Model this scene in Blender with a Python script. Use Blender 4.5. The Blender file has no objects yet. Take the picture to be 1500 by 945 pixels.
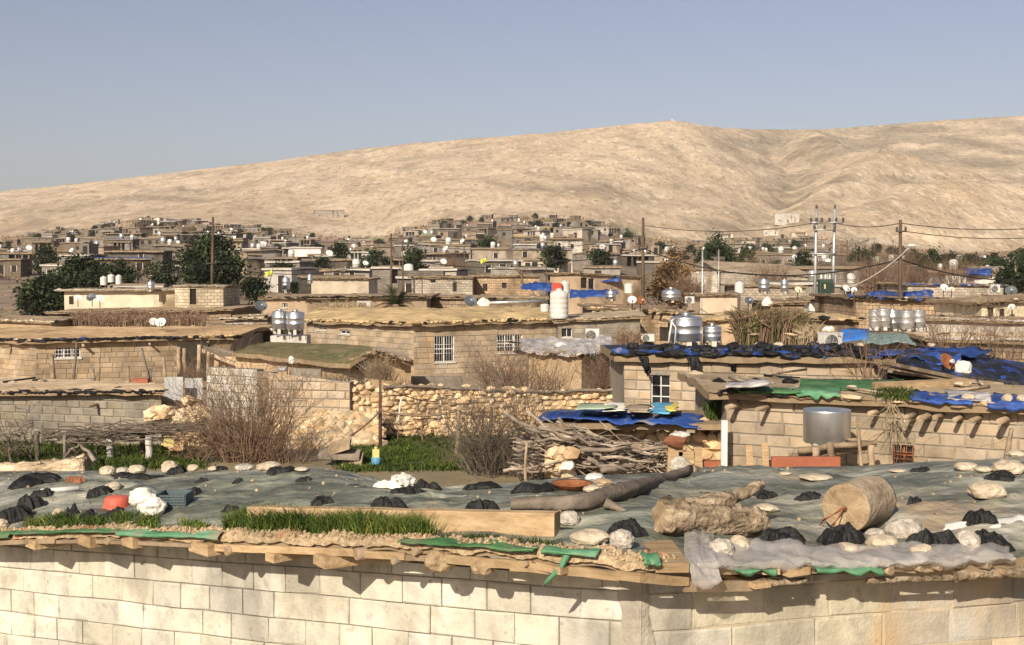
import bpy, bmesh, math, random
from mathutils import Vector as V, Matrix, noise
from mathutils.bvhtree import BVHTree
random.seed(11)
R = random.uniform
SC = bpy.context.scene
COL = SC.collection
F, CX, CY, HZ, EYE = 1800.0, 750.0, 472.5, 400.0, 4.0
PITCH = math.atan((CY - HZ) / F)
CP, SP = math.cos(PITCH), math.sin(PITCH)

def ray(px, row):
    cx, cy = (px - CX) / F, -(row - CY) / F
    return V((cx, CP + cy * SP, -SP + cy * CP))

def at(px, row, d):
    r = ray(px, row)
    return V((0, 0, EYE)) + r * (d / r.y)

def lerp(a, b, t): return a + (b - a) * t

def tab(t, x):
    if x <= t[0][0]: return t[0][1]
    for (a, b), (c, d) in zip(t, t[1:]):
        if x <= c: return b + (d - b) * (x - a) / (c - a)
    return t[-1][1]

def stab(t, x):
    w = 14
    return (tab(t, x - w) + 2 * tab(t, x) + tab(t, x + w)) / 4

def fbm(p, o=4): return noise.fractal(p, 1.0, 2.0, o)

# ------------------------------------------------------------------ terrain
BASE = [(-900, 372), (0, 350), (120, 338), (200, 322), (300, 327), (420, 342), (480, 347), (560, 350), (640, 326), (760, 318), (860, 322),
        (950, 352), (1030, 356), (1150, 350), (1250, 354), (1330, 366), (1400, 374), (1500, 366), (1700, 360), (2400, 360)]
GD = [(120, 1), (160, .7), (240, .42), (350, .24), (500, .12), (650, .05), (800, 0)]
NEARZ = [(-60, .3), (0, .3), (22, .3), (30, .05), (45, -.35), (60, -.55), (90, -.45), (120, .18)]
RIDGE = [(-1500, 352), (-400, 318), (0, 281), (100, 271), (200, 260), (300, 248), (400, 237), (500, 222), (600, 211), (700, 203), (800, 196), (900, 185), (960, 179),
         (1000, 178), (1050, 188), (1110, 190), (1200, 190), (1260, 186), (1375, 177), (1500, 170), (1700, 166), (2600, 190)]
RDIST = [(-1500, 2300), (0, 2000), (980, 1800), (1060, 2100), (1250, 2500), (2600, 2500)]

def zrow(row, d): return EYE - (row - HZ) / F * d
def spur(pts): return [(((px - CX) / F * d), d, zrow(row, d)) for px, row, d in pts]
SPURS = [
    (spur([(985, 180, 1790), (1010, 235, 1500), (1015, 290, 1150), (1010, 335, 900)]), .50, 30),
    (spur([(1180, 192, 2100), (1240, 226, 1700), (1295, 221, 1520), (1225, 272, 1250), (1160, 322, 980)]), .55, 10),
    (spur([(1295, 221, 1520), (1370, 240, 1520), (1450, 262, 1500), (1540, 270, 1480)]), .5, 14),
    (spur([(1560, 276, 1230), (1420, 264, 1230), (1345, 272, 1180), (1260, 310, 1030), (1190, 345, 880)]), .46, 20),
    (spur([(800, 200, 1750), (760, 250, 1400), (640, 300, 1050)]), .36, 60),
    (spur([(560, 222, 1800), (420, 275, 1350), (330, 310, 1000)]), .34, 60),
    (spur([(250, 262, 1850), (120, 295, 1350), (0, 325, 1000)]), .34, 60),
    (spur([(900, 190, 1750), (880, 255, 1350), (800, 305, 1000)]), .44, 34),
]

def near_z(x, y):
    u = CX + F * x / max(y, 40)
    z = tab(NEARZ, y) if y < 120 else 0
    if y < 120:
        return z + .10 * noise.noise(V((x * .25, y * .25, 0)))
    B = stab(BASE, u)
    row = B + (456.0 - B) * tab(GD, y)
    return zrow(row, y) + .5 * noise.noise(V((x * .03, y * .03, 3))) * min(1, (y - 120) / 60)

def hill_z(x, y):
    u = CX + F * x / y
    zb = zrow(stab(BASE, u), 800)
    dc = tab(RDIST, u)
    zc = zrow(stab(RIDGE, u), dc)
    t = (y - 800) / (dc - 800)
    if t <= 1: z = zb + (zc - zb) * (max(t, 0) ** tab([(880, 1.12), (1000, 1.3), (1140, 1.9), (1500, 2.0)], u))
    else: z = zc - (t - 1) * 260
    k = min(1, max(0, t * 5)) * min(1, max(0, (1.0 - t) * 8))
    m = z
    for pts, sl, rnd in SPURS:
        best = -1e9
        for (x0, y0, z0), (x1, y1, z1) in zip(pts, pts[1:]):
            dx, dy = x1 - x0, y1 - y0
            s = max(0, min(1, ((x - x0) * dx + (y - y0) * dy) / (dx * dx + dy * dy)))
            dd = math.hypot(x - x0 - s * dx, y - y0 - s * dy)
            h = z0 + (z1 - z0) * s - sl * (math.sqrt(dd * dd + rnd * rnd) - rnd)
            best = max(best, h)
        if best > m - 40:
            d_ = best - m
            kk = 16.0
            hh = max(0, min(1, .5 + .5 * d_ / kk))
            m2 = m + (best - m) * hh + kk * hh * (1 - hh) * .5
            m = m + (m2 - m) * min(1, max(0, t * 8))
    wx = x + 60 * noise.noise(V((x * .004, y * .003, 11))) + y * .18
    n = 4 * fbm(V((wx * .007, y * .0018, 1)), 4) + 7 * (.3 - abs(noise.noise(V((wx * .0075, y * .0014, 7))))) + 4 * (.28 - abs(noise.noise(V((wx * .022, y * .0035, 2))))) + 1.8 * (.28 - abs(noise.noise(V((wx * .055, y * .01, 4))))) + .8 * fbm(V((x * .06, y * .05, 5)), 4)
    st = .9 * math.sin(m * .22 + 3 * noise.noise(V((x * .004, y * .004, 9))))
    return m + (n + st) * k

def Z(x, y): return near_z(x, y) if y < 800 else hill_z(x, y)

# ------------------------------------------------------------------ mesh builder
ICO = {}
def ico(n):
    if n not in ICO:
        b = bmesh.new(); bmesh.ops.create_icosphere(b, subdivisions=n, radius=1)
        b.verts.ensure_lookup_table()
        ICO[n] = ([v.co.copy() for v in b.verts], [[v.index for v in f.verts] for f in b.faces]); b.free()
    return ICO[n]

class MB:
    def __init__(s): s.v = []; s.f = []; s.uv = []; s.m = []; s.c = []; s.s = []
    def add(s, vs, fs, uv=None, m=0, c=1.0, smooth=False):
        b = len(s.v); s.v.extend(vs)
        if isinstance(c, (int, float)): c = (c, c, c)
        for i, f in enumerate(fs):
            s.f.append([b + k for k in f]); s.m.append(m); s.s.append(smooth); s.c.append(c)
            s.uv.append(uv[i] if uv else None)
        return b
    def obox(s, o, a, b, c, m=0, col=1.0, uv=None):
        o = V(o); a = V(a); b = V(b); c = V(c)
        vs = [o, o + a, o + a + b, o + b, o + c, o + a + c, o + a + b + c, o + b + c]
        fs = [[0, 3, 2, 1], [4, 5, 6, 7], [0, 1, 5, 4], [1, 2, 6, 5], [2, 3, 7, 6], [3, 0, 4, 7]]
        if a.cross(b).dot(c) < 0: fs = [f[::-1] for f in fs]
        s.add(vs, fs, uv, m, col)
    def box(s, c, sz, yaw=0, m=0, col=1.0, rot=None):
        M = rot or Matrix.Rotation(yaw, 3, 'Z')
        a, b, d = M @ V((sz[0], 0, 0)), M @ V((0, sz[1], 0)), M @ V((0, 0, sz[2]))
        s.obox(V(c) - (a + b + d) / 2, a, b, d, m, col)
    def tube(s, pts, rad, n=6, m=0, col=1.0, smooth=True, rough=0, caps=True, capm=None):
        pts = [V(p) for p in pts]
        if not isinstance(rad, (list, tuple)): rad = [rad] * len(pts)
        vs = []; L = len(pts)
        ref = None
        for i, p in enumerate(pts):
            t = (pts[min(i + 1, L - 1)] - pts[max(i - 1, 0)])
            if t.length < 1e-9: t = V((0, 0, 1))
            t.normalize()
            if ref is None: ref = V((0, 0, 1)) if abs(t.z) < .9 else V((1, 0, 0))
            a = t.cross(ref); a.normalize(); b = a.cross(t); ref = b
            for k in range(n):
                an = 2 * math.pi * k / n
                r = rad[i]
                if rough: r *= 1 + rough * noise.noise(V((k * 1.7 + p.x * 3, i * .9, p.y * 3 + p.z * 2)))
                vs.append(p + (a * math.cos(an) + b * math.sin(an)) * r)
        fs = []
        for i in range(L - 1):
            for k in range(n):
                k2 = (k + 1) % n
                fs.append([i * n + k, i * n + k2, (i + 1) * n + k2, (i + 1) * n + k])
        b0 = s.add(vs, fs, None, m, col, smooth)
        if caps and n > 2:
            cm = m if capm is None else capm
            for f in ([k for k in range(n)][::-1], [(L - 1) * n + k for k in range(n)]):
                s.f.append([b0 + k for k in f]); s.m.append(cm); s.s.append(False); s.c.append((col,) * 3 if isinstance(col, (int, float)) else col); s.uv.append(None)
    def lathe(s, prof, c=(0, 0, 0), n=20, m=0, col=1.0, M=None, smooth=True):
        vs = []; c = V(c)
        for r, z in prof:
            for k in range(n):
                a = 2 * math.pi * k / n
                p = V((r * math.cos(a), r * math.sin(a), z))
                vs.append((M @ p if M else p) + c)
        fs = []
        for i in range(len(prof) - 1):
            for k in range(n):
                k2 = (k + 1) % n
                fs.append([i * n + k, i * n + k2, (i + 1) * n + k2, (i + 1) * n + k])
        fs.append([k for k in range(n)][::-1]); fs.append([(len(prof) - 1) * n + k for k in range(n)])
        s.add(vs, fs, None, m, col, smooth)
    def blob(s, c, r, sub=2, amp=.25, fr=1.2, seed=0, m=0, col=1.0, smooth=False, ridge=0, yaw=0, flat=0):
        vs, fs = ico(sub); c = V(c)
        if isinstance(r, (int, float)): r = (r, r, r)
        M = Matrix.Rotation(yaw, 3, 'Z')
        out = []
        so = V((seed * 3.7, seed * 1.9, seed * 5.3))
        for v in vs:
            k = 1 + amp * fbm(v * fr + so, 3)
            if ridge: k += ridge * (.5 - abs(noise.noise(v * fr * 2.2 + so))) + ridge * .5 * (.4 - abs(noise.noise(v * fr * 5 + so)))
            p = V((v.x * r[0] * k, v.y * r[1] * k, v.z * r[2] * k))
            if flat and p.z < -flat * r[2]: p.z = -flat * r[2]
            out.append(M @ p + c)
        s.add(out, fs, None, m, col, smooth)
    def grid(s, fn, nu, nv, m=0, col=1.0, smooth=True, uvf=None, flip=False):
        vs = [fn(i / nu, j / nv) for j in range(nv + 1) for i in range(nu + 1)]
        fs = []; uv = [] if uvf else None
        for j in range(nv):
            for i in range(nu):
                a = j * (nu + 1) + i
                f = [a, a + 1, a + nu + 2, a + nu + 1]
                if flip: f = f[::-1]
                fs.append(f)
        s.add(vs, fs, uv, m, col, smooth)
    def build(s, name, mats, parent=None, auto_uv=True, org=None):
        if not isinstance(mats, (list, tuple)): mats = [mats]
        if parent is not None: o_ = worg(parent)
        elif org is not None: o_ = V(org)
        else:
            n = len(s.v)
            o_ = V((sum(v[0] for v in s.v) / n, sum(v[1] for v in s.v) / n, min(v[2] for v in s.v)))
        me = bpy.data.meshes.new(name)
        me.from_pydata([(v[0] - o_.x, v[1] - o_.y, v[2] - o_.z) for v in s.v], [], s.f)
        for mt in mats: me.materials.append(mt)
        me.polygons.foreach_set('material_index', s.m)
        me.polygons.foreach_set('use_smooth', s.s)
        ca = me.color_attributes.new('Col', 'FLOAT_COLOR', 'CORNER')
        flat = []
        for f, c in zip(s.f, s.c):
            for _ in f: flat.extend((c[0], c[1], c[2], 1.0))
        ca.data.foreach_set('color', flat)
        if auto_uv:
            uvl = me.uv_layers.new(name='UVMap'); uvs = []
            for f, uv in zip(s.f, s.uv):
                if uv: 
                    for q in uv: uvs.extend(q)
                    continue
                a, b, c = V(s.v[f[0]]), V(s.v[f[1]]), V(s.v[f[2]])
                n = (b - a).cross(c - a)
                if n.length > 0: n.normalize()
                if abs(n.z) > .7 or n.length == 0:
                    for k in f: uvs.extend((s.v[k][0], s.v[k][1]))
                else:
                    t = V((-n.y, n.x, 0)); t.normalize()
                    for k in f: uvs.extend((t.x * s.v[k][0] + t.y * s.v[k][1], s.v[k][2]))
            uvl.data.foreach_set('uv', uvs)
        me.validate(); me.update()
        o = bpy.data.objects.new(name, me); COL.objects.link(o)
        if parent is not None: o.parent = parent
        else: o.location = o_
        return o

def worg(o):
    p = V((0, 0, 0))
    while o is not None: p += o.location; o = o.parent
    return p

ALL_LABELS = {}
def tag(o, label, cat, group=None):
    if label in ALL_LABELS and ALL_LABELS[label] != (group or o.name): print('DUP LABEL', label)
    ALL_LABELS[label] = group or o.name
    if not 4 <= len(label.split()) <= 16: print('LABEL LEN', label)
    o['label'] = label; o['category'] = cat; o['kind'] = 'thing'
    if group: o['group'] = group
    return o
def thing(name, label, cat, loc, group=None):
    o = bpy.data.objects.new(name, None); COL.objects.link(o); o.location = V(loc); o.empty_display_size = .2
    return tag(o, label, cat, group)
def kind(o, k): o['kind'] = k; return o
def copy_tree(o, parent=None):
    c = o.copy(); COL.objects.link(c)
    if parent is not None: c.parent = parent
    for ch in list(o.children): copy_tree(ch, c)
    return c

# ------------------------------------------------------------------ materials
def mat(name, cols, scale=3.0, rough=.9, bump=.25, bscale=30, metal=0, spec=.25, vc=False, oc=False, brick=None, big=.25, bigscale=.35, stain=None, coord='Object', bdist=.02, pos=None, trans=0, warp=0, detail=7, streak=None):
    m = bpy.data.materials.new(name); m.use_nodes = True
    nt = m.node_tree; N = nt.nodes; L = nt.links
    bs = N['Principled BSDF']
    bs.inputs['Roughness'].default_value = rough
    bs.inputs['Metallic'].default_value = metal
    bs.inputs['Specular IOR Level'].default_value = spec
    tc = N.new('ShaderNodeTexCoord')
    src = tc.outputs[coord]
    if coord == 'World':
        pass
    nz = N.new('ShaderNodeTexNoise'); nz.inputs['Scale'].default_value = scale; nz.inputs['Detail'].default_value = detail; nz.inputs['Roughness'].default_value = .65
    if streak:
        mp = N.new('ShaderNodeMapping'); mp.inputs['Scale'].default_value = streak
        L.new(src, mp.inputs['Vector']); L.new(mp.outputs[0], nz.inputs['Vector'])
    else: L.new(src, nz.inputs['Vector'])
    cr = N.new('ShaderNodeValToRGB'); el = cr.color_ramp.elements
    ps = pos or [.30 + .40 * i / max(1, len(cols) - 1) for i in range(len(cols))]
    while len(el) < len(cols): el.new(.5)
    for e, p, c in zip(el, ps, cols): e.position = p; e.color = (*c, 1)
    L.new(nz.outputs['Fac'], cr.inputs['Fac'])
    out = cr.outputs['Color']
    def mul(a, b, fac=1.0, mode='MULTIPLY'):
        x = N.new('ShaderNodeMix'); x.data_type = 'RGBA'; x.blend_type = mode
        x.inputs[0].default_value = fac
        L.new(a, x.inputs[6]); 
        if hasattr(b, 'links'): L.new(b, x.inputs[7])
        else: x.inputs[7].default_value = (*b, 1)
        return x
    if big:
        n2 = N.new('ShaderNodeTexNoise'); n2.inputs['Scale'].default_value = bigscale; n2.inputs['Detail'].default_value = 4
        L.new(src, n2.inputs['Vector'])
        mr = N.new('ShaderNodeMapRange'); mr.inputs[1].default_value = .3; mr.inputs[2].default_value = .7; mr.inputs[3].default_value = 1 - big; mr.inputs[4].default_value = 1 + big * .6
        L.new(n2.outputs['Fac'], mr.inputs[0])
        x = mul(out, mr.outputs[0]); out = x.outputs[2]
    for stain in ([] if not stain else stain if isinstance(stain, list) else [stain]):
        n3 = N.new('ShaderNodeTexNoise'); n3.inputs['Scale'].default_value = stain[1]; n3.inputs['Detail'].default_value = 5
        mp3 = N.new('ShaderNodeMapping'); mp3.inputs['Scale'].default_value = (1, 1, stain[3] if len(stain) > 3 else 1)
        L.new(src, mp3.inputs['Vector']); L.new(mp3.outputs[0], n3.inputs['Vector'])
        r3 = N.new('ShaderNodeMapRange'); r3.inputs[1].default_value = stain[2]; r3.inputs[2].default_value = stain[2] + .1; r3.inputs[4].default_value = stain[4] if len(stain) > 4 else 1
        L.new(n3.outputs['Fac'], r3.inputs[0])
        x = mul(out, stain[0], mode='MIX'); L.new(r3.outputs[0], x.inputs[0]); out = x.outputs[2]
    hfac = None
    if brick:
        bw, bh, mo, mcol = brick[:4]
        bt = N.new('ShaderNodeTexBrick'); bt.inputs['Scale'].default_value = 1
        bt.inputs['Brick Width'].default_value = bw; bt.inputs['Row Height'].default_value = bh; bt.inputs['Mortar Size'].default_value = mo
        bt.inputs['Mortar Smooth'].default_value = .3; bt.inputs['Bias'].default_value = 0
        bt.inputs['Color1'].default_value = (.72, .72, .72, 1); bt.inputs['Color2'].default_value = (1.12, 1.08, 1.02, 1); bt.inputs['Mortar'].default_value = (1, 1, 1, 1)
        uvn = tc.outputs['UV']
        wn = N.new('ShaderNodeTexNoise'); wn.inputs['Scale'].default_value = 2.5; L.new(uvn, wn.inputs['Vector'])
        ma = N.new('ShaderNodeVectorMath'); ma.operation = 'MULTIPLY_ADD'; ma.inputs[1].default_value = (.06, .05, 0)
        L.new(wn.outputs['Color'], ma.inputs[0]); L.new(uvn, ma.inputs[2]); L.new(ma.outputs[0], bt.inputs['Vector'])
        x = mul(out, bt.outputs['Color']); out = x.outputs[2]
        x = mul(out, mcol, mode='MIX'); L.new(bt.outputs['Fac'], x.inputs[0]); out = x.outputs[2]
        hfac = bt.outputs['Fac']
    if vc:
        at_ = N.new('ShaderNodeAttribute'); at_.attribute_name = 'Col'
        x = mul(out, at_.outputs['Color']); out = x.outputs[2]
    if oc:
        oi = N.new('ShaderNodeObjectInfo'); x = mul(out, oi.outputs['Color']); out = x.outputs[2]
    L.new(out, bs.inputs['Base Color'])
    if bump:
        nb = N.new('ShaderNodeTexNoise'); nb.inputs['Scale'].default_value = bscale; nb.inputs['Detail'].default_value = 5
        L.new(src, nb.inputs['Vector'])
        bp = N.new('ShaderNodeBump'); bp.inputs['Strength'].default_value = bump; bp.inputs['Distance'].default_value = bdist
        L.new(nb.outputs['Fac'], bp.inputs['Height'])
        last = bp
        if hfac is not None:
            b2 = N.new('ShaderNodeBump'); b2.invert = True; b2.inputs['Strength'].default_value = .6; b2.inputs['Distance'].default_value = .015
            L.new(hfac, b2.inputs['Height']); L.new(bp.outputs[0], b2.inputs['Normal']); last = b2
        L.new(last.outputs[0], bs.inputs['Normal'])
    if trans:
        tr = N.new('ShaderNodeBsdfTransparent'); mx = N.new('ShaderNodeMixShader'); mx.inputs[0].default_value = trans
        L.new(bs.outputs[0], mx.inputs[1]); L.new(tr.outputs[0], mx.inputs[2]); L.new(mx.outputs[0], N['Material Output'].inputs['Surface'])
    return m

M = {}
M['block_near'] = mat('pale_concrete_block', [(.315, .30, .255), (.475, .455, .385), (.56, .54, .465)], 7, .92, .6, 60, vc=True, big=.22, bigscale=2.2, detail=11, stain=[((.48, .36, .22), .9, .62, .35), ((.20, .185, .155), 2.6, .56, .45, .55), ((.16, .15, .13), 14, .62, 1, .5)], bdist=.008)
M['mortar'] = mat('mortar', [(.17, .15, .12), (.30, .27, .22)], 8, .95, .4, 40)
M['flush_mortar'] = mat('flush_mortar', [(.30, .25, .18), (.42, .35, .25), (.48, .41, .31)], 6, .95, .6, 50, big=.25, bigscale=2, bdist=.008)
M['block_mid'] = mat('grey_tan_block', [(.235, .19, .14), (.355, .285, .205), (.44, .36, .265)], 2.2, .93, .4, 30, vc=True, big=.25, bigscale=.7, stain=((.38, .27, .16), .6, .62, .35))
M['block_grey'] = mat('grey_block', [(.15, .132, .105), (.215, .19, .15), (.28, .25, .20)], 2.2, .93, .4, 30, vc=True, big=.25, bigscale=.7)
M['block_tan'] = mat('tan_block', [(.21, .16, .105), (.315, .24, .16), (.39, .305, .21)], 1.6, .93, .4, 30, vc=True, big=.28, bigscale=.6, stain=((.17, .13, .09), .5, .62, .3))
M['far_block'] = mat('far_block', [(.6, .58, .55), (.85, .83, .8), (1, 1, 1)], .9, .93, 0, oc=True, big=.25, bigscale=.25, brick=(.42, .21, .02, (.28, .245, .20)), stain=((.2, .17, .13), .35, .6, .3))
M['far_plaster'] = mat('far_plaster', [(.6, .58, .55), (.88, .86, .84), (1, 1, 1)], .8, .93, 0, oc=True, big=.25, bigscale=.25, stain=((.3, .25, .19), .4, .6, .3))
M['mud'] = mat('mud_plaster', [(.27, .19, .11), (.37, .27, .165), (.44, .33, .21)], 2.5, .95, .5, 18, big=.25, bigscale=.8, bdist=.04)
M['stone'] = mat('field_stone', [(.42, .305, .18), (.60, .45, .275), (.70, .56, .37)], 3, .93, .4, 25, vc=True, big=.15)
M['rock'] = mat('limestone_rock', [(.27, .215, .15), (.44, .37, .27), (.53, .46, .35)], 9, .93, .8, 45, vc=True, big=.15, bigscale=4, bdist=.01)
M['concrete_lump'] = mat('rough_concrete', [(.20, .17, .14), (.40, .36, .30), (.56, .51, .44)], 30, .95, .9, 90, big=.15, bigscale=4, bdist=.012)
M['straw'] = mat('straw_mud_roof', [(.27, .20, .12), (.50, .36, .18), (.68, .52, .28)], 1.6, .95, .9, 12, big=.35, bigscale=.45, detail=11, bdist=.05)
M['dust'] = mat('dusty_roof', [(.24, .18, .12), (.37, .29, .195), (.50, .41, .30)], 1.6, .95, .7, 12, oc=True, big=.35, bigscale=.3, bdist=.05)
M['ground'] = mat('dry_earth', [(.20, .15, .095), (.30, .235, .155), (.40, .32, .22)], .5, .95, .5, 5, big=.3, bigscale=.06, bdist=.08)
M['black_plastic'] = mat('black_plastic_sheet', [(.006, .006, .006), (.012, .012, .012), (.035, .031, .027)], 6, .6, .8, 22, spec=.22, big=.2, bdist=.02, pos=[.3, .6, .8])
M['blue_tarp'] = mat('blue_tarpaulin', [(.012, .03, .11), (.02, .06, .24), (.05, .11, .33)], 2.2, .6, .8, 9, spec=.3, big=.3, bdist=.05, stain=((.17, .15, .13), 2.2, .60))
M['blue_black'] = mat('blue_and_black_sheeting', [(.008, .008, .009), (.012, .012, .015), (.02, .05, .22), (.03, .09, .36)], 3.2, .55, .7, 12, spec=.35, big=.2, bdist=.05, pos=[.3, .54, .60, .75])
M['green_tarp'] = mat('green_tarpaulin', [(.05, .15, .075), (.09, .23, .12), (.16, .30, .19)], 3.5, .65, .7, 14, spec=.25, big=.3, stain=((.22, .19, .14), 4, .6))
M['green_turf'] = mat('green_mesh_tarp', [(.028, .08, .028), (.05, .135, .05), (.085, .18, .08)], 2.5, .75, .5, 25, spec=.2, big=.3, stain=((.16, .14, .10), 3, .6))
M['wood'] = mat('weathered_timber', [(.17, .125, .08), (.29, .215, .14), (.41, .315, .21)], 3, .85, .5, 14, big=.25, bigscale=1.5, streak=(1, 1, 1), vc=True)
M['sawn'] = mat('sawn_timber', [(.24, .16, .085), (.37, .26, .145), (.46, .34, .205)], 4, .8, .4, 30, big=.25, bigscale=1.5, streak=(.6, 3, 6), vc=True)
M['endgrain'] = mat('end_grain', [(.17, .12, .07), (.29, .21, .125), (.38, .29, .18)], 14, .85, .5, 50, big=.2, bigscale=5)
M['bark'] = mat('bark', [(.07, .05, .032), (.25, .19, .125), (.42, .34, .24)], 7, .92, 1, 22, big=.3, bigscale=3, bdist=.04, vc=True, streak=(.35, 2.2, 2.2), detail=10, pos=[.34, .5, .66])
M['greywood'] = mat('grey_dead_wood', [(.09, .072, .055), (.19, .155, .12), (.29, .24, .185)], 5, .9, .6, 24, big=.25, bigscale=1.2, vc=True)
M['twig'] = mat('bare_twigs', [(.12, .075, .048), (.20, .13, .085), (.28, .195, .13)], 2.5, .9, 0, vc=True, big=.2)
M['twig_grey'] = mat('grey_twigs', [(.075, .06, .045), (.13, .105, .08), (.19, .155, .12)], 2.5, .9, 0, vc=True, big=.2)
M['reed'] = mat('dry_reed', [(.20, .15, .09), (.33, .26, .16), (.42, .34, .22)], 2.5, .9, 0, vc=True, big=.2)
M['leaf'] = mat('tree_leaves', [(.016, .025, .011), (.034, .048, .020), (.062, .078, .036)], .7, .75, 0, vc=True, big=.25, bigscale=.3, spec=.2)
M['leaf_brown'] = mat('autumn_leaves', [(.10, .06, .028), (.165, .098, .045), (.23, .145, .07)], .7, .8, 0, vc=True, big=.2, spec=.2)
M['grass'] = mat('grass_blades', [(.019, .036, .008), (.035, .062, .013), (.064, .095, .026)], 1.5, .75, 0, vc=True, big=.3, bigscale=.5, spec=.2)
M['steel'] = mat('galvanised_steel', [(.42, .43, .44), (.56, .57, .58), (.64, .65, .66)], 2.2, .38, .15, 9, metal=.9, spec=.5, big=.12, bigscale=2, streak=(1, 1, .3), bdist=.01)
M['dull_steel'] = mat('dull_galvanised_sheet', [(.30, .30, .30), (.42, .42, .41), (.52, .51, .49)], 3, .5, .15, 9, metal=.6, spec=.4, big=.2, bigscale=2, streak=(1, 1, .3))
M['white_plastic'] = mat('white_plastic', [(.46, .45, .415), (.58, .57, .53)], 4, .5, .1, 10, big=.15)
M['white_paint'] = mat('white_painted_metal', [(.55, .54, .51), (.68, .67, .64)], 6, .5, .1, 20, big=.15)
M['cream'] = mat('cream_plaster', [(.52, .47, .34), (.62, .57, .43)], 1.5, .9, .2, 18, big=.2)
M['glass_dark'] = mat('dark_glass', [(.012, .012, .013), (.03, .028, .026)], 2, .3, 0, spec=.5, big=.1)
M['dark_in'] = mat('dark_interior', [(.02, .016, .012), (.04, .032, .025)], 2, .9, 0, big=.1)
M['dark_metal'] = mat('dark_metal', [(.05, .045, .04), (.10, .09, .08)], 6, .6, .2, 30, metal=.3, big=.1)
M['dish_grey'] = mat('dark_dish', [(.06, .07, .08), (.10, .115, .13)], 3, .5, 0, big=.1)
M['rust'] = mat('rusty_metal', [(.13, .045, .02), (.25, .09, .035), (.33, .16, .08)], 7, .85, .4, 30, big=.2)
M['redpaint'] = mat('red_paint', [(.36, .05, .035), (.5, .085, .055)], 5, .6, .15, 20, big=.15)
M['redbrown'] = mat('red_brown_paint', [(.24, .075, .04), (.34, .12, .065)], 5, .7, .2, 20, big=.15)
M['polewood'] = mat('dark_pole_wood', [(.05, .032, .022), (.09, .06, .04), (.13, .09, .06)], 5, .9, .4, 14, big=.2, streak=(1, 1, .2))
M['concrete'] = mat('concrete', [(.33, .31, .275), (.44, .415, .37), (.52, .49, .44)], 2.5, .9, .3, 20, big=.2)
M['cable'] = mat('black_cable', [(.012, .012, .012), (.03, .03, .03)], 5, .6, 0, big=0)
M['palecable'] = mat('pale_cable', [(.4, .36, .3), (.5, .46, .4)], 5, .6, 0, big=0)
M['yellow'] = mat('yellow_plastic', [(.45, .39, .13), (.55, .48, .2)], 5, .5, 0, big=.1)
M['sackcloth'] = mat('white_sack', [(.55, .52, .43), (.70, .67, .58), (.78, .75, .66)], 8, .8, .5, 30, big=.15, stain=((.55, .52, .16), 7, .58))
M['teal'] = mat('grey_teal_plastic', [(.05, .075, .08), (.09, .12, .125)], 6, .6, .1, 20, big=.15)
M['ragred'] = mat('faded_red_plastic', [(.45, .08, .05), (.62, .15, .10)], 6, .6, .2, 20, big=.15)
M['brownrag'] = mat('brown_rag', [(.15, .06, .03), (.25, .11, .06)], 8, .9, .5, 30, big=.2)
M['gravel'] = mat('gravel_and_chips', [(.17, .12, .07), (.34, .25, .15), (.52, .42, .28)], 38, .95, 1, 90, big=.25, bigscale=2, bdist=.012, stain=((.30, .10, .035), 5, .62))
M['ridge_soil'] = mat('soil_under_sheet', [(.18, .13, .08), (.28, .21, .13)], 5, .95, .5, 20, big=.2)
M['torn_white'] = mat('torn_pale_sheeting', [(.16, .15, .145), (.33, .31, .30), (.62, .58, .54)], 3, .7, .6, 14, big=.25, bdist=.04)
# ------------------------------------------------------------------ camera, light, sky
cam = bpy.data.cameras.new('camera'); co = bpy.data.objects.new('camera', cam); COL.objects.link(co)
co.location = (0, 0, EYE); co.rotation_euler = (math.pi / 2 - PITCH, 0, 0)
cam.sensor_width = 36; cam.lens = F / 1500 * 36; cam.clip_start = .05; cam.clip_end = 12000
SC.camera = co
SUN_AZ, SUN_EL = math.radians(22), math.radians(31)
sd = V((-math.sin(SUN_AZ) * math.cos(SUN_EL), -math.cos(SUN_AZ) * math.cos(SUN_EL), math.sin(SUN_EL)))
sl = bpy.data.lights.new('sun', 'SUN'); sl.energy = 4.6; sl.angle = math.radians(.5); sl.color = (1.0, .885, .72)
so = bpy.data.objects.new('sun', sl); COL.objects.link(so); so.rotation_euler = sd.to_track_quat('Z', 'Y').to_euler(); so.location = (0, -20, 60)
w = bpy.data.worlds.new('World'); SC.world = w; w.use_nodes = True
nt = w.node_tree
sk = nt.nodes.new('ShaderNodeTexSky'); sk.sky_type = 'NISHITA'; sk.sun_disc = False
sk.sun_elevation = SUN_EL; sk.sun_rotation = math.pi + SUN_AZ
sk.air_density = 1.0; sk.dust_density = 2.2; sk.ozone_density = 1.0; sk.altitude = 300
hs = nt.nodes.new('ShaderNodeHueSaturation'); hs.inputs['Saturation'].default_value = .86
nt.links.new(sk.outputs[0], hs.inputs['Color'])
tint = nt.nodes.new('ShaderNodeMix'); tint.data_type = 'RGBA'; tint.blend_type = 'MULTIPLY'; tint.inputs[0].default_value = 1; tint.inputs[7].default_value = (1.04, .945, .985, 1)
nt.links.new(hs.outputs[0], tint.inputs[6]); nt.links.new(tint.outputs[2], nt.nodes['Background'].inputs['Color'])
nt.nodes['Background'].inputs['Strength'].default_value = .066
SC.view_settings.view_transform = 'Standard'; SC.view_settings.look = 'None'; SC.view_settings.exposure = 0.58; SC.view_settings.gamma = 1
SC.cycles.max_bounces = 6; SC.cycles.transparent_max_bounces = 12

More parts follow.
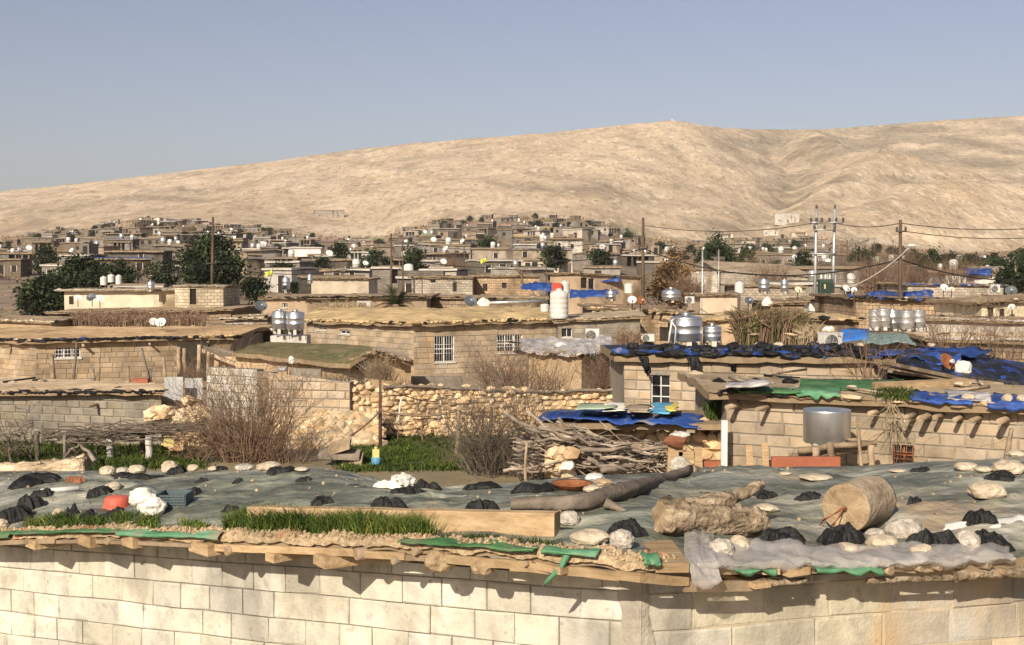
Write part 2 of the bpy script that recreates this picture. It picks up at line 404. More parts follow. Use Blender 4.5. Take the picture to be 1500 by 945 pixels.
# ------------------------------------------------------------------ hill and terrain
def hill_material():
    m = mat('desert_hillside', [(.47, .35, .22), (.60, .46, .305), (.70, .555, .385)], .011, .97, 0, big=0, detail=10, pos=[.36, .5, .66])
    nt = m.node_tree; N = nt.nodes; L = nt.links; bs = N['Principled BSDF']
    src = [n for n in N if n.type == 'TEX_COORD'][0].outputs['Object']
    out = bs.inputs['Base Color'].links[0].from_socket
    def layer(out, scale, lo, hi, col, fac, mp=(1, 1, 1), detail=6, rough=.6):
        mpn = N.new('ShaderNodeMapping'); mpn.inputs['Scale'].default_value = mp; L.new(src, mpn.inputs['Vector'])
        n = N.new('ShaderNodeTexNoise'); n.inputs['Scale'].default_value = scale; n.inputs['Detail'].default_value = detail; n.inputs['Roughness'].default_value = rough
        L.new(mpn.outputs[0], n.inputs['Vector'])
        r = N.new('ShaderNodeMapRange'); r.inputs[1].default_value = lo; r.inputs[2].default_value = hi; r.inputs[4].default_value = fac
        L.new(n.outputs['Fac'], r.inputs[0])
        x = N.new('ShaderNodeMix'); x.data_type = 'RGBA'; L.new(r.outputs[0], x.inputs[0]); L.new(out, x.inputs[6]); x.inputs[7].default_value = (*col, 1)
        return x.outputs[2]
    out = layer(out, .0045, .50, .68, (.32, .25, .175), .6, (1, 1, 2.5), 8)       # scrubby grey-brown patches
    out = layer(out, .02, .55, .7, (.70, .56, .40), .6, (.5, .5, 2.5), 8)             # pale rock bands
    out = layer(out, .075, .54, .62, (.30, .23, .155), .5, (1, .22, 1), 5, .65)           # scrub clusters
    out = layer(out, .20, .57, .63, (.24, .185, .12), .55, (1, .2, 1), 3, .6)
    out = layer(out, .13, .57, .64, (.84, .71, .53), .5, (1, .2, 1), 3, .6)
    out = layer(out, .035, .56, .64, (.26, .20, .135), .5, (.6, .12, 1), 6, .7)          # single shrubs and stones
    out = layer(out, .05, .60, .68, (.66, .55, .40), .45, (.5, .3, 4), 8, .7)          # outcrops
    at_ = N.new('ShaderNodeAttribute'); at_.attribute_name = 'Col'
    x = N.new('ShaderNodeMix'); x.data_type = 'RGBA'; x.blend_type = 'MULTIPLY'; x.inputs[0].default_value = 1
    L.new(out, x.inputs[6]); L.new(at_.outputs['Color'], x.inputs[7]); out = x.outputs[2]
    L.new(out, bs.inputs['Base Color'])
    n = N.new('ShaderNodeTexNoise'); n.inputs['Scale'].default_value = .12; n.inputs['Detail'].default_value = 8; n.inputs['Roughness'].default_value = .7; L.new(src, n.inputs['Vector'])
    bp = N.new('ShaderNodeBump'); bp.inputs['Strength'].default_value = 1; bp.inputs['Distance'].default_value = 5
    L.new(n.outputs['Fac'], bp.inputs['Height']); L.new(bp.outputs[0], bs.inputs['Normal'])
    return m

def knoll_tint(px, d):
    "green spring growth on the knoll behind the village, pale quarry cuts on the slope foot"
    return 1.0

pxs = list(range(-1500, -60, 60)) + list(range(-60, 1580, 5)) + list(range(1580, 3100, 60))
ds = [798 + 4 * i for i in range(26)]
while ds[-1] < 3300: ds.append(ds[-1] * 1.0085 + .5)
mb = MB(); vs = []; 
for d in ds:
    for p in pxs:
        x = (p - CX) / F * d
        vs.append(V((x, d, hill_z(x, d))))
fs = []; cs = []
n = len(pxs)
for j in range(len(ds) - 1):
    for i in range(n - 1):
        fs.append([j * n + i, j * n + i + 1, (j + 1) * n + i + 1, (j + 1) * n + i])
mb.add(vs, fs, smooth=True)
for k, f in enumerate(fs):
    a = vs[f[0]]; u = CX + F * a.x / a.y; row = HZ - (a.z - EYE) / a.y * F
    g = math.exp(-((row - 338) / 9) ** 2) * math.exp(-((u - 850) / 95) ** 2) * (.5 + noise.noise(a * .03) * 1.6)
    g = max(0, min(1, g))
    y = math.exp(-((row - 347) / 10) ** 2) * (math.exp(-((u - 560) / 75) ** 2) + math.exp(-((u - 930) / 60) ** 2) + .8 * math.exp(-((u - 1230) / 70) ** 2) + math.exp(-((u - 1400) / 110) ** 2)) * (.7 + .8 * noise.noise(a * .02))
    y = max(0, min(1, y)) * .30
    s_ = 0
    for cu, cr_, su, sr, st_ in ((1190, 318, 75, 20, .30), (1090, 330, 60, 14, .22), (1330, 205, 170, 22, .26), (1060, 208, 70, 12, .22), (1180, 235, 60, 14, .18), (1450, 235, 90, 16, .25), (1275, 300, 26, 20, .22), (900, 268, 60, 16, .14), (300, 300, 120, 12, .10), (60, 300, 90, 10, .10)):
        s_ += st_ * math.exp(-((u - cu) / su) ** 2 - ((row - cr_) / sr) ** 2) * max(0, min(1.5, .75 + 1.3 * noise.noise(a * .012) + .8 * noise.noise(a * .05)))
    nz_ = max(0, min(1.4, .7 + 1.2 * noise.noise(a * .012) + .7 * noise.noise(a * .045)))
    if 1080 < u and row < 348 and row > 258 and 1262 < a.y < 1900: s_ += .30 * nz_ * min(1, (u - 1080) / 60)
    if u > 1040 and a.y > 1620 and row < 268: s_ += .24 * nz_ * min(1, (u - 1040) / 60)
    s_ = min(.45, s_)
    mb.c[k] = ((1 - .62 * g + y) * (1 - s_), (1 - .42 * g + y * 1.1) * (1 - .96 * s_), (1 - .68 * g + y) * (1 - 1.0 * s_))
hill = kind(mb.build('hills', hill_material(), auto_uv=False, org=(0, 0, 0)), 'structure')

mb = MB()
pxs = list(range(-3000, -200, 200)) + list(range(-200, 1720, 20)) + list(range(1720, 4600, 200))
ds = [-70, -30, -10, 0, 5, 10, 14] + [16 + 2 * i for i in range(22)]
while ds[-1] < 800: ds.append(min(802, ds[-1] * 1.03 + .5))
vs = []
for d in ds:
    for p in pxs:
        x = (p - CX) / F * max(d, 40)
        vs.append(V((x, d, near_z(x, d) if d < 800 else hill_z(x, d) - .03)))
n = len(pxs)
fs = [[j * n + i, j * n + i + 1, (j + 1) * n + i + 1, (j + 1) * n + i] for j in range(len(ds) - 1) for i in range(n - 1)]
mb.add(vs, fs, smooth=True)
for k, f in enumerate(fs):
    a = vs[f[0]]
    g = 0
    if a.y < 34: g = .25
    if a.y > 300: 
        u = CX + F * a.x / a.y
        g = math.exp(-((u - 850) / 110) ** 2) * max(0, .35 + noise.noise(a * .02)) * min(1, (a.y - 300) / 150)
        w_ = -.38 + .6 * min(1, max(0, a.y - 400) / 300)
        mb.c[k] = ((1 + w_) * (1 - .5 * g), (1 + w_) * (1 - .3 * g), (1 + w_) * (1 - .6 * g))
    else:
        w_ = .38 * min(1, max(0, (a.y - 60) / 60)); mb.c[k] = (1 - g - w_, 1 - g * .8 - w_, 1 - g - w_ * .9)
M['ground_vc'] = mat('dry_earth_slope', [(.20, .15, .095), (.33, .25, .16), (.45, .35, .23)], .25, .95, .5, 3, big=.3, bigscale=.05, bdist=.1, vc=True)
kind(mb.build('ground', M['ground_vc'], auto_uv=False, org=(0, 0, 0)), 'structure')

# ------------------------------------------------------------------ generic builders
class Wall:
    "a vertical wall face from a to b (top points), facing the viewer; zb its foot"
    def __init__(s, a, b, zb):
        s.a, s.b, s.zb = V(a), V(b), zb
        d = V((b[0] - a[0], b[1] - a[1], 0)); s.L = d.length; s.t = d / s.L
        s.n = V((s.t.y, -s.t.x, 0))
    def top(s, u): return s.a.z + (s.b.z - s.a.z) * u / s.L
    def p(s, u, z, off=0): 
        q = V((s.a.x, s.a.y, 0)) + s.t * u + s.n * off; q.z = z; return q
    def hit(s, px, row):
        "where the pixel's ray meets the wall plane: (u, z)"
        r = ray(px, row); o = V((0, 0, EYE))
        k = (s.a - o).dot(s.n) / r.dot(s.n); q = o + r * k
        return (q - s.a).dot(s.t), q.z
    def rect(s, px0, r0, px1, r1):
        u0, z1 = s.hit(px0, r0); u1, z0 = s.hit(px1, r1)
        return [u0, u1, z0, z1]

def wall_face(mb, W, ops, m=0, reveal=.16, rm=None):
    us = sorted({0, W.L, *[o[0] for o in ops], *[o[1] for o in ops]})
    zs = sorted({W.zb, *[o[2] for o in ops], *[o[3] for o in ops]}) + [None]
    for i in range(len(us) - 1):
        for j in range(len(zs) - 1):
            u0, u1, z0, z1 = us[i], us[i + 1], zs[j], zs[j + 1]
            mu = (u0 + u1) / 2
            if z1 is not None and any(o[0] < mu < o[1] and o[2] < (z0 + z1) / 2 < o[3] for o in ops): continue
            ta, tb = (W.top(u0), W.top(u1)) if z1 is None else (z1, z1)
            mb.add([W.p(u0, z0), W.p(u1, z0), W.p(u1, tb), W.p(u0, ta)], [[0, 1, 2, 3]], [[(u0, z0), (u1, z0), (u1, tb), (u0, ta)]], m)
    for u0, u1, z0, z1 in [o[:4] for o in ops]:
        f, b = [W.p(u0, z0), W.p(u1, z0), W.p(u1, z1), W.p(u0, z1)], [W.p(u0, z0, -reveal), W.p(u1, z0, -reveal), W.p(u1, z1, -reveal), W.p(u0, z1, -reveal)]
        mb.add(f + b, [[0, 4, 5, 1], [1, 5, 6, 2], [2, 6, 7, 3], [3, 7, 4, 0]], None, m if rm is None else rm)

def block_face(mb, W, ops, bw=.4, bh=.2, m=0, mm=1, gap=.012, depth=.10, zline=None, tilt=0, seed=1, jit=.006, ch=.012, tone=(.82, 1.12), warm=.10, chip=.3, rec=.022):
    "a wall face laid of single blocks with open joints over a mortar face"
    rr = random.Random(seed)
    W2 = Wall(W.p(0, W.a.z, 0), W.b, W.zb)
    W2 = Wall(W.p(0, W.a.z, -rec), W.p(W.L, W.b.z, -rec), W.zb)
    wall_face(mb, W2, ops, mm, reveal=.14)
    z0 = zline if zline is not None else W.a.z
    k0 = int((W.zb - z0 - abs(tilt)) / bh) - 1
    k = k0
    while True:
        zl = z0 + k * bh
        if zl > max(W.a.z, W.b.z) + abs(tilt): break
        u = -rr.uniform(0, bw)
        while u < W.L:
            L = bw * rr.uniform(.86, 1.12)
            vg = gap * rr.choice([.15, .3, .6, 1, 1, 1.5]); u0, u1 = max(0, u + vg / 2), min(W.L, u + L - vg / 2); u += L
            if u1 - u0 < .03: continue
            def zz(uu, dz): return zl + tilt * uu / W.L + dz + bh * .06 * noise.noise(V((uu * 1.7 / (bw * 3), round((dz + k * bh) / bh) * 1.3, seed)))
            zc = zz((u0 + u1) / 2, bh / 2)
            pieces = [(u0, u1)]
            for o in ops:
                if o[2] < zc < o[3]:
                    np_ = []
                    for a, b in pieces:
                        if b <= o[0] or a >= o[1]: np_.append((a, b)); continue
                        if a < o[0]: np_.append((a, o[0]))
                        if b > o[1]: np_.append((o[1], b))
                    pieces = np_
            t = rr.uniform(*tone); wv = rr.uniform(-warm, warm) + .02
            col = (t * (1 + wv * .5), t, t * (1 - wv))
            for a, b in pieces:
                if b - a < .04: continue
                off = rr.uniform(-jit, jit); tl = rr.uniform(-jit, jit) * .7
                g = gap / 2
                def q(uu, dz, o):
                    z = zz(uu, dz); z = min(z, W.top(uu) - .001 * 0); return W.p(uu, max(z, W.zb), o + tl * (uu - a) / (b - a))
                jj = [rr.uniform(-.005, .005) for _ in range(8)]
                if rr.random() < chip:
                    c_ = rr.randrange(4); k_ = rr.uniform(.01, .04); jj[c_ * 2] += k_ * (1 if c_ in (0, 3) else -1); jj[c_ * 2 + 1] += k_ * .7 * (1 if c_ < 2 else -1)
                fr = [q(a + ch + jj[0], g + ch + jj[1], off), q(b - ch + jj[2], g + ch + jj[3], off), q(b - ch + jj[4], bh - g - ch + jj[5], off), q(a + ch + jj[6], bh - g - ch + jj[7], off)]
                md = [q(a, g, off - ch), q(b, g, off - ch), q(b, bh - g, off - ch), q(a, bh - g, off - ch)]
                bk = [q(a, g, -depth * .4), q(b, g, -depth * .4), q(b, bh - g, -depth * .4), q(a, bh - g, -depth * .4)]
                if (fr[2] - fr[1]).length < .02 or fr[2].z - fr[1].z < .015: continue
                mb.add(fr + md + bk, [[0, 1, 2, 3], [4, 5, 1, 0], [5, 6, 2, 1], [6, 7, 3, 2], [7, 4, 0, 3], [8, 9, 5, 4], [9, 10, 6, 5], [10, 11, 7, 6], [11, 8, 4, 7]], None, m, col)
        k += 1

def window(parent, W, o, style='bars', frame='white_paint', nx=2, ny=2, depth=.12, door=False, label=None):
    "a window part (pane) with its frame, sill and bars as sub-parts; o = (u0, u1, z0, z1)"
    u0, u1, z0, z1 = o[:4]
    mb = MB(); a = W.p(u0 - .01, z0 - .01, -depth - .05)
    mb.obox(a, W.t * (u1 - u0 + .02), W.n * .04, V((0, 0, z1 - z0 + .02)))
    w = mb.build('door' if door else 'window', M['glass_dark'], parent)
    if label: w['label'] = label
    mb = MB(); k = max(.022, (u1 - u0) * .045)
    def bar(ua, ub, za, zb_, off=-depth, th=.04): mb.obox(W.p(ua, za, off), W.t * (ub - ua), W.n * th, V((0, 0, zb_ - za)))
    bar(u0, u0 + k, z0, z1); bar(u1 - k, u1, z0, z1); bar(u0 + k, u1 - k, z0, z0 + k); bar(u0 + k, u1 - k, z1 - k, z1)
    for i in range(1, nx): c = u0 + (u1 - u0) * i / nx; bar(c - k / 2, c + k / 2, z0 + k, z1 - k, -depth + .002, .035)
    for i in range(1, ny): c = z0 + (z1 - z0) * i / ny; bar(u0 + k, u1 - k, c - k / 2, c + k / 2, -depth + .003, .03)
    mb.build('frame', M[frame], w)
    if style == 'bars':
        mb = MB(); nb = max(3, int((u1 - u0) / .12))
        for i in range(nb + 1):
            c = u0 + .02 + (u1 - u0 - .04) * i / nb
            mb.tube([W.p(c, z0 + .01, -.03), W.p(c, z1 - .01, -.03)], .009, 5)
        for zz in (z0 + (z1 - z0) * .33, z0 + (z1 - z0) * .66): mb.tube([W.p(u0 + .005, zz, -.03), W.p(u1 - .005, zz, -.03)], .009, 5)
        mb.build('grille', M[frame], w)
    mb = MB(); mb.obox(W.p(u0 - .05, z0 - .06, -.02), W.t * (u1 - u0 + .1), W.n * .07, V((0, 0, .058)))
    if not door: mb.build('sill', M['concrete'], w)
    return w

def resample(pts, step):
    out = [V(pts[0])]
    for a, b in zip(pts, pts[1:]):
        a, b = V(a), V(b); n = max(1, int((b - a).length / step))
        for i in range(1, n + 1): out.append(a + (b - a) * i / n)
    return out

def roof_slab(mb, front, back, thick=.15, lump=.05, fr=1.2, seed=0, m=0, edge=1, bulge=.0, nv=10, step=.4, edgej=.03):
    "roof between a front and a back polyline: bumpy top, closed edges and underside"
    A = resample(front, step); nA = len(A)
    tot = [0]
    for a, b in zip(A, A[1:]): tot.append(tot[-1] + (b - a).length)
    Bp = [V(p) for p in back]; tb = [0]
    for a, b in zip(Bp, Bp[1:]): tb.append(tb[-1] + (b - a).length)
    def onB(s):
        x = s * tb[-1]
        for i in range(len(Bp) - 1):
            if x <= tb[i + 1] + 1e-6:
                return Bp[i] + (Bp[i + 1] - Bp[i]) * ((x - tb[i]) / max(1e-6, tb[i + 1] - tb[i]))
        return Bp[-1].copy()
    top = []; 
    for j in range(nv + 1):
        v = j / nv
        for i, a in enumerate(A):
            b = onB(tot[i] / tot[-1])
            p = a + (b - a) * v
            s_ = math.sin(math.pi * v)
            p.z += bulge * s_ + lump * fbm(V((p.x * fr, p.y * fr, seed)), 4) * (.5 + .5 * min(1, s_ * 3))
            if j == 0:
                p.z += edgej * noise.noise(V((p.x * 3, p.y * 3, seed + 5)))
                p += (a - b).normalized() * edgej * 1.5 * noise.noise(V((p.x * 2.3, p.y * 2.3, seed + 8)))
            top.append(p)
    n = nA
    fs = [[j * n + i, j * n + i + 1, (j + 1) * n + i + 1, (j + 1) * n + i] for j in range(nv) for i in range(n - 1)]
    mb.add(top, fs, None, m, 1.0, True)
    rim = [top[i] for i in range(n)] + [top[j * n + n - 1] for j in range(1, nv + 1)] + [top[nv * n + i] for i in range(n - 2, -1, -1)] + [top[j * n] for j in range(nv - 1, 0, -1)]
    low = [V((p.x, p.y, p.z - thick * (1 + .25 * noise.noise(p * 2.2)))) for p in rim]
    K = len(rim)
    b0 = mb.add(rim + low, [[(i + 1) % K, i, K + i, K + (i + 1) % K] for i in range(K)], None, edge, 1.0, False)
    c = sum(low, V((0, 0, 0))) / K
    mb.add(low + [c], [[K, (i + 1) % K, i] for i in range(K)], None, edge)
    return A

def rag_edge(mb, pts, r=.08, step=.22, seed=0, m=0, mats=1, sag=.04, dens=1.0):
    "clods, rags and stones weighing down a roof edge, overlapping into one ragged line"
    rr = random.Random(seed)
    P = resample(pts, step)
    for p in P:
        if rr.random() > dens: continue
        q = p + V((rr.uniform(-.08, .08), rr.uniform(-.06, .06), rr.uniform(-sag, sag)))
        dv = P[min(len(P) - 1, P.index(p) + 1)] - P[max(0, P.index(p) - 1)]
        mb.blob(q, (r * rr.uniform(1.2, 3.6), r * rr.uniform(.7, 1.2), r * rr.uniform(.35, 1.0)), 1, .45, 1.6, rr.random() * 99, rr.randrange(mats) if mats > 1 else m, rr.uniform(.7, 1.2), yaw=math.atan2(dv.y, dv.x) + rr.gauss(0, .25))
    for a, b in zip(P, P[1:]):
        mb.tube([a, (a + b) / 2 + V((0, 0, rr.uniform(-.03, .03))), b], r * .55, 5, m, rough=.3)

def beams(parent, W, us, z, r=.05, out=.35, wood='wood', name='beam', sq=False, skew=0, back=.2):
    for i, u in enumerate(us):
        mb = MB(); rr = r * R(.8, 1.25)
        o = out * R(.7, 1.2)
        a, b = W.p(u, z, -back), W.p(u + skew * o, z + R(-.02, .02), o)
        if sq: 
            t = (b - a).normalized(); s_ = t.cross(V((0, 0, 1))); 
            mb.obox(a - s_ * rr * 1.3 - V((0, 0, rr * .7)), b - a, s_ * rr * 2.6, V((0, 0, rr * 1.4)), 0, R(.8, 1.15))
        else: mb.tube([a, (a + b) / 2, b], [rr, rr * .97, rr * .92], 9, 0, R(.8, 1.15), rough=.12)
        mb.build(name, M[wood], parent)

def shell(front, depth, zb, drise=0, dx=0):
    "front top points -> walls (front faces) and the back polyline"
    Ws = [Wall(a, b, zb) for a, b in zip(front, front[1:])]
    back = [V((p[0] + dx, p[1] + depth, p[2] + drise)) for p in (front[0], front[-1])]
    return Ws, back

def surf(o):
    w_ = worg(o); me = o.data
    T = BVHTree.FromPolygons([v.co + w_ for v in me.vertices], [tuple(p.vertices) for p in me.polygons])
    def hit(px, row):
        h = T.ray_cast(V((0, 0, EYE)), ray(px, row).normalized()); return h[0]
    return hit

def spread_on(hit, name, label, cat, quad, m, nu=44, nv=12, amp=.05, fr=1.6, thick=.012, seed=0, hang=0, lift=.03, d0=20):
    "a sheet lying on a surface; quad = 4 pixels (front-left, front-right, back-right, back-left)"
    def px(u, v):
        a, b, c, d = quad
        return [(a[k] * (1 - u) + b[k] * u) * (1 - v) + (d[k] * (1 - u) + c[k] * u) * v for k in (0, 1)]
    last = [None]
    def fn(u, v):
        e = 1 - min(1, 6 * min(u, 1 - u, v, 1 - v)); p_ = px(u, v)
        p = hit(p_[0] + e * 5 * noise.noise(V((u * 4, v * 4, seed))), p_[1] + e * 1.6 * noise.noise(V((u * 4, v * 4, seed + 4))))
        if p is None or p.y > d0 * 1.8: p = at(p_[0], p_[1], last[0].y if last[0] else d0)
        last[0] = p; n_ = V((p.x * fr, p.y * fr, seed))
        p = p + V((0, 0, lift + amp * abs(fbm(n_, 4)) + amp * .6 * abs(noise.noise(n_ * 3))))
        if hang and v < .2: p += V((0, -.12, -hang * .6 * (.2 - v) * 5 * (.3 + 1.1 * abs(noise.noise(V((u * 3.5, seed, 1)))))))
        return p
    mb = MB(); mb.grid(fn, nu, nv); o = mb.build(name, m); s = o.modifiers.new('thickness', 'SOLIDIFY'); s.thickness = thick; s.offset = -1
    return tag(o, label, cat)

def debris(parent, hit_pts, n, seed, mats, r=.07):
    "bits of stone, rag and wood strewn on a roof"
    r_ = random.Random(seed); mb = MB(); a, b, c, d = [V(p) for p in hit_pts]
    for _ in range(n):
        u, v = r_.random(), r_.random(); p = (a * (1 - u) + b * u) * (1 - v) + (d * (1 - u) + c * u) * v
        k = r * r_.uniform(.4, 1.7); t = r_.uniform(.6, 1.2)
        if r_.random() < .12:
            an = r_.uniform(0, 3.1); L = r_.uniform(.4, 1.4); mb.tube([p + V((0, 0, .05)), p + V((math.cos(an) * L, math.sin(an) * L, .07))], .025, 5, r_.randrange(len(mats)), t)
        else: mb.blob(p, (k * r_.uniform(1, 2.2), k, k * r_.uniform(.4, .9)), 1, .35, 1.3, r_.random() * 99, r_.randrange(len(mats)), t, yaw=r_.uniform(0, 3))
    o = mb.build('roof_debris', [M[m] for m in mats], parent, auto_uv=False); o['kind'] = 'stuff'; return o

def house(name, label, cat, front, depth, wallm, roofm, ops=(), edge='ridge_soil', over=.25, thick=.16, lump=.06, bulge=.1, group=None, drise=0, zb=None, blocks=None, dx=0, wins=(), rag=None, ragr=.07, seed=0, beam=None, oc=None, roofcol=None, step=.45, ragden=1.0, brick_uv=True, roofname='roof', backpts=None, deb=0, edgej=.03):
    """front: top corners left to right as (px, row, d). ops: (segment, px0, row0, px1, row1, dict of window args)."""
    fp = [at(*f) for f in front]
    if zb is None: zb = min(Z(p.x, p.y) for p in fp) - .4
    root = thing(name, label, cat, (sum(p.x for p in fp) / len(fp), fp[0].y, zb), group)
    Ws, back = shell(fp, depth, zb, drise, dx)
    if backpts: back = [at(*q_) for q_ in backpts]
    opl = {}
    for o in ops: opl.setdefault(o[0], []).append((Ws[o[0]].rect(*o[1:5]), o[5] if len(o) > 5 else {}))
    mb = MB()
    for i, W in enumerate(Ws):
        oo = [x[0] for x in opl.get(i, [])]
        if blocks: block_face(mb, W, oo, seed=seed + i, **blocks)
        else: wall_face(mb, W, oo, 0)
    # sides and back
    q = [fp[0], back[0], back[1], fp[-1]]
    for a, b in zip(q, q[1:]):
        mb.add([V((b.x, b.y, zb)), V((a.x, a.y, zb)), V((a.x, a.y, a.z)), V((b.x, b.y, b.z))], [[0, 1, 2, 3]], None, 1 if blocks else 0)
    wm = [M[wallm], M['mortar']] if blocks else [M[wallm]]
    w = mb.build('wall', wm, root)
    if oc: w.color = (*oc, 1)
    for i, l in opl.items():
        for r_, kw in l:
            if kw.get('style') == 'hole':
                mb = MB(); W = Ws[i]; mb.obox(W.p(r_[0] - .02, r_[2] - .02, -.9), W.t * (r_[1] - r_[0] + .04), W.n * .8, V((0, 0, r_[3] - r_[2] + .04)))
                mb.build('doorway', M['dark_in'], root)
            else: window(root, Ws[i], r_, **kw)
    # roof
    def outw(i):
        nn = V((0, 0, 0))
        if i > 0: nn += Ws[i - 1].n
        if i < len(Ws): nn += Ws[i].n
        if i == 0: nn -= Ws[0].t
        if i == len(fp) - 1: nn += Ws[-1].t
        return nn.normalized()
    fo = [p + outw(i) * over + V((0, 0, thick)) for i, p in enumerate(fp)]
    bo = [back[0] + V((-over, over, thick)), back[1] + V((over, over, thick))]
    mb = MB(); roof_slab(mb, fo, bo, thick, lump, 1.1, seed, 0, 1, bulge, step=step, edgej=edgej)
    rf = mb.build(roofname, [M[roofm], M[edge]], root)
    if roofcol: rf.color = (*roofcol, 1)
    if deb: debris(root, [fo[0], fo[-1], bo[1], bo[0]], deb, seed, ['rock', 'bark', 'black_plastic', 'ridge_soil', 'dust'])
    if rag:
        mb = MB(); rag_edge(mb, [p + V((0, 0, -.02)) for p in fo], ragr, ragr * 2.4, seed, dens=ragden, mats=len(rag))
        mb.build('roof_edge', [M[k] for k in rag], root)
    if beam:
        for i, W in enumerate(Ws):
            nb = max(2, int(W.L / beam.get('gap', 1.2)))
            beams(root, W, [W.L * (k + R(.2, .8)) / nb for k in range(nb)], W.a.z - .08, beam.get('r', .05), beam.get('out', .35), beam.get('wood', 'wood'))
    return root, Ws, fp, back, rf

def sheet(name, label, cat, pts, mats, nu=24, nv=8, amp=.06, fr=1.6, thick=.012, seed=0, parent=None, smooth=True, group=None, hang=0):
    "a draped sheet over the quad pts (front-left, front-right, back-right, back-left) with folds and thickness"
    a, b, c, d = [V(p) for p in pts]
    def fn(u, v):
        p = (a * (1 - u) + b * u) * (1 - v) + (d * (1 - u) + c * u) * v
        e = 1 - min(1, 6 * min(u, 1 - u, v, 1 - v))
        n_ = V((p.x * fr, p.y * fr, seed))
        p = p + V((0, 0, amp * fbm(n_, 4) + amp * .6 * abs(noise.noise(n_ * 3))))
        p += V((noise.noise(n_ * 2 + V((3, 0, 0))), noise.noise(n_ * 2 + V((0, 7, 0))), 0)) * .12 * e * (1 if not hang else 1.5)
        if hang and v < .2: p.z -= hang * (.2 - v) * 5 * (.4 + .9 * abs(noise.noise(V((u * 9, seed, 1)))))
        return p
    mb = MB(); mb.grid(fn, nu, nv, smooth=smooth)
    o = mb.build(name, mats, parent)
    sm = o.modifiers.new('thickness', 'SOLIDIFY'); sm.thickness = thick; sm.offset = -1
    if parent is None: tag(o, label, cat, group)
    return o
# ------------------------------------------------------------------ small things
def steel_tank(label, px, row, d, w, h, group=None, lid=True, stand=.12, m='steel', z=None, cone=.12, nb=3):
    "upright galvanised tank; (px,row) is its foot"
    p = at(px, row, d); r = w / F * d / 2; H = h / F * d - stand
    t = thing('water_tank', label, 'water tank', p, group)
    mb = MB(); prof = [(r * .97, stand), (r, stand + .01)]
    for i in range(nb + 1):
        z0 = stand + .01 + (H - cone * r * 2 - .01) * i / nb
        if 0 < i < nb: prof += [(r, z0 - .014), (r * 1.018, z0 - .006), (r * 1.018, z0 + .006), (r, z0 + .014)]
    ht = stand + H - cone * r * 2
    prof += [(r * 1.012, ht - .01), (r * 1.012, ht + .012), (r * .985, ht + .015), (r * .5, ht + cone * r * 1.2), (.17 * r, ht + cone * r * 2)]
    mb.lathe(prof, p, 28); mb.build('body', M[m], t)
    if lid:
        mb = MB(); mb.lathe([(r * .30, ht + cone * r * 1.6), (r * .30, ht + cone * r * 2 + .03), (r * .1, ht + cone * r * 2 + .05)], p, 16); mb.build('lid', M[m], t)
    mb = MB()
    for k in range(3):
        a = k * 2.1 + .6
        mb.box(p + V((math.cos(a) * r * .75, math.sin(a) * r * .75, stand / 2)), (.12, .12, stand))
    mb.box(p + V((0, 0, stand - .012)), (r * 1.5, r * 1.5, .02)); mb.build('stand', M['concrete'], t)
    mb = MB(); mb.tube([p + V((r * .6, -r * .85, stand + .06)), p + V((r * .75, -r * 1.15, stand + .06)), p + V((r * .8, -r * 1.2, 0))], .018, 6); mb.build('pipe', M['dark_metal'], t)
    return t

def plastic_tank(label, px, row, d, w, h, group=None, m='white_plastic', neck=True):
    p = at(px, row, d); r = w / F * d / 2; H = h / F * d
    t = thing('plastic_tank', label, 'water tank', p, group)
    prof = [(r * .9, 0), (r, .03)]
    for i in range(1, 5):
        z0 = H * .85 * i / 5; prof += [(r, z0 - .03), (r * .965, z0), (r, z0 + .03)]
    prof += [(r, H * .84), (r * .93, H * .9), (r * .55, H * .97), (r * .3, H)]
    mb = MB(); mb.lathe(prof, p, 24); mb.build('body', M[m], t)
    if neck:
        mb = MB(); mb.lathe([(r * .33, H * .985), (r * .33, H * 1.04), (r * .28, H * 1.05)], p, 16); mb.build('lid', M[m], t)
    return t

def dish(label, px, row, d, w, yaw=0, group=None, m='white_paint', tilt=35, mast=.5, rusty=False):
    "satellite dish; (px,row) is the middle of the reflector"
    c = at(px, row, d); r = w / F * d / 2
    t = thing('satellite_dish', label, 'satellite dish', c - V((0, 0, mast + r * .3)), group)
    Rm = Matrix.Rotation(yaw, 3, 'Z') @ Matrix.Rotation(math.radians(90 - tilt), 3, 'X')
    prof = [(r * k / 6, .28 * r * (k / 6) ** 2) for k in range(7)]
    prof = [(max(.002, a), b) for a, b in prof] + [(r * 1.01, .27 * r), (r * .5, .05 * r - .012), (.003, -.014)]
    mb = MB(); mb.lathe(prof, c, 26, M=Rm); mb.build('reflector', M['rust' if rusty else m], t)
    ax = Rm @ V((0, 0, 1)); dn = Rm @ V((0, -1, 0))
    f = c + ax * r * 1.0
    mb = MB(); mb.tube([c + dn * r * .98 + ax * .26 * r, f + dn * r * .25], .014, 6); mb.build('arm', M['dark_metal'], t)
    mb = MB(); mb.tube([f + dn * r * .30, f + dn * r * .18 - ax * .08], .04, 10); mb.build('receiver', M['white_plastic'], t)
    mb = MB(); b = c - ax * .05; mb.tube([b, b + V((0, 0, -.1)) - ax * .06, V((b.x, b.y, c.z - mast - r * .3)) - V((ax.x, ax.y, 0)) * .06], .025, 8); mb.build('mast', M['dark_metal'], t)
    return t

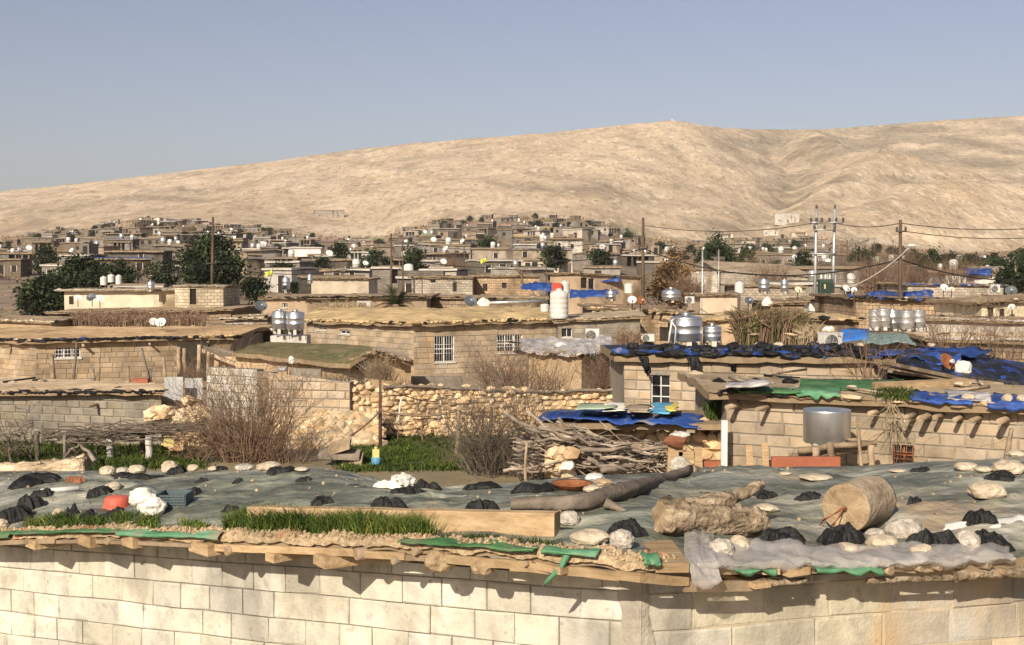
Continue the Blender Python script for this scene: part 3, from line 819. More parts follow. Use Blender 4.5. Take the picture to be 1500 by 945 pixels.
def ac_unit(label, px, row, d, w, h, yaw=0, group=None, badge=False):
    "split air conditioner outdoor unit; (px,row) is the middle of its foot"
    p = at(px, row, d); W_, H_ = w / F * d, h / F * d; D_ = .32 * min(1, W_ / .6)
    Rm = Matrix.Rotation(yaw, 3, 'Z')
    t = thing('air_conditioner', label, 'air conditioner', p, group)
    def q(x, y, z): return p + Rm @ V((x, y, z))
    mb = MB(); c = .02
    mb.box(q(0, 0, H_ / 2 + .03), (W_ - c, D_, H_ - .06), yaw); mb.box(q(0, 0, H_ / 2 + .03), (W_, D_ - c, H_ - .06 - c), yaw)
    mb.box(q(0, .0, H_ - .012), (W_ + .015, D_ + .015, .024), yaw); mb.build('cabinet', M['white_plastic'], t)
    r = min(W_, H_) * .37; fx = -W_ * .12
    RX = Rm @ Matrix.Rotation(math.pi / 2, 3, 'X')
    mb = MB(); mb.lathe([(r, 0), (r, .014), (r * .98, .016)], q(fx, -D_ / 2 + .0, H_ * .52), 26, M=RX); g = mb.build('fan_opening', M['dark_metal'], t)
    mb = MB()
    for k in range(4):
        rr = r * (.3 + .23 * k); pts = [q(fx + rr * math.cos(a * .314), -D_ / 2 - .022, H_ * .52 + rr * math.sin(a * .314)) for a in range(21)]
        mb.tube(pts, .006, 4, caps=False)
    for k in range(6): 
        a = k * math.pi / 3; mb.tube([q(fx + .05 * r * math.cos(a), -D_ / 2 - .022, H_ * .52 + .05 * r * math.sin(a)), q(fx + r * math.cos(a), -D_ / 2 - .022, H_ * .52 + r * math.sin(a))], .006, 4)
    mb.build('grille', M['dull_steel'], g)
    mb = MB()
    for s in (-1, 1): mb.box(q(s * W_ * .35, 0, .015), (.05, D_ * 1.05, .03), yaw)
    mb.build('feet', M['dark_metal'], t)
    if badge:
        mb = MB(); mb.box(q(W_ * .30, -D_ / 2 - .004, H_ * .82), (W_ * .17, .006, H_ * .05), yaw); mb.build('badge', M['dark_metal'], t)
    return t

def tree(label, px, row, d, h, w, name='leafy_tree', cat='tree', group=None, leaves=1500, ls=.25, m='leaf', clumps=28, trunk_h=.25, seed=0, tone=1.0, shape=1.0, gap=.8, trunk_r=None, spread=.2):
    "trunk with limbs and a crown of leaf faces; h, w in pixels, (px,row) its foot"
    rr = random.Random(seed + int(px))
    p = at(px, row, d); z = Z(p.x, p.y); top = at(px, row - h, d).z
    p = V((p.x, p.y, min(p.z, z + .4))); H = top - p.z; Wd = w / F * d / 2
    t = thing(name, label, cat, p, group)
    tr = trunk_r or H * .035
    cz = trunk_h + (1 - trunk_h) * .5
    cl = []
    for i in range(clumps):
        for _ in range(30):
            a = V((rr.uniform(-1, 1), rr.uniform(-1, 1), rr.uniform(-1, 1)))
            if .25 < a.length < 1: break
        k = 1 - .35 * max(0, a.z) * shape
        c = p + V((a.x * Wd * .86 * k, a.y * Wd * .86 * k, H * (cz + a.z * (1 - trunk_h) * .44)))
        cl.append((c, rr.uniform(.7, 1.25)))
    mb = MB()
    mb.tube([p - V((0, 0, .5)), p + V((0, 0, H * .2)), p + V((rr.uniform(-.1, .1) * Wd, 0, H * .5)), p + V((0, 0, H * .85))], [tr, tr * .85, tr * .55, tr * .12], 8, rough=.15)
    for c, k in cl[:10]:
        b = p + V((0, 0, H * rr.uniform(.18, .5))); mb.tube([b, (b + c) / 2 + V((0, 0, -.08 * H * rr.random())), c], [tr * .4, tr * .25, tr * .06], 5)
    mb.build('trunk', M['bark'], t)
    mb = MB(); per = leaves // clumps
    for c, k in cl:
        tb = rr.choice([.4, .6, .8, 1.0, 1.3, 1.75]) * rr.uniform(.85, 1.15) * tone
        rad = V((Wd * spread * 2.0 * k, Wd * spread * 2.0 * k, H * spread * .72 * k))
        for _ in range(int(per * k)):
            g = V((rr.gauss(0, .5), rr.gauss(0, .5), rr.gauss(0, .5)))
            q = c + V((g.x * rad.x, g.y * rad.y, g.z * rad.z))
            a = V((rr.uniform(-1, 1), rr.uniform(-1, 1), rr.uniform(-1, .5))).normalized(); b = a.orthogonal().normalized()
            b = Matrix.Rotation(rr.uniform(0, 6.28), 3, a) @ b
            s = ls * rr.uniform(.6, 1.3); tt = tb * rr.uniform(.65, 1.35)
            mb.add([q, q + a * s * .5 + b * s * .3, q + a * s, q + a * s * .5 - b * s * .3], [[0, 1, 2, 3]], None, 0, (tt, tt, tt * rr.uniform(.8, 1)))
    mb.build('crown', M[m], t, auto_uv=False)
    return t

def grow(mb, p, dr, L, r, n, depth, rr, bend=.35, up=.1, split=3, m=0, sides=4, minr=.003):
    pts = [p]; d = dr.normalized(); rad = [r]
    for i in range(n):
        d = (d + V((rr.gauss(0, bend), rr.gauss(0, bend), rr.gauss(0, bend) + up))).normalized()
        pts.append(pts[-1] + d * L / n); rad.append(max(minr, r * (1 - .75 * (i + 1) / n)))
    t = rr.uniform(.6, 1.35)
    mb.tube(pts, rad, sides, m, (t, t, t), smooth=True, caps=False)
    if depth:
        for k in range(split):
            i = rr.randint(max(1, n // 3), n)
            dd = (d + V((rr.gauss(0, .8), rr.gauss(0, .8), rr.gauss(0, .5)))).normalized()
            grow(mb, pts[i], dd, L * rr.uniform(.45, .7), max(minr, rad[i] * .7), max(2, n - 1), depth - 1, rr, bend, up, split, m, sides, minr)

def bush(label, px, row, d, h, w, stems=60, m='twig', name='bare_shrub', cat='shrub', group=None, seed=0, depth=1, r=.012, split=3, fan=.9, up=.12, bend=.22, zfoot=None, ell=1.0, lean=0):
    rr = random.Random(seed + int(px)); p = at(px, row, d); H = h / F * d; Wd = w / F * d / 2
    if zfoot is not None: p.z = zfoot
    mb = MB()
    for i in range(stems):
        a = rr.uniform(0, 6.28); k = rr.random() ** .6
        b = p + V((math.cos(a) * Wd * .55 * k, math.sin(a) * Wd * .55 * k * ell, -.1))
        dr = V((math.cos(a) * fan * k + lean, math.sin(a) * fan * k * ell, 1.0))
        grow(mb, b, dr, H * rr.uniform(.55, 1.08), r * rr.uniform(.6, 1.2), 5, depth, rr, bend, up, split, sides=3)
    o = mb.build(name, M[m], None, auto_uv=False); o.location.z = o.location.z
    return tag(o, label, cat, group)

def bare_tree(label, px, row, d, h, seed=0, m='twig_grey', group=None, depth=3, spread=.7, r=None):
    rr = random.Random(seed); p = at(px, row, d); H = h / F * d; r = r or H * .03
    t = thing('bare_tree', label, 'tree', p, group)
    mb = MB(); top = p + V((rr.uniform(-.1, .1), 0, H * .4)); mb.tube([p - V((0, 0, .2)), (p + top) / 2 + V((rr.uniform(-.06, .06), 0, 0)), top], [r * 1.2, r, r * .8], 7, rough=.2); mb.build('trunk', M[m], t)
    mb = MB()
    for k in range(6):
        a = rr.uniform(0, 6.28); b = p + (top - p) * rr.uniform(.5, 1)
        grow(mb, b, V((math.cos(a) * spread, math.sin(a) * spread, .8)), H * rr.uniform(.4, .62), r * .55, 5, depth, rr, .28, .05, 3, sides=4, minr=.004)
    mb.build('branches', M[m], t, auto_uv=False)
    return t

def grass(mb, pts, h=.12, wd=.012, rr=random, spread=.05, lean=.5, n=7, tone=1.0):
    for p in pts:
        for _ in range(n):
            b = V(p) + V((rr.gauss(0, spread), rr.gauss(0, spread), -.01)); a = rr.uniform(0, 6.28); hh = h * rr.uniform(.45, 1.25)
            s = V((math.cos(a), math.sin(a), 0)); l = V((rr.gauss(0, lean), rr.gauss(0, lean), 0)) * hh
            t = rr.uniform(.55, 1.4) * tone; c = (t * rr.uniform(.9, 1.35), t, t * .8)
            if rr.random() < .08: c = (t * 3.2, t * 2.2, t * 1.6)
            mb.add([b - s * wd / 2, b + s * wd / 2, b + l * .4 + V((0, 0, hh * .6)) + s * wd * .35, b + l * .4 + V((0, 0, hh * .6)) - s * wd * .35, b + l + V((0, 0, hh * .95))], [[0, 1, 2, 3], [3, 2, 4]], None, 0, c)

def tuft(label, pts, h, wd, n, spread, name='grass_tuft', tone=1.0, seed=1):
    rr = random.Random(seed); mb = MB(); grass(mb, pts, h, wd, rr, spread, n=n, tone=tone)
    o = mb.build(name, M['grass'], None, auto_uv=False); kind(o, 'stuff'); o['label'] = label
    return o

def stone_heap(mb, fn, count, r, rr, m=0, sub=1, flat=.75):
    for i in range(count):
        c = fn(rr); k = r * rr.uniform(.55, 1.5); t = rr.uniform(.62, 1.25); w_ = rr.uniform(-.1, .12)
        mb.blob(c, (k * rr.uniform(.9, 1.5), k * rr.uniform(.8, 1.1), k * flat * rr.uniform(.7, 1.15)), sub, .28, 1.1, rr.random() * 99, m, (t * (1 + w_), t, t * (1 - w_)), yaw=rr.uniform(0, 3))

def stone_wall_mesh(mb, a, b, zb, thick=.4, r=.13, seed=0, m=0, mc=1, topj=.08):
    rr = random.Random(seed); W = Wall(a, b, zb)
    n = int(W.L / .8)
    mb.obox(W.p(0, zb, -thick), W.t * W.L, W.n * (thick - .06), V((0, 0, min(W.a.z, W.b.z) - zb - .1)), mc)
    z = zb
    k = 0
    while True:
        u = rr.uniform(0, r)
        any_ = False
        while u < W.L:
            s = r * rr.uniform(.6, 1.5)
            if z < W.top(u) - .02:
                any_ = True
                t = rr.uniform(.7, 1.25); w_ = rr.uniform(-.06, .10)
                mb.blob(W.p(u + s, z + rr.uniform(-.04, .04) + r * .4, -.08 + rr.uniform(-.05, .04)), (s * 1.12, r * .9, r * .72 * rr.uniform(.75, 1.2)), 1, .3, 1.2, rr.random() * 99, m, (t * (1 + w_), t, t * (1 - w_)), yaw=math.atan2(W.t.y, W.t.x) + rr.uniform(-.2, .2))
            u += s * 1.75
        z += r * 1.02; k += 1
        if not any_ or k > 60: break
    for i in range(int(W.L / (r * 1.5))):
        u = rr.uniform(0, W.L); t = rr.uniform(.75, 1.25)
        mb.blob(W.p(u, W.top(u) - .02 + rr.uniform(-topj, topj), rr.uniform(-thick, 0)), (r * rr.uniform(.7, 1.3), r * rr.uniform(.7, 1.2), r * .65), 1, .3, 1.2, rr.random() * 99, m, t, yaw=rr.uniform(0, 3))

def stick(mb, a, b, r0, r1=None, wob=.04, n=5, rr=random, sides=6, col=None, m=0):
    a, b = V(a), V(b); r1 = r1 or r0 * .7; pts = []
    for i in range(n + 1):
        k = i / n; w_ = wob * math.sin(math.pi * k)
        pts.append(a + (b - a) * k + V((rr.uniform(-1, 1), rr.uniform(-1, 1), rr.uniform(-1, 1))) * w_)
    mb.tube(pts, [r0 + (r1 - r0) * i / n for i in range(n + 1)], sides, m, col or rr.uniform(.7, 1.25), rough=.15)

def pole(label, px, row0, row1, d, r=.09, m='polewood', name='utility_pole', lean=0, arms=(), lamp=False, group=None, cat='utility pole', row_base=None):
    "row0 top, row1 visible foot; arms = [(row, half width px)] carry insulators"
    a = at(px, row1, d); b = at(px + lean, row0, d); a.z = min(a.z, Z(a.x, a.y)) - .3
    t = thing(name, label, cat, a, group)
    mb = MB(); mb.tube([a, (a + b) / 2, b], [r * 1.25, r * 1.1, r * .8], 10, rough=.04); mb.build('post', M[m], t)
    for row, hw in arms:
        k = (row1 - row) / max(1, row1 - row0); x = px + lean * k
        l, r_ = at(x - hw, row, d), at(x + hw, row, d); l.y -= r * 1.3; r_.y -= r * 1.3
        mb = MB(); mb.tube([l, r_], .045, 6); arm = mb.build('crossarm', M['dark_metal'], t)
        for s in (l, r_):
            mb = MB(); s = s + (r_ - l).normalized() * (.06 if s is l else -.06); mb.lathe([(.03, .03), (.075, .08), (.045, .12), (.075, .17), (.04, .24), (.015, .26)], s, 8); mb.build('insulator', M['dark_metal'], arm)
    return t

def wire(label, p0, p1, sag=.6, r=.018, m='cable', n=18, name='power_line', group=None):
    a, b = at(*p0), at(*p1); mb = MB()
    mb.tube([a + (b - a) * (i / n) - V((0, 0, sag * 4 * (i / n) * (1 - i / n))) for i in range(n + 1)], r, 4)
    return tag(mb.build(name, M[m], None, auto_uv=False), label, 'power line', group)
# ------------------------------------------------------------------ the near house with its weighted sheet roof
M['roof_sheet'] = mat('grey_plastic_sheet_over_soil', [(.075, .08, .062), (.165, .168, .135), (.34, .33, .275)], 3.2, .55, 1, 7, spec=.3, big=.42, bigscale=1.1, stain=((.25, .20, .14), 1.5, .585), bdist=.05, detail=13, streak=(.5, 1.6, 1), pos=[.36, .5, .66], vc=True)
A0, C0, E0 = V((-6.97, 10.75, 0)), V((.633, 6.0, 0)), V((5.93, 7.495, 0))
def on_line(P, Q, px):
    k = (px - CX) / F  # x = k*y (pitch ignored below 1 %)
    dx, dy = Q.x - P.x, Q.y - P.y
    s = (k * P.y - P.x) / (dx - k * dy)
    return P.y + dy * s
def wall_d(px): return on_line(A0, C0, px) if px < 940 else on_line(C0, E0, px)
EDGE = [(-400, 788), (-170, 786), (0, 784), (130, 779), (300, 785), (500, 790), (650, 798), (750, 806), (850, 813), (940, 823), (1010, 829), (1100, 827), (1250, 826), (1350, 824), (1500, 815), (1680, 808), (2100, 797)]
BACK = [(-400, 688, 12.0), (-170, 688, 10.9), (0, 690, 10.4), (130, 690, 10.2), (300, 690, 9.7), (420, 688, 9.5), (510, 689, 9.35), (560, 703, 9.1), (640, 714, 9.0), (700, 712, 9.1), (760, 706, 9.2), (850, 696, 9.3), (1000, 692, 9.3), (1060, 687, 9.2), (1250, 683, 9.1), (1350, 677, 9.0), (1500, 669, 8.9), (1680, 662, 8.9), (2100, 655, 9.0)]
OV = .34
def edge_d(px): return wall_d(px) - tab([(300, .42), (800, .36), (1000, .25)], px)
front = []
for px in [-170 + 925 * i / 60 * 1.0 for i in range(61)] if False else sorted(set([e[0] for e in EDGE] + list(range(-380, 2100, 25)))):
    front.append(at(px, tab(EDGE, px), edge_d(px)))
back = [at(px, row, d) for px, row, d in BACK]
def back_at(px):
    return at(px, stab([(a, b) for a, b, c in BACK], px), tab([(a, c) for a, b, c in BACK], px))
fpx = sorted(set([e[0] for e in EDGE] + list(range(-380, 2100, 25))))
home = thing('block_house', 'pale concrete block house under a grey sheet roof strewn with stones and logs', 'house', (0, 6, -.1))
# walls of single blocks
zA = lambda px, row: at(px, row, wall_d(px)).z
WL = Wall(V((A0.x, A0.y, zA(0, 806) - .10)), V((C0.x, C0.y, zA(930, 850))), -.2)
WR = Wall(V((C0.x, C0.y, zA(945, 856))), V((E0.x, E0.y, zA(1500, 842))), -.2)
mb = MB()
za, zc = zA(0, 832), zA(900, 911); tl = (zc - za) * WL.L / ((V((at(900, 911, wall_d(900)).x, wall_d(900), 0)) - V((at(0, 832, wall_d(0)).x, wall_d(0), 0))).length)
u0 = (V((at(0, 832, wall_d(0)).x, wall_d(0), 0)) - V((A0.x, A0.y, 0))).length
block_face(mb, WL, [], bw=.272, bh=.158, gap=.006, rec=.014, zline=za - tl * u0 / WL.L, tilt=tl, seed=4, jit=.004, ch=.0055, tone=(.86, 1.08), warm=.035)
zr = zA(1100, 914); block_face(mb, WR, [], bw=.42, bh=.19, gap=.005, rec=.007, mm=2, zline=zr, tilt=-.02, seed=9, jit=.005, ch=.006, tone=(.74, .98), warm=.10)
# far sides and back so the house is closed
bk0, bk1 = V((A0.x + .6, 12.6, 0)), V((E0.x + .6, 9.0, 0))
for a, b in ((A0, bk0), (bk0, bk1), (bk1, E0)): mb.add([V((b.x, b.y, -.2)), V((a.x, a.y, -.2)), V((a.x, a.y, 1.95)), V((b.x, b.y, 1.95))], [[0, 1, 2, 3]], None, 1)
mb.build('wall', [M['block_near'], M['mortar'], M['flush_mortar']], home)
# crooked mortar smear at the corner
mb = MB()
for W_, s0 in ((WL, -1), (WR, 1)):
    P = []
    for k in range(40):
        z = -.2 + k * .07; u = .10 + .07 * noise.noise(V((z * 3.1, s0, 2))) + .04 * noise.noise(V((z * 11, s0, 5)))
        uu = [W_.L - u, W_.L - u * .6, W_.L + .012] if s0 < 0 else [-.012, u * .35, u * .6]
        for n_, q_ in enumerate(uu): P.append(W_.p(q_, z, (.004, .014, .015)[n_] if s0 < 0 else (.015, .014, .004)[n_]) + V((0, 0, 0)) + W_.n * .004 * noise.noise(V((q_ * 9, z * 9, 1))))
    mb.add(P, [[k * 3 + c, k * 3 + c + 1, k * 3 + c + 4, k * 3 + c + 3] for k in range(39) for c in range(2)], None, 0, 1.0, True)
mb.build('corner_mortar', mat('corner_mortar', [(.27, .24, .20), (.38, .345, .285), (.47, .43, .36)], 7, .95, .8, 50, big=.3, bigscale=3, bdist=.01), home)

# roof surface: a heightfield between edge and back, with lumps and folds
NB = 84
rz = random.Random(3); RIDGES = []
for _ in range(34):
    x_, y_, an_, L_ = rz.uniform(-4.2, 4), rz.uniform(6.2, 9.6), rz.gauss(0, .5), rz.uniform(.5, 1.8)
    RIDGES.append((x_, y_, x_ + math.cos(an_) * L_, y_ + math.sin(an_) * L_, rz.uniform(.010, .026), rz.uniform(.018, .04)))
def ridges(x, y):
    x += .06 * noise.noise(V((x * 2.5, y * 2.5, 40))); y += .06 * noise.noise(V((x * 2.5, y * 2.5, 50))); z = 0
    for x0, y0, x1, y1, h, w_ in RIDGES:
        dx, dy = x1 - x0, y1 - y0; s = ((x - x0) * dx + (y - y0) * dy) / (dx * dx + dy * dy)
        if -.2 < s < 1.2:
            d = abs((x - x0) * dy - (y - y0) * dx) / math.hypot(dx, dy)
            if d < 3 * w_: z += h * math.exp(-(d / w_) ** 2) * max(0, min(1, 1.2 - abs(s - .5) * 1.8))
    return z
LUMPS = [(470, 700, .05, 130), (200, 705, .03, 150), (860, 715, .05, 110), (1000, 705, .05, 100), (720, 728, .04, 90), (1400, 690, .06, 160), (330, 735, .03, 90), (1150, 740, .02, 90)]
def roof_pt(px, v):
    a = at(px, tab(EDGE, px), edge_d(px)); b = back_at(px)
    q = a + (b - a) * v
    q.z += .085 * math.sin(math.pi * min(1, v * 1.05)) * (0.6 + .4 * v)
    s_ = min(1, v * 7) * min(1, (1.02 - v) * 10)
    n1 = V((q.x * .9, q.y * .9, 2)); n2 = V((q.x * 3.1, q.y * 2.2, 5))
    q.z += s_ * (.055 * noise.noise(n1) + .022 * noise.noise(n2) + .045 * (.25 - abs(noise.noise(V((q.x * 1.6 + q.y * .9, q.y * 2.6, 3))))) + .030 * (.2 - abs(noise.noise(V((q.x * 4.0 - q.y * 3, q.y * 3.4, 8))))) + .014 * (.2 - abs(noise.noise(V((q.x * 9 + q.y * 6, q.y * 7, 18))))))
    if v > .06: q.z += ridges(q.x, q.y)
    if v < .04: q.z += .018 * noise.noise(V((q.x * 6, q.y * 6, 1)))
    return q
rpx = list(range(-400, 2101, 6))
mb = MB(); vs = [roof_pt(px, (j / NB) ** .9) for j in range(NB + 1) for px in rpx]; n = len(rpx)
fs = [[j * n + i, j * n + i + 1, (j + 1) * n + i + 1, (j + 1) * n + i] for j in range(NB) for i in range(n - 1)]
mb.add(vs, fs, None, 0, 1.0, True)
for k, f in enumerate(fs):
    a = vs[f[0]]; e = .12 * noise.noise(V((a.x * 1.5, a.y * 1.5, 60)))
    g = a.x + .35 * a.y + e * 2; hgt = a.y + .25 * a.x + e * 2
    zn = (0 if g < .6 else 1 if g < 3.4 else 2) + (3 if hgt > 8.3 else 0)
    mb.c[k] = [(1, 1, 1), (.92, .95, .91), (1.12, 1.09, 1.04), (.97, .98, .97), (1.1, 1.1, 1.04), (.9, .91, .9)][zn]
K = len(rpx)
for i in range(K - 1):   # back and side skirts
    a, b = vs[NB * n + i], vs[NB * n + i + 1]; mb.add([a, b, b - V((0, 0, .25)), a - V((0, 0, .25))], [[0, 1, 2, 3]], None, 1)
rim = [vs[i] for i in range(n)]
low = []
for i, p in enumerate(rim):
    nn = WL.n if rpx[i] < 940 else WR.n
    low.append(V((p.x, p.y, p.z - .05 - .012 * noise.noise(p * 4))))
inn = [V((p.x, p.y, p.z)) - (WL.n if rpx[i] < 940 else WR.n) * (OV + .25) for i, p in enumerate(low)]
mb.add(rim + low + inn, [[i + 1, i, K + i, K + i + 1] for i in range(K - 1)] + [[K + i + 1, K + i, 2 * K + i, 2 * K + i + 1] for i in range(K - 1)], None, 1)
roof = mb.build('roof', [M['roof_sheet'], M['ridge_soil']], home)
ROOFT = BVHTree.FromPolygons(vs, fs)
def on_roof(px, row):
    r = ray(px, row).normalized(); h = ROOFT.ray_cast(V((0, 0, EYE)), r)
    if h[0] is None:
        return back_at(px)
    return h[0]

# front rim: gravel and chips over boards
mb = MB(); rr = random.Random(8)
vg = []
gpx = list(range(-400, 1000, 5))
def gr(px, v):
    q = roof_pt(px, .0) if v < .3 else roof_pt(px, .008 + .05 * (v - .3) * (1 + .5 * noise.noise(V((px * .02, 0, 0)))))
    q.z += .018 * min(1, v * 3) + .012 * noise.noise(V((q.x * 14, q.y * 14, v))) + .01 * noise.noise(V((q.x * 40, q.y * 40, 1)))
    if v == 0: q += WL.n * .025; q.z -= .028
    if v == 1: q.z -= .02
    return q
NV = 6
vg = [gr(px, j / NV) for j in range(NV + 1) for px in gpx]; n = len(gpx)
mb.add(vg, [[j * n + i, j * n + i + 1, (j + 1) * n + i + 1, (j + 1) * n + i] for j in range(NV) for i in range(n - 1)], None, 0, 1.0, False)
for i in range(900):
    px = rr.uniform(-20, 990); q = gr(px, rr.uniform(.2, .9)); mb.blob(q, rr.uniform(.006, .016), 1, .3, 1.5, i, 0, rr.uniform(.7, 1.25))
rim_o = mb.build('gravel_rim', M['gravel'], home); rim_o['kind'] = 'stuff'
# fascia boards under the rim, each a board
def fascia(px0, px1, drop, h, th=.022, m='sawn', out=.0, tone=1.0):
    mb = MB(); P = []
    for k in range(7):
        px = px0 + (px1 - px0) * k / 6; q = at(px, tab(EDGE, px), edge_d(px) - out); q.z -= drop + .006 * noise.noise(V((px * .03, drop, 0))); P.append(q)
    if px0 > 1100:
        mb.tube([p - V((0, .0, h / 2 + .008 * noise.noise(p * 5))) for p in resample(P, .06)], [h * (.5 + .25 * noise.noise(V((k * .35, px0, 1)))) for k in range(len(resample(P, .06)))], 9, 0, tone, rough=.5); mb.build('edge_branch', M['bark'], home); return
    for a, b in zip(P, P[1:]):
        nn = WL.n if px0 < 940 else WR.n
        mb.obox(a - V((0, 0, h)), b - a, nn * th, V((0, 0, h)), 0, tone)
    mb.build('fascia_board', M[m], home)
for a, b, dr, h, m, tn in ((-395, -150, .035, .03, 'wood', .85), (1660, 2095, .05, .05, 'wood', 1.0), (-165, 84, .035, .03, 'wood', .8), (86, 330, .045, .022, 'wood', .75), (300, 520, .045, .04, 'sawn', 1.05), (500, 596, .05, .038, 'sawn', .95), (590, 655, .06, .03, 'wood', 1.0), (655, 782, .045, .045, 'sawn', .8), (750, 910, .055, .045, 'sawn', .85), (905, 1012, .05, .045, 'sawn', .82), (1000, 1110, .075, .05, 'wood', .9), (1110, 1180, .07, .035, 'wood', .9), (1270, 1420, .07, .03, 'wood', .85), (1400, 1680, .05, .06, 'mudw' if False else 'wood', 1.05)):
    fascia(a, b, dr, h, m=m, tone=tn, out=R(-.02, .01))
# roof beams poking out over the wall, each a part
def near_beam(px, row, w, h, m='sawn', rnd=False, L=.55, tone=1.0, skew=-.25, name='beam', end='endgrain'):
    q = at(px, row, edge_d(px) - .05); W = WL if px < 940 else WR
    ww, hh = w / F * q.y, h / F * q.y
    ax = (W.n + W.t * skew).normalized()
    back_ = q - ax * L
    mb = MB()
    if rnd: mb.tube([back_, (back_ + q) / 2, q - ax * .02, q], [hh / 2, hh * .5, hh * .48, hh * .43], 12, 0, tone, rough=.1, capm=1)
    else:
        s_ = ax.cross(V((0, 0, 1))).normalized(); mb.obox(back_ - s_ * ww / 2 - V((0, 0, hh / 2)), ax * L, s_ * ww, V((0, 0, hh)), 0, tone)
    mb.build(name, [M[m], M[end]], home)
for a in ((44, 797, 34, 13), (122, 792, 44, 16), (186, 793, 36, 17), (290, 803, 56, 17), (395, 817, 24, 13), (803, 833, 50, 11)): near_beam(*a, tone=R(.85, 1.05))
near_beam(331, 807, 34, 16, 'wood', True); near_beam(467, 821, 44, 18, 'sawn', False, .5, 1.0, -.5); near_beam(521, 812, 60, 20, 'wood', True, .7, .95, -.55); near_beam(606, 808, 30, 14, 'wood', True)
near_beam(155, 793, 20, 12, 'wood', True); near_beam(768, 827, 14, 8, 'wood', True); near_beam(575, 822, 20, 12, 'greywood', True, .5, 1, -.3)
near_beam(1306, 836, 44, 17, 'wood', True, .55, 1.15, .3); near_beam(1350, 834, 24, 10, 'wood', True, .5, 1.1, .3); near_beam(1378, 832, 26, 11, 'wood', True, .5, 1.1, .3); near_beam(1405, 826, 30, 16, 'wood', True, .5, 1.1, .3); near_beam(1450, 828, 80, 16, 'wood', True, .5, 1.1, .5); near_beam(1130, 836, 26, 12, 'sawn', False); near_beam(1172, 838, 40, 12, 'sawn', False, .5, 1.1, .2)
near_beam(985, 832, 50, 14, 'sawn', False, .5, .85); near_beam(1118, 858, 30, 8, 'sawn', False, .3, 1.1, .2); near_beam(1470, 838, 26, 10, 'wood', True, .5, .9, .2)

# stones wedged under the roof edge
def rock(label, px, row, w, h, m='rock', depth=.9, seed=None, tone=1.0, name='stone', cat='stone', pos=None, sub=3, amp=.22, ridge=.18, group=None, lift=.0, yaw=None, warm=0):
    q = pos or on_roof(px, row); a, b = w / F * q.y / 2, h / F * q.y / 2
    seed = seed if seed is not None else px * .37
    mb = MB(); mb.blob(q + V((0, a * depth * .5, b * .75 + lift)), (a, a * depth, b * 1.08), sub, amp, 1.0, seed, 0, (tone * (1 + warm), tone, tone * (1 - warm)), smooth=False, ridge=ridge, yaw=R(-.3, .3) if yaw is None else yaw, flat=.72)
    return tag(mb.build(name, M[m]), label, cat, group)
rock('cut stone block wedged under the roof edge above the wall stain', 645, 836, 44, 36, 'endgrain', 1.2, 5, pos=at(645, 836, edge_d(645)), amp=.2, ridge=.3)
rock('smaller cut stone wedged under the roof edge beside the cut block', 708, 840, 32, 24, 'endgrain', 1.2, 8, pos=at(708, 840, edge_d(708)), amp=.2, ridge=.3)

def down(x, y, z0=None):
    h = ROOFT.ray_cast(V((x, y, 9)), V((0, 0, -1))); return h[0].z if h[0] else z0
def bag(label, px, row, w, h, seed=None, group='black plastic bags weighing down the roof sheet', depth=.8, m='black_plastic', name='plastic_bag', cat='plastic bag', knot=True):
    q = on_roof(px, row); a, b = w / F * q.y / 2, h / F * q.y; seed = seed if seed is not None else px * .71 + row
    rr = random.Random(seed); b = max(b * 1.05, .035); mb = MB(); NR, NT = 13, 54
    cx, cy = rr.uniform(-.25, .25) * a, a * depth * .5; tw = rr.uniform(2, 5); so = rr.random() * 50
    vs = []
    for i in range(NR + 1):
        r = i / NR
        for k in range(NT):
            th = 2 * math.pi * k / NT; ct, st = math.cos(th), math.sin(th)
            R_ = .74 + .5 * noise.noise(V((ct * 1.3, st * 1.3, so))) + .22 * noise.noise(V((ct * 4, st * 4, so + 3)))
            x = q.x + cx * (1 - r) + a * 1.3 * ct * r * R_; y = q.y + cy + a * depth * .8 * st * r * R_
            cr = abs(noise.noise(V((ct * tw, st * tw, so + 7 + r * .8)))); cr2 = noise.noise(V((ct * tw * 2.5 + r * 2, st * tw * 2.5, so + r * 3)))
            lx, ly = (x - q.x) / a, (y - q.y) / (a * depth)
            lump = .5 + .75 * noise.noise(V((lx * 1.5, ly * 1.5, so + 20))) + .25 * noise.noise(V((lx * 3.6, ly * 3.6, so + 30)))
            fold = abs(noise.noise(V((lx * 3.2 + 2 * noise.noise(V((lx * 2, ly * 2, so))), ly * 3.2, so + 40)))) + .5 * abs(noise.noise(V((lx * 8, ly * 8, so + 50))))
            prof = (1 - r ** 5) * (.30 + .58 * max(0, lump)) + (.20 * (fold - .2) + .05 * cr2) * (1.1 - r * r)
            vs.append(V((x, y, (down(x, y, q.z) or q.z) + .004 + b * max(.02, prof))))
    fs = [[i * NT + k, (i + 1) * NT + k, (i + 1) * NT + (k + 1) % NT, i * NT + (k + 1) % NT] for i in range(NR) for k in range(NT)]
    mb.add(vs, fs, None, 0, 1.0, False)
    o = mb.build(name, M[m]); sm = o.modifiers.new('thickness', 'SOLIDIFY'); sm.thickness = .003; sm.offset = -1
    return tag(o, label, cat, group)
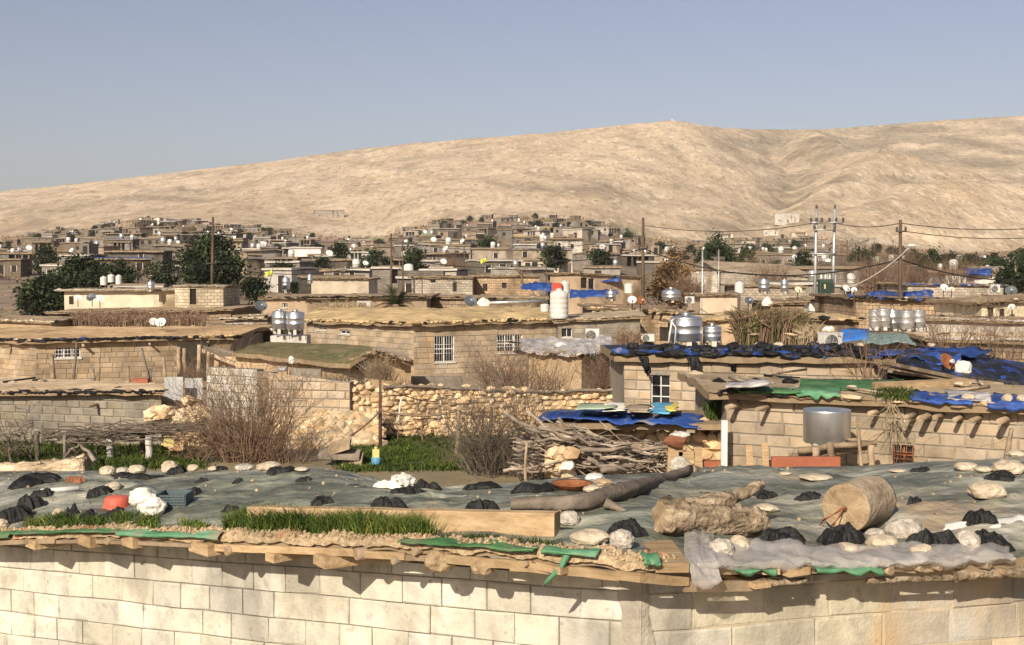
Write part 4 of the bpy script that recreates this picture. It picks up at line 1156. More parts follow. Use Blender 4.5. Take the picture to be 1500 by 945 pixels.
for a in (
    ('black bag heap lying by the dark green roll at the roof corner', 14, 768, 62, 26), ('flat black bag behind the heap at the roof corner', 36, 748, 46, 20),
    ('long black bag strip lying below the pale fallen trunk', 45, 712, 88, 15), ('small black bag at the end of the white pipe', 57, 729, 38, 12),
    ('black bag with a raised knot below the cream stone, behind the red tub', 140, 729, 42, 15), ('upright black bag in the grass fringe at the roof front', 104, 757, 20, 17),
    ('low black bag between the upright bag and the red tub', 126, 760, 24, 12), ('black bag flattened in grass below the red tub', 158, 760, 36, 13),
    ('longest black bag strip under the row of cream stones', 196, 702, 92, 12), ('black bag lump under the tall cream stone of the back row', 257, 695, 34, 13),
    ('tiny black scrap beside the small cream stone of the back row', 322, 684, 26, 7), ('thin black scrap alone in the middle of the grey sheet', 296, 707, 20, 5),
    ('little black scrap near the sheet crest below the grey stone', 348, 708, 14, 5), ('black bag with a tail beside the grey teal crate', 278, 728, 30, 14),
    ('pointed black bag behind the thick grass fringe', 338, 749, 30, 10), ('black bag under the long cream stone on the back edge', 409, 693, 48, 10),
    ('thin black strip on the sheet crest', 445, 706, 22, 5), ('rounded black bag behind the sawn beam, left of the bunched one', 471, 739, 42, 13),
    ('big bunched black bag standing behind the sawn beam', 568, 748, 52, 25), ('pointed black bag behind the middle of the sawn beam', 702, 752, 50, 19),
    ('black bag strip running below the white torn bag', 600, 724, 58, 12), ('black bag at the crest dip right of the white torn bag', 626, 716, 36, 15),
    ('spread black bag at the back edge beside the bare stick', 706, 717, 58, 11), ('dark heaped bags on the back edge before the firewood pile', 786, 721, 76, 16),
    ('black bag beside the white foam block', 908, 718, 34, 12), ('black bag with a loop knot lying over the rough white stones', 920, 789, 56, 27),
    ('black bag behind the tip of the split log branch', 1124, 731, 38, 10), ('black bag between the split log and the round log', 1145, 797, 68, 24),
    ('fat round black bag below the wired log end', 1234, 803, 76, 34), ('black bag between the split log and the wired log, behind both', 1187, 733, 36, 11),
    ('tiny black scrap on the back of the sheet behind the wired log', 1350, 692, 28, 5), ('black bag peeking out behind the wired log', 1340, 738, 18, 13),
    ('smooth black bag beside the big cream boulder at the back', 1467, 705, 46, 12), ('black bag in the open sheet below the solitary tan stone', 1441, 769, 50, 20),
    ('lumpy black bag beside the tan stone at the plastic film', 1372, 807, 70, 34), ('black torn bag split open with a pale lining', 1452, 808, 66, 30),
): bag(*a)
for a in (
    ('cream stone first in the row on the back edge by the fallen trunk', 156, 696, 24, 13), ('grey stone second in the row on the back edge', 178, 694, 20, 10, 'concrete_lump'),
    ('tan angular stone third in the row on the back edge', 199, 694, 26, 13), ('tall rounded cream stone over a black bag on the back edge', 247, 692, 23, 18),
    ('small cream stone beside the tall rounded one', 282, 691, 16, 10), ('low flat cream stone on the back edge before the big shrub', 314, 688, 20, 7),
    ('grey flat stone on the back edge before the big shrub', 356, 685, 26, 9, 'concrete_lump'), ('long cream stone under the shrub on the back edge', 392, 690, 34, 13),
    ('thin pale stone lying between the long cream stone and the yard boards', 441, 690, 20, 6), ('cream stone alone between black bags above the red tub', 164, 719, 22, 13),
    ('pale stone half hidden in grass at the roof front', 86, 757, 20, 12), ('cream stone cut off at the roof corner edge', 2, 776, 18, 16),
    ('small pale stone among chips by the red tub grass', 190, 769, 10, 6), ('white foam block standing on the back edge', 872, 705, 27, 12, 'white_plastic'),
    ('pale flat stone below the white foam block', 868, 721, 27, 10), ('pinkish concrete lump beside the sawn beam end', 834, 770, 30, 22, 'concrete_lump'),
    ('long rough white stone under the looped black bag', 866, 797, 54, 20), ('pitted pinkish stone in front of the looped black bag', 911, 803, 36, 27, 'concrete_lump'),
    ('grey concrete lump under the split log', 1058, 815, 36, 26, 'concrete_lump'), ('bright cream stone beside the grey lump under the split log', 1085, 806, 31, 21),
    ('pebbly concrete lump beside the folded plastic film', 997, 829, 28, 24, 'concrete_lump'), ('white stone in front of the fat round black bag', 1243, 812, 35, 15),
    ('cream oval stone between the fat black bag and the rough lump', 1296, 805, 44, 22), ('large rough porous lump under the wired log', 1328, 790, 52, 30, 'concrete_lump'),
    ('flat pinkish stone touching the wired log', 1285, 785, 28, 10, 'concrete_lump'), ('tan squarish stone pressed on the plastic film', 1352, 817, 33, 20),
    ('brown grey stone between the two large torn bags', 1421, 805, 38, 30, 'concrete_lump'), ('solitary tan stone resting on the open sheet', 1450, 730, 50, 26),
    ('pale long stone at the back edge of the sheet', 1418, 690, 32, 13), ('low pale stone next to the long one at the back', 1441, 692, 24, 9),
    ('big cream boulder on the back edge of the sheet', 1480, 694, 46, 20), ('flat orange stone on the sheet behind the wired log', 1197, 704, 46, 8),
    ('faint flat stone on the crest near the long branch', 1151, 696, 18, 5), ('pale stone at the roof edge below the torn bag', 1490, 822, 26, 10),
    ('thin flat stone at the back crest over the red plank', 1318, 692, 24, 4), ('white block behind the split log', 1124, 751, 34, 12),
): rock(*a)
# crumpled odds and ends
bag('sandy cloth bag slumped in the dip of the sheet', 566, 716, 42, 14, m='sackcloth', name='sandbag', cat='sack', group=None, knot=False)
q = on_roof(590, 712); mb = MB(); rr = random.Random(5)
for k in range(9):
    a0 = rr.uniform(0, 6.28); L = rr.uniform(.05, .13); w_ = rr.uniform(.012, .03); up = rr.uniform(.3, 1.5)
    d_ = V((math.cos(a0), .5 * math.sin(a0), up)).normalized(); s_ = d_.cross(V((rr.uniform(-1, 1), 1, rr.uniform(-1, 1)))).normalized(); c = q + V((0, .04, .03))
    P = []
    for n_ in range(6):
        t_ = n_ / 5; bend = V((rr.uniform(-.012, .012), rr.uniform(-.012, .012), -.06 * t_ * t_)); c2 = c + d_ * L * t_ + bend
        P += [c2 - s_ * w_ * (1.2 - t_), c2 + s_ * w_ * (1.2 - t_) + V((0, 0, rr.uniform(-.01, .01)))]
    mb.add(P, [[n_ * 2, n_ * 2 + 1, n_ * 2 + 3, n_ * 2 + 2] for n_ in range(5)])
mb.blob(q + V((0, .04, .03)), (.06, .05, .045), 3, .45, 1.6, 4, ridge=.8)
o = mb.build('torn_bag', M['white_plastic']); sm = o.modifiers.new('thickness', 'SOLIDIFY'); sm.thickness = .003; tag(o, 'white torn bag with shredded ends standing in the dip', 'plastic bag')
q = on_roof(706, 729)
def sack():
    q = on_roof(212, 757); k = q.y / F; t = thing('sack', 'white and yellow knotted sack sitting in grass at the roof front', 'sack', q)
    mb = MB(); mb.blob(q + V((8 * k, .05, 12 * k)), (17 * k, 14 * k, 14 * k), 3, .3, 1.1, 2, ridge=.35, flat=.8); mb.build('body', M['sackcloth'], t)
    mb = MB(); mb.blob(q + V((-8 * k, .06, 26 * k)), (16 * k, 12 * k, 12 * k), 3, .35, 1.2, 6, ridge=.5); mb.build('folded_top', M['sackcloth'], t)
sack()
q = on_roof(165, 748); k = q.y / F; t = thing('plastic_tub', 'faded red plastic tub upside down beside the white sack', 'tub', q)
mb = MB(); mb.lathe([(20 * k, 0), (20.5 * k, .006), (18 * k, .07), (15.5 * k, .078), (2 * k, .08)], q + V((0, .1, 0)), 24); mb.build('body', M['ragred'], t)
mb = MB(); mb.lathe([(20 * k, -.004), (21.5 * k, .0), (21.5 * k, .014), (20 * k, .016)], q + V((0, .1, 0)), 24); mb.build('rim', M['ragred'], t)
q = on_roof(250, 745); k = q.y / F; t = thing('crate', 'grey teal slatted plastic crate behind the white sack', 'crate', q)
mb = MB()
for s in range(5): mb.box(q + V((0, 0, (2.5 + 4 * s) * k)), (42 * k, .012, 2.6 * k))
for s in range(9): mb.box(q + V(((-20 + 5 * s) * k, .004, 10 * k)), (1.8 * k, .012, 20 * k))
mb.build('front_panel', M['teal'], t)
mb = MB(); mb.box(q + V((-21 * k, .1, 10 * k)), (.012, .2, 20 * k)); mb.box(q + V((21 * k, .1, 10 * k)), (.012, .2, 20 * k)); mb.box(q + V((0, .2, 10 * k)), (42 * k, .012, 20 * k)); mb.box(q + V((0, .1, 1 * k)), (42 * k, .2, .01)); mb.build('body', M['teal'], t)
bag('reddish brown rag crumpled beside the long black strip', 108, 709, 30, 10, m='brownrag', name='rag', cat='rag', group=None, knot=False)
a, b = on_roof(60, 724), on_roof(117, 719); mb = MB(); mb.tube([a + V((0, 0, .02)), b + V((0, 0, .02))], .02, 10)
tag(mb.build('pipe', M['white_plastic']), 'white plastic pipe lying across the grey sheet', 'pipe')
q = on_roof(838, 718); mb = MB(); mb.lathe([(.09, 0), (.13, .035), (.135, .04), (.12, .036), (.085, .01)], q + V((0, .05, 0)), 24)
tag(mb.build('shallow_pan', M['rust']), 'shallow rusty brown pan before the firewood pile', 'pan')
rock('brown clod in the rusty pan', 842, 712, 26, 12, 'mud', tone=.8, name='clod', cat='clod')
rock('tan clod lying beside the rusty pan', 884, 711, 26, 10, 'mud', name='clod', cat='clod')

# sawn beam along the roof front
a, b = on_roof(362, 775), on_roof(812, 788)
t = thing('timber_beam', 'long sawn timber beam lying along the roof edge', 'beam', a)
d_ = (b - a); L = d_.length; x = d_.normalized(); y = V((-x.y, x.x, 0)).normalized(); zz = V((0, 0, .128))
mb = MB(); nseg = 24
for i in range(nseg):
    s0 = a + x * L * i / nseg; mb.obox(s0, x * L / nseg, y * .085, zz, 0, 1.0 + .08 * noise.noise(V((i * .4, 1, 1))))
# one body: eight long edges with a slight sag
mb = MB(); vs = []
for i in range(nseg + 1):
    p = a + x * L * i / nseg; o = V((0, 0, .006 * noise.noise(V((i * .35, 0, 3)))))
    for (dy, dz) in ((0, .006), (0, .122), (.006, .128), (.08, .128), (.086, .122), (.086, 0), (.006, 0)): vs.append(p + y * dy + V((0, 0, dz)) + o)
fs = [[i * 7 + k, (i + 1) * 7 + k, (i + 1) * 7 + (k + 1) % 7, i * 7 + (k + 1) % 7] for i in range(nseg) for k in range(7)]
mb.add(vs, [f[::-1] for f in fs] + [[k for k in range(7)]], None, 0); mb.add([vs[nseg * 7 + k] + x * .001 for k in range(7)], [[k for k in range(7)][::-1]], None, 1)
mb.build('body', [M['sawn'], M['endgrain']], t)

# logs
def log(label, pts, rad, n=20, m='bark', name='log', knots=(), rough=.12, branch=None, tone=1.0, wire_=False, endm='endgrain'):
    t = thing(name, label, 'log', pts[0])
    P = resample(pts, (V(pts[-1]) - V(pts[0])).length / 18); k = len(P) - 1
    rads = [tab([(i / (len(rad) - 1), r) for i, r in enumerate(rad)], i / k) for i in range(k + 1)]
    mb = MB(); mb.tube(P, rads, n, 0, tone, rough=rough, capm=1); mb.build('trunk', [M[m], M[endm]], t)
    for pts2, rad2 in (branch or []):
        mb = MB(); Pb = resample(pts2, (V(pts2[-1]) - V(pts2[0])).length / 10); kb = len(Pb) - 1
        mb.tube(Pb, [tab([(i / (len(rad2) - 1), r) for i, r in enumerate(rad2)], i / kb) for i in range(kb + 1)], 10, 0, tone, rough=rough, capm=1); mb.build('branch', [M[m], M[endm]], t)
    return t
q0 = on_roof(1240, 783); r0 = 37 / F * q0.y; a = q0 + V((0, .03, r0)); ax = V((.62, .78, .0)).normalized(); b = a + ax * .40
M['smoothlog'] = mat('barkless_log', [(.20, .155, .105), (.35, .275, .19), (.47, .385, .28)], 5, .9, .8, 26, big=.3, bigscale=3, detail=10, streak=(1.2, .8, 3), bdist=.02)
lg = log('thick sawn round log with a rusty wire nail in its end face', [a, b], [r0 * .98, r0, r0 * 1.0, r0 * .97], 30, 'smoothlog', rough=.03)
mb = MB(); f = a - ax * .005
mb.lathe([(.014, 0), (.013, .012), (.008, .02)], f, 10, M=(-ax).to_track_quat('Z', 'Y').to_matrix())
for s in (0, 1, 2): mb.tube([f - ax * .03 + V((.01 * s, 0, .01)), f - ax * .05 + V((-.06 - .02 * s, -.02, -.03 - .01 * s)), f - ax * .06 + V((-.11, -.03 + .02 * s, -.045 - .02 * s))], .0035, 5)
mb.tube([f - ax * .04, f - ax * .05 + V((-.03, -.01, -.06)), f - ax * .03 + V((-.055, 0, -.11))], .004, 5); mb.build('wire', M['rust'], lg)
q0 = on_roof(962, 786); q1 = on_roof(1130, 790); r0 = 25 / F * q0.y
log('short split log with a broken branch stub pointing up', [q0 + V((.02, .06, r0)), q0 * .6 + q1 * .4 + V((0, .07, r0 * .95)), q1 + V((-.02, .08, r0 * .8))], [r0 * 1.0, r0 * 1.08, r0 * .92, r0 * .98, r0 * .85, r0 * .9, r0 * .72], 26, 'bark', rough=.5,
    branch=[([q0 * .75 + q1 * .25 + V((0, .1, r0 * 1.5)), q0 * .35 + q1 * .65 + V((0, .12, r0 * 2.1)), at(1070, 731, q1.y + .12), at(1117, 709, q1.y + .2)], [.06, .05, .036, .026])], tone=1.0)
pa = [on_roof(748, 750), on_roof(860, 748), on_roof(928, 728)]
pts = [pa[0] + V((0, 0, .045)), pa[1] + V((0, 0, .05)), pa[2] + V((0, 0, .05)), at(975, 702, 8.3), at(1012, 687, 8.8)]
log('long weathered branch lying diagonally up to the roof crest', pts, [.03, .05, .052, .043, .046, .036, .03], 16, 'greywood', 'fallen_branch', tone=.75, rough=.4, branch=[([at(1010, 688, 8.8), at(1025, 692, 8.9), at(1055, 692, 8.95), at(1084, 690, 9.0)], [.042, .04, .032, .02]), ([pa[1] + V((.1, -.02, .05)), pa[1] + V((.22, -.05, .0))], [.03, .012])])
a, b = at(-80, 688, 10.6), at(128, 683, 10.55)
log('pale fallen tree trunk with stub branches at the back edge of the roof', [a, lerp(a, b, .5) + V((0, 0, -.02)), b], [.055, .065, .062, .075, .08], 18, 'bark', 'fallen_log', rough=.55, branch=[([lerp(a, b, .85), at(112, 676, 10.6), at(125, 665, 10.6)], [.05, .035, .015]), ([lerp(a, b, .6), at(60, 677, 10.5)], [.03, .012])], tone=1.5)

# sheets along the front: film, green tarps, folded edges
def edge_sheet(name, label, px0, px1, up, down, m, amp=.02, seed=0, top=0, nu=60, th=.004, cat='plastic sheet', trans=False, wob=.012, roll=0):
    W = WL if px0 < 930 else WR
    def fn(u, v):
        px = px0 + (px1 - px0) * u
        prof = 1 - v
        k = abs(noise.noise(V((u * (px1 - px0) * .025, seed, 1))))
        e = at(px, tab(EDGE, px), edge_d(px))
        if v < .5:
            q = roof_pt(min(1680, max(-170, px)), up * (1 - v * 2) * (1 + .3 * noise.noise(V((px * .02, seed, 4))))); q.z += .016 + top
        else:
            s = (v - .5) * 2
            q = e + W.n * (.02 + .035 * math.sin(s * 2.6) + roll * s) - V((0, 0, down * s * (.55 + .9 * k) - .016)); q.z += top * (1 - s)
        q += V((0, -.02, 1)).normalized() * amp * fbm(V((px * .03, v * 5, seed)), 4)
        q += W.n * wob * noise.noise(V((px * .06, v * 3, seed + 9)))
        return q
    mb = MB(); mb.grid(fn, nu, 14)
    o = mb.build(name, M[m]); sm = o.modifiers.new('thickness', 'SOLIDIFY'); sm.thickness = th
    return tag(o, label, cat)
M['film'] = mat('clear_plastic_film', [(.36, .33, .31), (.50, .47, .44), (.66, .63, .59)], 5, .2, .7, 9, spec=.6, trans=.62, big=.2)
edge_sheet('plastic_film', 'strip of cloudy clear plastic film folded over the roof edge', 1012, 1478, .085, .04, 'film', .03, 3, .015, 90, .003)
edge_sheet('plastic_film', 'bunched end of cloudy film hanging over the house corner', 1002, 1046, .16, .16, 'film', .04, 8, .02, 30, .003, roll=.05)
edge_sheet('green_tarp', 'dark green tarp fold hanging at the roof corner beside the black bags', -60, 22, .02, .05, 'green_turf', .01, 1, .0, 30, cat='tarp')
edge_sheet('green_tarp', 'bright green tarp strip hanging below the white sack', 180, 328, .004, .04, 'green_tarp', .008, 2, .0, 50, cat='tarp')
edge_sheet('green_tarp', 'thin dark green tarp hem between the roof corner and the beams', 24, 182, .004, .008, 'green_turf', .008, 4, .0, 50, cat='tarp')
edge_sheet('green_tarp', 'bright green tarp flap under the film below the fat black bag', 1186, 1284, .01, .065, 'green_tarp', .01, 5, -.02, 40, cat='tarp', roll=.02)
edge_sheet('green_tarp', 'small green tarp scrap at the house corner under the film', 1070, 1130, .01, .06, 'green_tarp', .01, 7, -.02, 30, cat='tarp')
edge_sheet('green_tarp', 'knotted green tarp scrap on the fascia near the pebbly lump', 938, 962, .02, .02, 'green_tarp', .02, 6, .02, 20, cat='tarp')
edge_sheet('green_tarp', 'frayed green tarp hem along the edge by the wedged cut stone', 590, 790, .014, .004, 'green_turf', .012, 12, .0, 60, cat='tarp')
edge_sheet('green_tarp', 'narrow green tarp ribbon lying across the fascia below the sawn beam end', 800, 880, .012, .012, 'green_tarp', .012, 13, .006, 30, cat='tarp')
a = at(832, 812, edge_d(832) - .03); mb = MB(); mb.tube([a, a + V((-.03, -.01, -.06)), a + V((-.10, .0, -.13)), a + V((-.12, .02, -.16))], [.02, .016, .01, .003], 5, rough=.5)
tag(mb.build('tarp_ribbon', M['green_tarp']), 'frayed green ribbon dangling over the wall below the beam end', 'tarp')
a, b = on_roof(1378, 778), on_roof(1515, 770); 
sheet('plastic_film', 'white strip of plastic lying flat above the torn black bag', 'plastic sheet', (a, b, b + V((0, .12, 0)) + V((0, 0, .03)), a + V((.05, .05, .03))), M['white_plastic'], 30, 4, .015, 3, .003, 4)
# grass on the roof front
rr = random.Random(21)
def grass_run(label, px0, px1, n, h, dv, seed, tone=1.0, per=9):
    r_ = random.Random(seed); pts = []
    for i in range(n):
        px = r_.uniform(px0, px1); k = min(1, (px - px0) / 40 + .25, (px1 - px) / 40 + .25)
        if noise.noise(V((px * .018, seed, 0))) < -.28: continue
        pts.append(roof_pt(px, r_.uniform(dv[0], dv[1] * k + .001)) + V((0, 0, .01)))
    tuft(label, pts, h, .006, per, .018, tone=tone, seed=seed)
grass_run('green grass fringe around the sack and black bags at the roof front', 15, 300, 330, .055, (.03, .13), 31, 1.4)
grass_run('thick green grass growing in front of the sawn beam', 335, 650, 560, .115, (.03, .10), 32, 1.45, per=11)
grass_run('sparse grass beside the beam end', 640, 830, 90, .04, (.03, .07), 33, .8, 6)
# loose stalks hanging from the edge
mb = MB(); rr = random.Random(6)

# straw, chips and pebbles scattered over the sheet
mb = MB(); rr = random.Random(77)
for k in range(420):
    px = rr.uniform(-20, 1520); v = rr.random() ** 1.2 * .95 + .02; q = roof_pt(px, v)
    if noise.noise(V((q.x * .9, q.y * .9, 30))) < -.1: continue
    if rr.random() < .35:
        a = rr.uniform(0, 3.1); L = rr.uniform(.02, .10); mb.tube([q + V((0, 0, .006)), q + V((math.cos(a) * L, math.sin(a) * L, .01))], .003, 3, 0, rr.uniform(.6, 1.1))
    else: mb.blob(q, rr.uniform(.005, .017), 1, .3, 1.5, k, 0, rr.uniform(.5, 1.1))
o = mb.build('roof_litter', M['gravel'], home, auto_uv=False); o['kind'] = 'stuff'
# ------------------------------------------------------------------ middle ground
BLK = dict(bw=.40, bh=.2, gap=.018, depth=.1, jit=.008, ch=.014, tone=(.78, 1.12), warm=.07)
# low grey shed below the yard
house('low_shed', 'low grey block shed with a pale dusty roof beside the vine pergola', 'shed', [(-60, 580, 28.2), (236, 577, 26.6)], 6.5, 'block_grey', 'dust', over=.3, thick=.10, lump=.04, bulge=.02, backpts=[(-60, 556, 34), (215, 570, 27.6)], deb=30, blocks=dict(BLK, bh=.17, bw=.36), seed=3, roofcol=(1.35, 1.3, 1.22), rag=['black_plastic', 'ridge_soil', 'bark'], ragr=.05, beam=dict(gap=2.2, r=.05, out=.5), ragden=.8)
# right hand house with green and blue tarps
R1, W1, fp1, bk1_, rf1 = house('block_house', 'tan block house with green and blue tarps on its roof, tank against its wall', 'house', [(1064, 583, 21.2), (1800, 621, 17.56)], 3.6, 'block_mid', 'dust', [(0, 1308, 651, 1338, 684, dict(frame='rust', nx=2, ny=2))], over=.32, thick=.14, lump=.08, bulge=.04, drise=-.02, deb=110, blocks=dict(BLK, bh=.2, bw=.44, tone=(.68, .98)), seed=8, rag=['ridge_soil', 'bark', 'stone', 'black_plastic'], ragr=.06, roofcol=(.9, .88, .82))
beams(R1, W1[0], [W1[0].hit(px, 590)[0] for px in (1085, 1130, 1290, 1345, 1366, 1384, 1412, 1440, 1480)], W1[0].a.z - .10, .045, .5, 'wood', skew=-.2)
def rfp(px, row, d): return at(px, row, d)
hr1 = surf(rf1)
spread_on(hr1, 'green_tarp', 'large green mesh tarp spread over the soil roof behind the tank', 'tarp', ((1172, 573), (1290, 573), (1325, 559), (1172, 558)), M['green_turf'], seed=2, amp=.02)
spread_on(hr1, 'green_tarp', 'torn green tarp corner hanging over the eave above the tank', 'tarp', ((1166, 582), (1228, 581), (1232, 574), (1152, 572)), M['green_tarp'], seed=5, hang=.16)
spread_on(hr1, 'green_tarp', 'thin pale green sheet along the roof edge left of the large green tarp', 'tarp', ((1078, 576), (1172, 579), (1172, 572), (1085, 569)), M['green_turf'], seed=15, hang=.06)
spread_on(hr1, 'blue_tarp', 'bright blue tarp strip at the eave right of the weeds', 'tarp', ((1332, 589), (1420, 593), (1430, 584), (1330, 577)), M['blue_tarp'], seed=5, hang=.12)
spread_on(hr1, 'blue_tarp', 'grey blue tarp sheet between the blue strips on the soil roof', 'tarp', ((1390, 590), (1452, 593), (1450, 578), (1385, 574)), M['torn_white'], seed=6)
spread_on(hr1, 'blue_tarp', 'blue tarp covering the eave at the far end of the soil roof', 'tarp', ((1440, 598), (1530, 602), (1530, 584), (1455, 580)), M['blue_tarp'], seed=7, hang=.12)
for a in (('pale stone on the blue eave strip', 1420, 590, 19.2, 18, 10), ('cream stone holding down the far blue tarp', 1477, 592, 18.8, 16, 12), ('white stone on the timber across the soil roof', 1405, 568, 20.5, 16, 6), ('second white stone near the timber on the soil roof', 1418, 567, 20.4, 14, 6), ('pale stone at the lower edge of the green mesh tarp', 1248, 572, 20.2, 14, 5), ('yellow stone at the end of the blue eave', 1498, 592, 18.7, 14, 10)):
    rock(a[0], a[1], a[2], a[4], a[5], pos=hr1(a[1], a[2]) or at(a[1], a[2], a[3]), sub=2, lift=.04)
mb = MB(); a, b = hr1(1282, 574) + V((0, 0, .03)), hr1(1420, 568) + V((0, 0, .03)); mb.obox(a, b - a, V((0, .2, .02)), V((0, 0, .10))); tag(mb.build('timber_beam', M['sawn']), 'sawn timber lying across the soil roof by the green tarp', 'beam')
bag('black rag on the soil roof corner above the tank', 1157, 565, 22, 9, knot=False) if False else None
def bag_at(label, px, row, d, w, h, m='black_plastic', name='plastic_bag', cat='plastic bag', group=None):
    q = at(px, row, d); a, b = w / F * d / 2, h / F * d / 2; mb = MB(); mb.blob(q + V((0, 0, b * .7)), (a, a * .8, b), 2, .3, 1.2, px * .3, 0, 1.0, False, ridge=.5, flat=.6)
    return tag(mb.build(name, M[m]), label, cat, group)
bag_at('black rag on the soil roof corner left of the green tarp', 1157, 562, 21.6, 22, 8)
# weeds on the eave
rr = random.Random(4); tuft('green weeds growing on the eave between green and blue tarps', [hr1(rr.uniform(1290, 1332), rr.uniform(577, 586)) for _ in range(60)], .16, .02, 8, .06, seed=9, tone=.8)
mb = MB(); rr = random.Random(5)
for k in range(16): 
    b = at(rr.uniform(1296, 1312), 592, 19.3); grow(mb, b, V((rr.uniform(-.6, .6), -.1, -1)), rr.uniform(.4, .95), .008, 5, 1, rr, .3, -.1, 2, sides=3)
tag(mb.build('dry_weed', M['reed'], auto_uv=False), 'dry weed roots hanging down the wall beside the tank', 'weed')
# tank against the wall on a rough timber shelf
steel_tank('shiny squat steel tank standing on a timber shelf against the block wall', 1211, 650, 19.3, 68, 53, stand=.03, cone=.05, nb=1, lid=False)
t = thing('timber_shelf', 'rough shelf of poles and planks carrying the squat steel tank', 'shelf', at(1220, 690, 19.2))
rr = random.Random(12)
for k, (x0, r0, x1, r1, w_) in enumerate(((1168, 660, 1285, 648, .06), (1160, 668, 1280, 655, .05), (1190, 652, 1262, 644, .05), (1170, 664, 1225, 650, .04), (1225, 660, 1283, 650, .07))):
    mb = MB(); stick(mb, at(x0, r0, 18.9 + .15 * k), at(x1, r1, 18.7 + .15 * k), w_, w_ * .7, .03, 5, rr); mb.build('rail', M['wood'], t)
for x0, r0, x1, r1, w_ in ((1195, 655, 1193, 690, .06), (1216, 648, 1222, 690, .055), (1258, 630, 1262, 690, .03), (1150, 690, 1160, 648, .025), (1276, 652, 1278, 690, .05)):
    mb = MB(); stick(mb, at(x0, r0, 18.6), at(x1, r1 + 12, 18.6), w_, w_, .02, 4, rr); mb.build('leg', M['wood'], t)
mb = MB(); mb.obox(at(1131, 688, 18.3), at(1231, 688, 18.3) - at(1131, 688, 18.3), V((0, .08, 0)), V((0, 0, .19))); tag(mb.build('plank', M['redbrown']), 'red brown painted plank leaning below the timber shelf', 'plank')
for a in (('pale upright plank leaning on the block wall left of the shelf', 1092, 652, 1094, 692, .07), ('second upright plank leaning on the block wall next to the red plank', 1115, 648, 1117, 692, .07)):
    mb = MB(); p, q = at(a[1], a[2], 20.2), at(a[3], a[4], 20.1); mb.obox(q, V((a[5] * 1.6, 0, 0)), V((0, .03, 0)), p - q); tag(mb.build('plank', M['sawn']), a[0], 'plank')
t = thing('forked_post', 'pale forked branch post leaning on the wall at the far end', 'post', at(1475, 680, 17.6))
mb = MB(); stick(mb, at(1474, 685, 17.6), at(1482, 628, 18.0), .05, .03, .02, 6, rr); mb.build('stem', M['wood'], t)
mb = MB(); stick(mb, at(1480, 642, 17.9), at(1436, 654, 18.2), .015, .006, .02, 5, rr); mb.build('branch', M['wood'], t)
# awning at the house corner
sheet('metal_awning', 'small rusty sheet awning over the corner of the tarp house', 'awning', (at(1062, 566, 20.4), at(1128, 563, 20.2), at(1124, 556, 21.2), at(1066, 559, 21.4)), M['torn_white'], 12, 4, .03, 2, .03, 3)
tuft('green weeds at the corner between the window house and the tarp house', [at(random.Random(k).uniform(1042, 1064), random.Random(k + 50).uniform(598, 614), 21.8) for k in range(40)], .22, .03, 8, .08, seed=3)
mb = MB(); a = at(1061, 690, 20.7); mb.obox(a - V((.05, 0, .2)), V((.1, 0, 0)), V((0, .08, 0)), V((0, 0, at(1061, 616, 20.7).z - a.z + .2))); tag(mb.build('post', M['white_paint']), 'white painted post at the corner of the tarp house', 'post')

# grey house with the tall window and the weighted black and blue roof
G1, WG, fpg, bkg, rfg = house('block_house', 'pale tan block house with a tall window and black and blue weighted roof', 'house', [(914, 529, 27.2), (1300, 533, 25.2)], 3.6, 'block_mid', 'blue_black', [(0, 953, 549, 981, 598, dict(ny=3, style='plain')), (0, 1066, 557, 1088, 612, dict(style='hole'))], over=.25, thick=.2, lump=.07, bulge=.0, drise=-.05, blocks=dict(BLK, bh=.21, bw=.5), seed=21, rag=['black_plastic', 'blue_black', 'black_plastic', 'blue_tarp'], ragr=.085, step=.25)
for k, px in enumerate((1062, 1048)): pass
for a in (('black plastic rag hanging from the eave above the window', 942, 523, .5, .10), ('long black plastic rag hanging below the eave by the doorway', 1014, 522, .75, .13), ('thin strip of black rag on the wall right of the eave rags', 1068, 524, .35, .07)):
    p = at(a[1], a[2], 26.3); mb = MB()
    def fn(u, v, p=p, a=a): return p + V((a[4] * (u - .5) * 2 * (1 - .5 * v) + .10 * v + .04 * noise.noise(V((u * 4, v * 4, a[1]))), -.06 * math.sin(v * 3) - .05 * noise.noise(V((u * 3, v * 3, a[1] + 4))), -a[3] * v * (.7 + .4 * noise.noise(V((u * 6, 1, a[1]))))))
    mb.grid(fn, 10, 14); o = mb.build('plastic_rag', M['black_plastic']); s = o.modifiers.new('t', 'SOLIDIFY'); s.thickness = .02; tag(o, a[0], 'rag')
rr = random.Random(77)
bl = ['first', 'x']
for k in range(26):
    px = 925 + k * 13.5 + rr.uniform(-4, 4); row = rr.uniform(506, 514); d = 27.6 - k * .06
    bag_at('black sheet bundle in the row of weights along the window house roof', px, row + 4, d, rr.uniform(13, 22), rr.uniform(8, 13), rr.choice(['black_plastic', 'black_plastic', 'blue_black']), 'sheet_bundle', 'bundle', 'black sheet bundles along the window house roof')
steel_tank('tall bright steel tank on the window house roof', 1005, 507, 28.5, 46, 47)
steel_tank('shorter steel tank beside the tall one on the window house roof', 1043, 507, 28.7, 27, 31)
t = thing('pipe_rack', 'white pipe frame standing against the tall steel tank', 'pipe', at(986, 505, 28))
mb = MB(); mb.tube([at(979, 505, 28), at(984, 470, 28), at(990, 466, 28.3)], .022, 6); mb.tube([at(984, 472, 28), at(990, 480, 28), at(988, 506, 28)], .018, 6); mb.build('pipe', M['white_paint'], t)
ac_unit('white air conditioner with oval dark fan standing on the black and blue roof', 1216, 515, 26.6, 32, 28, yaw=.35, badge=True)
bag_at('tan cloth bundle on top of the white roof air conditioner', 1214, 486, 26.7, 14, 9, 'sackcloth', 'bundle', 'bundle')
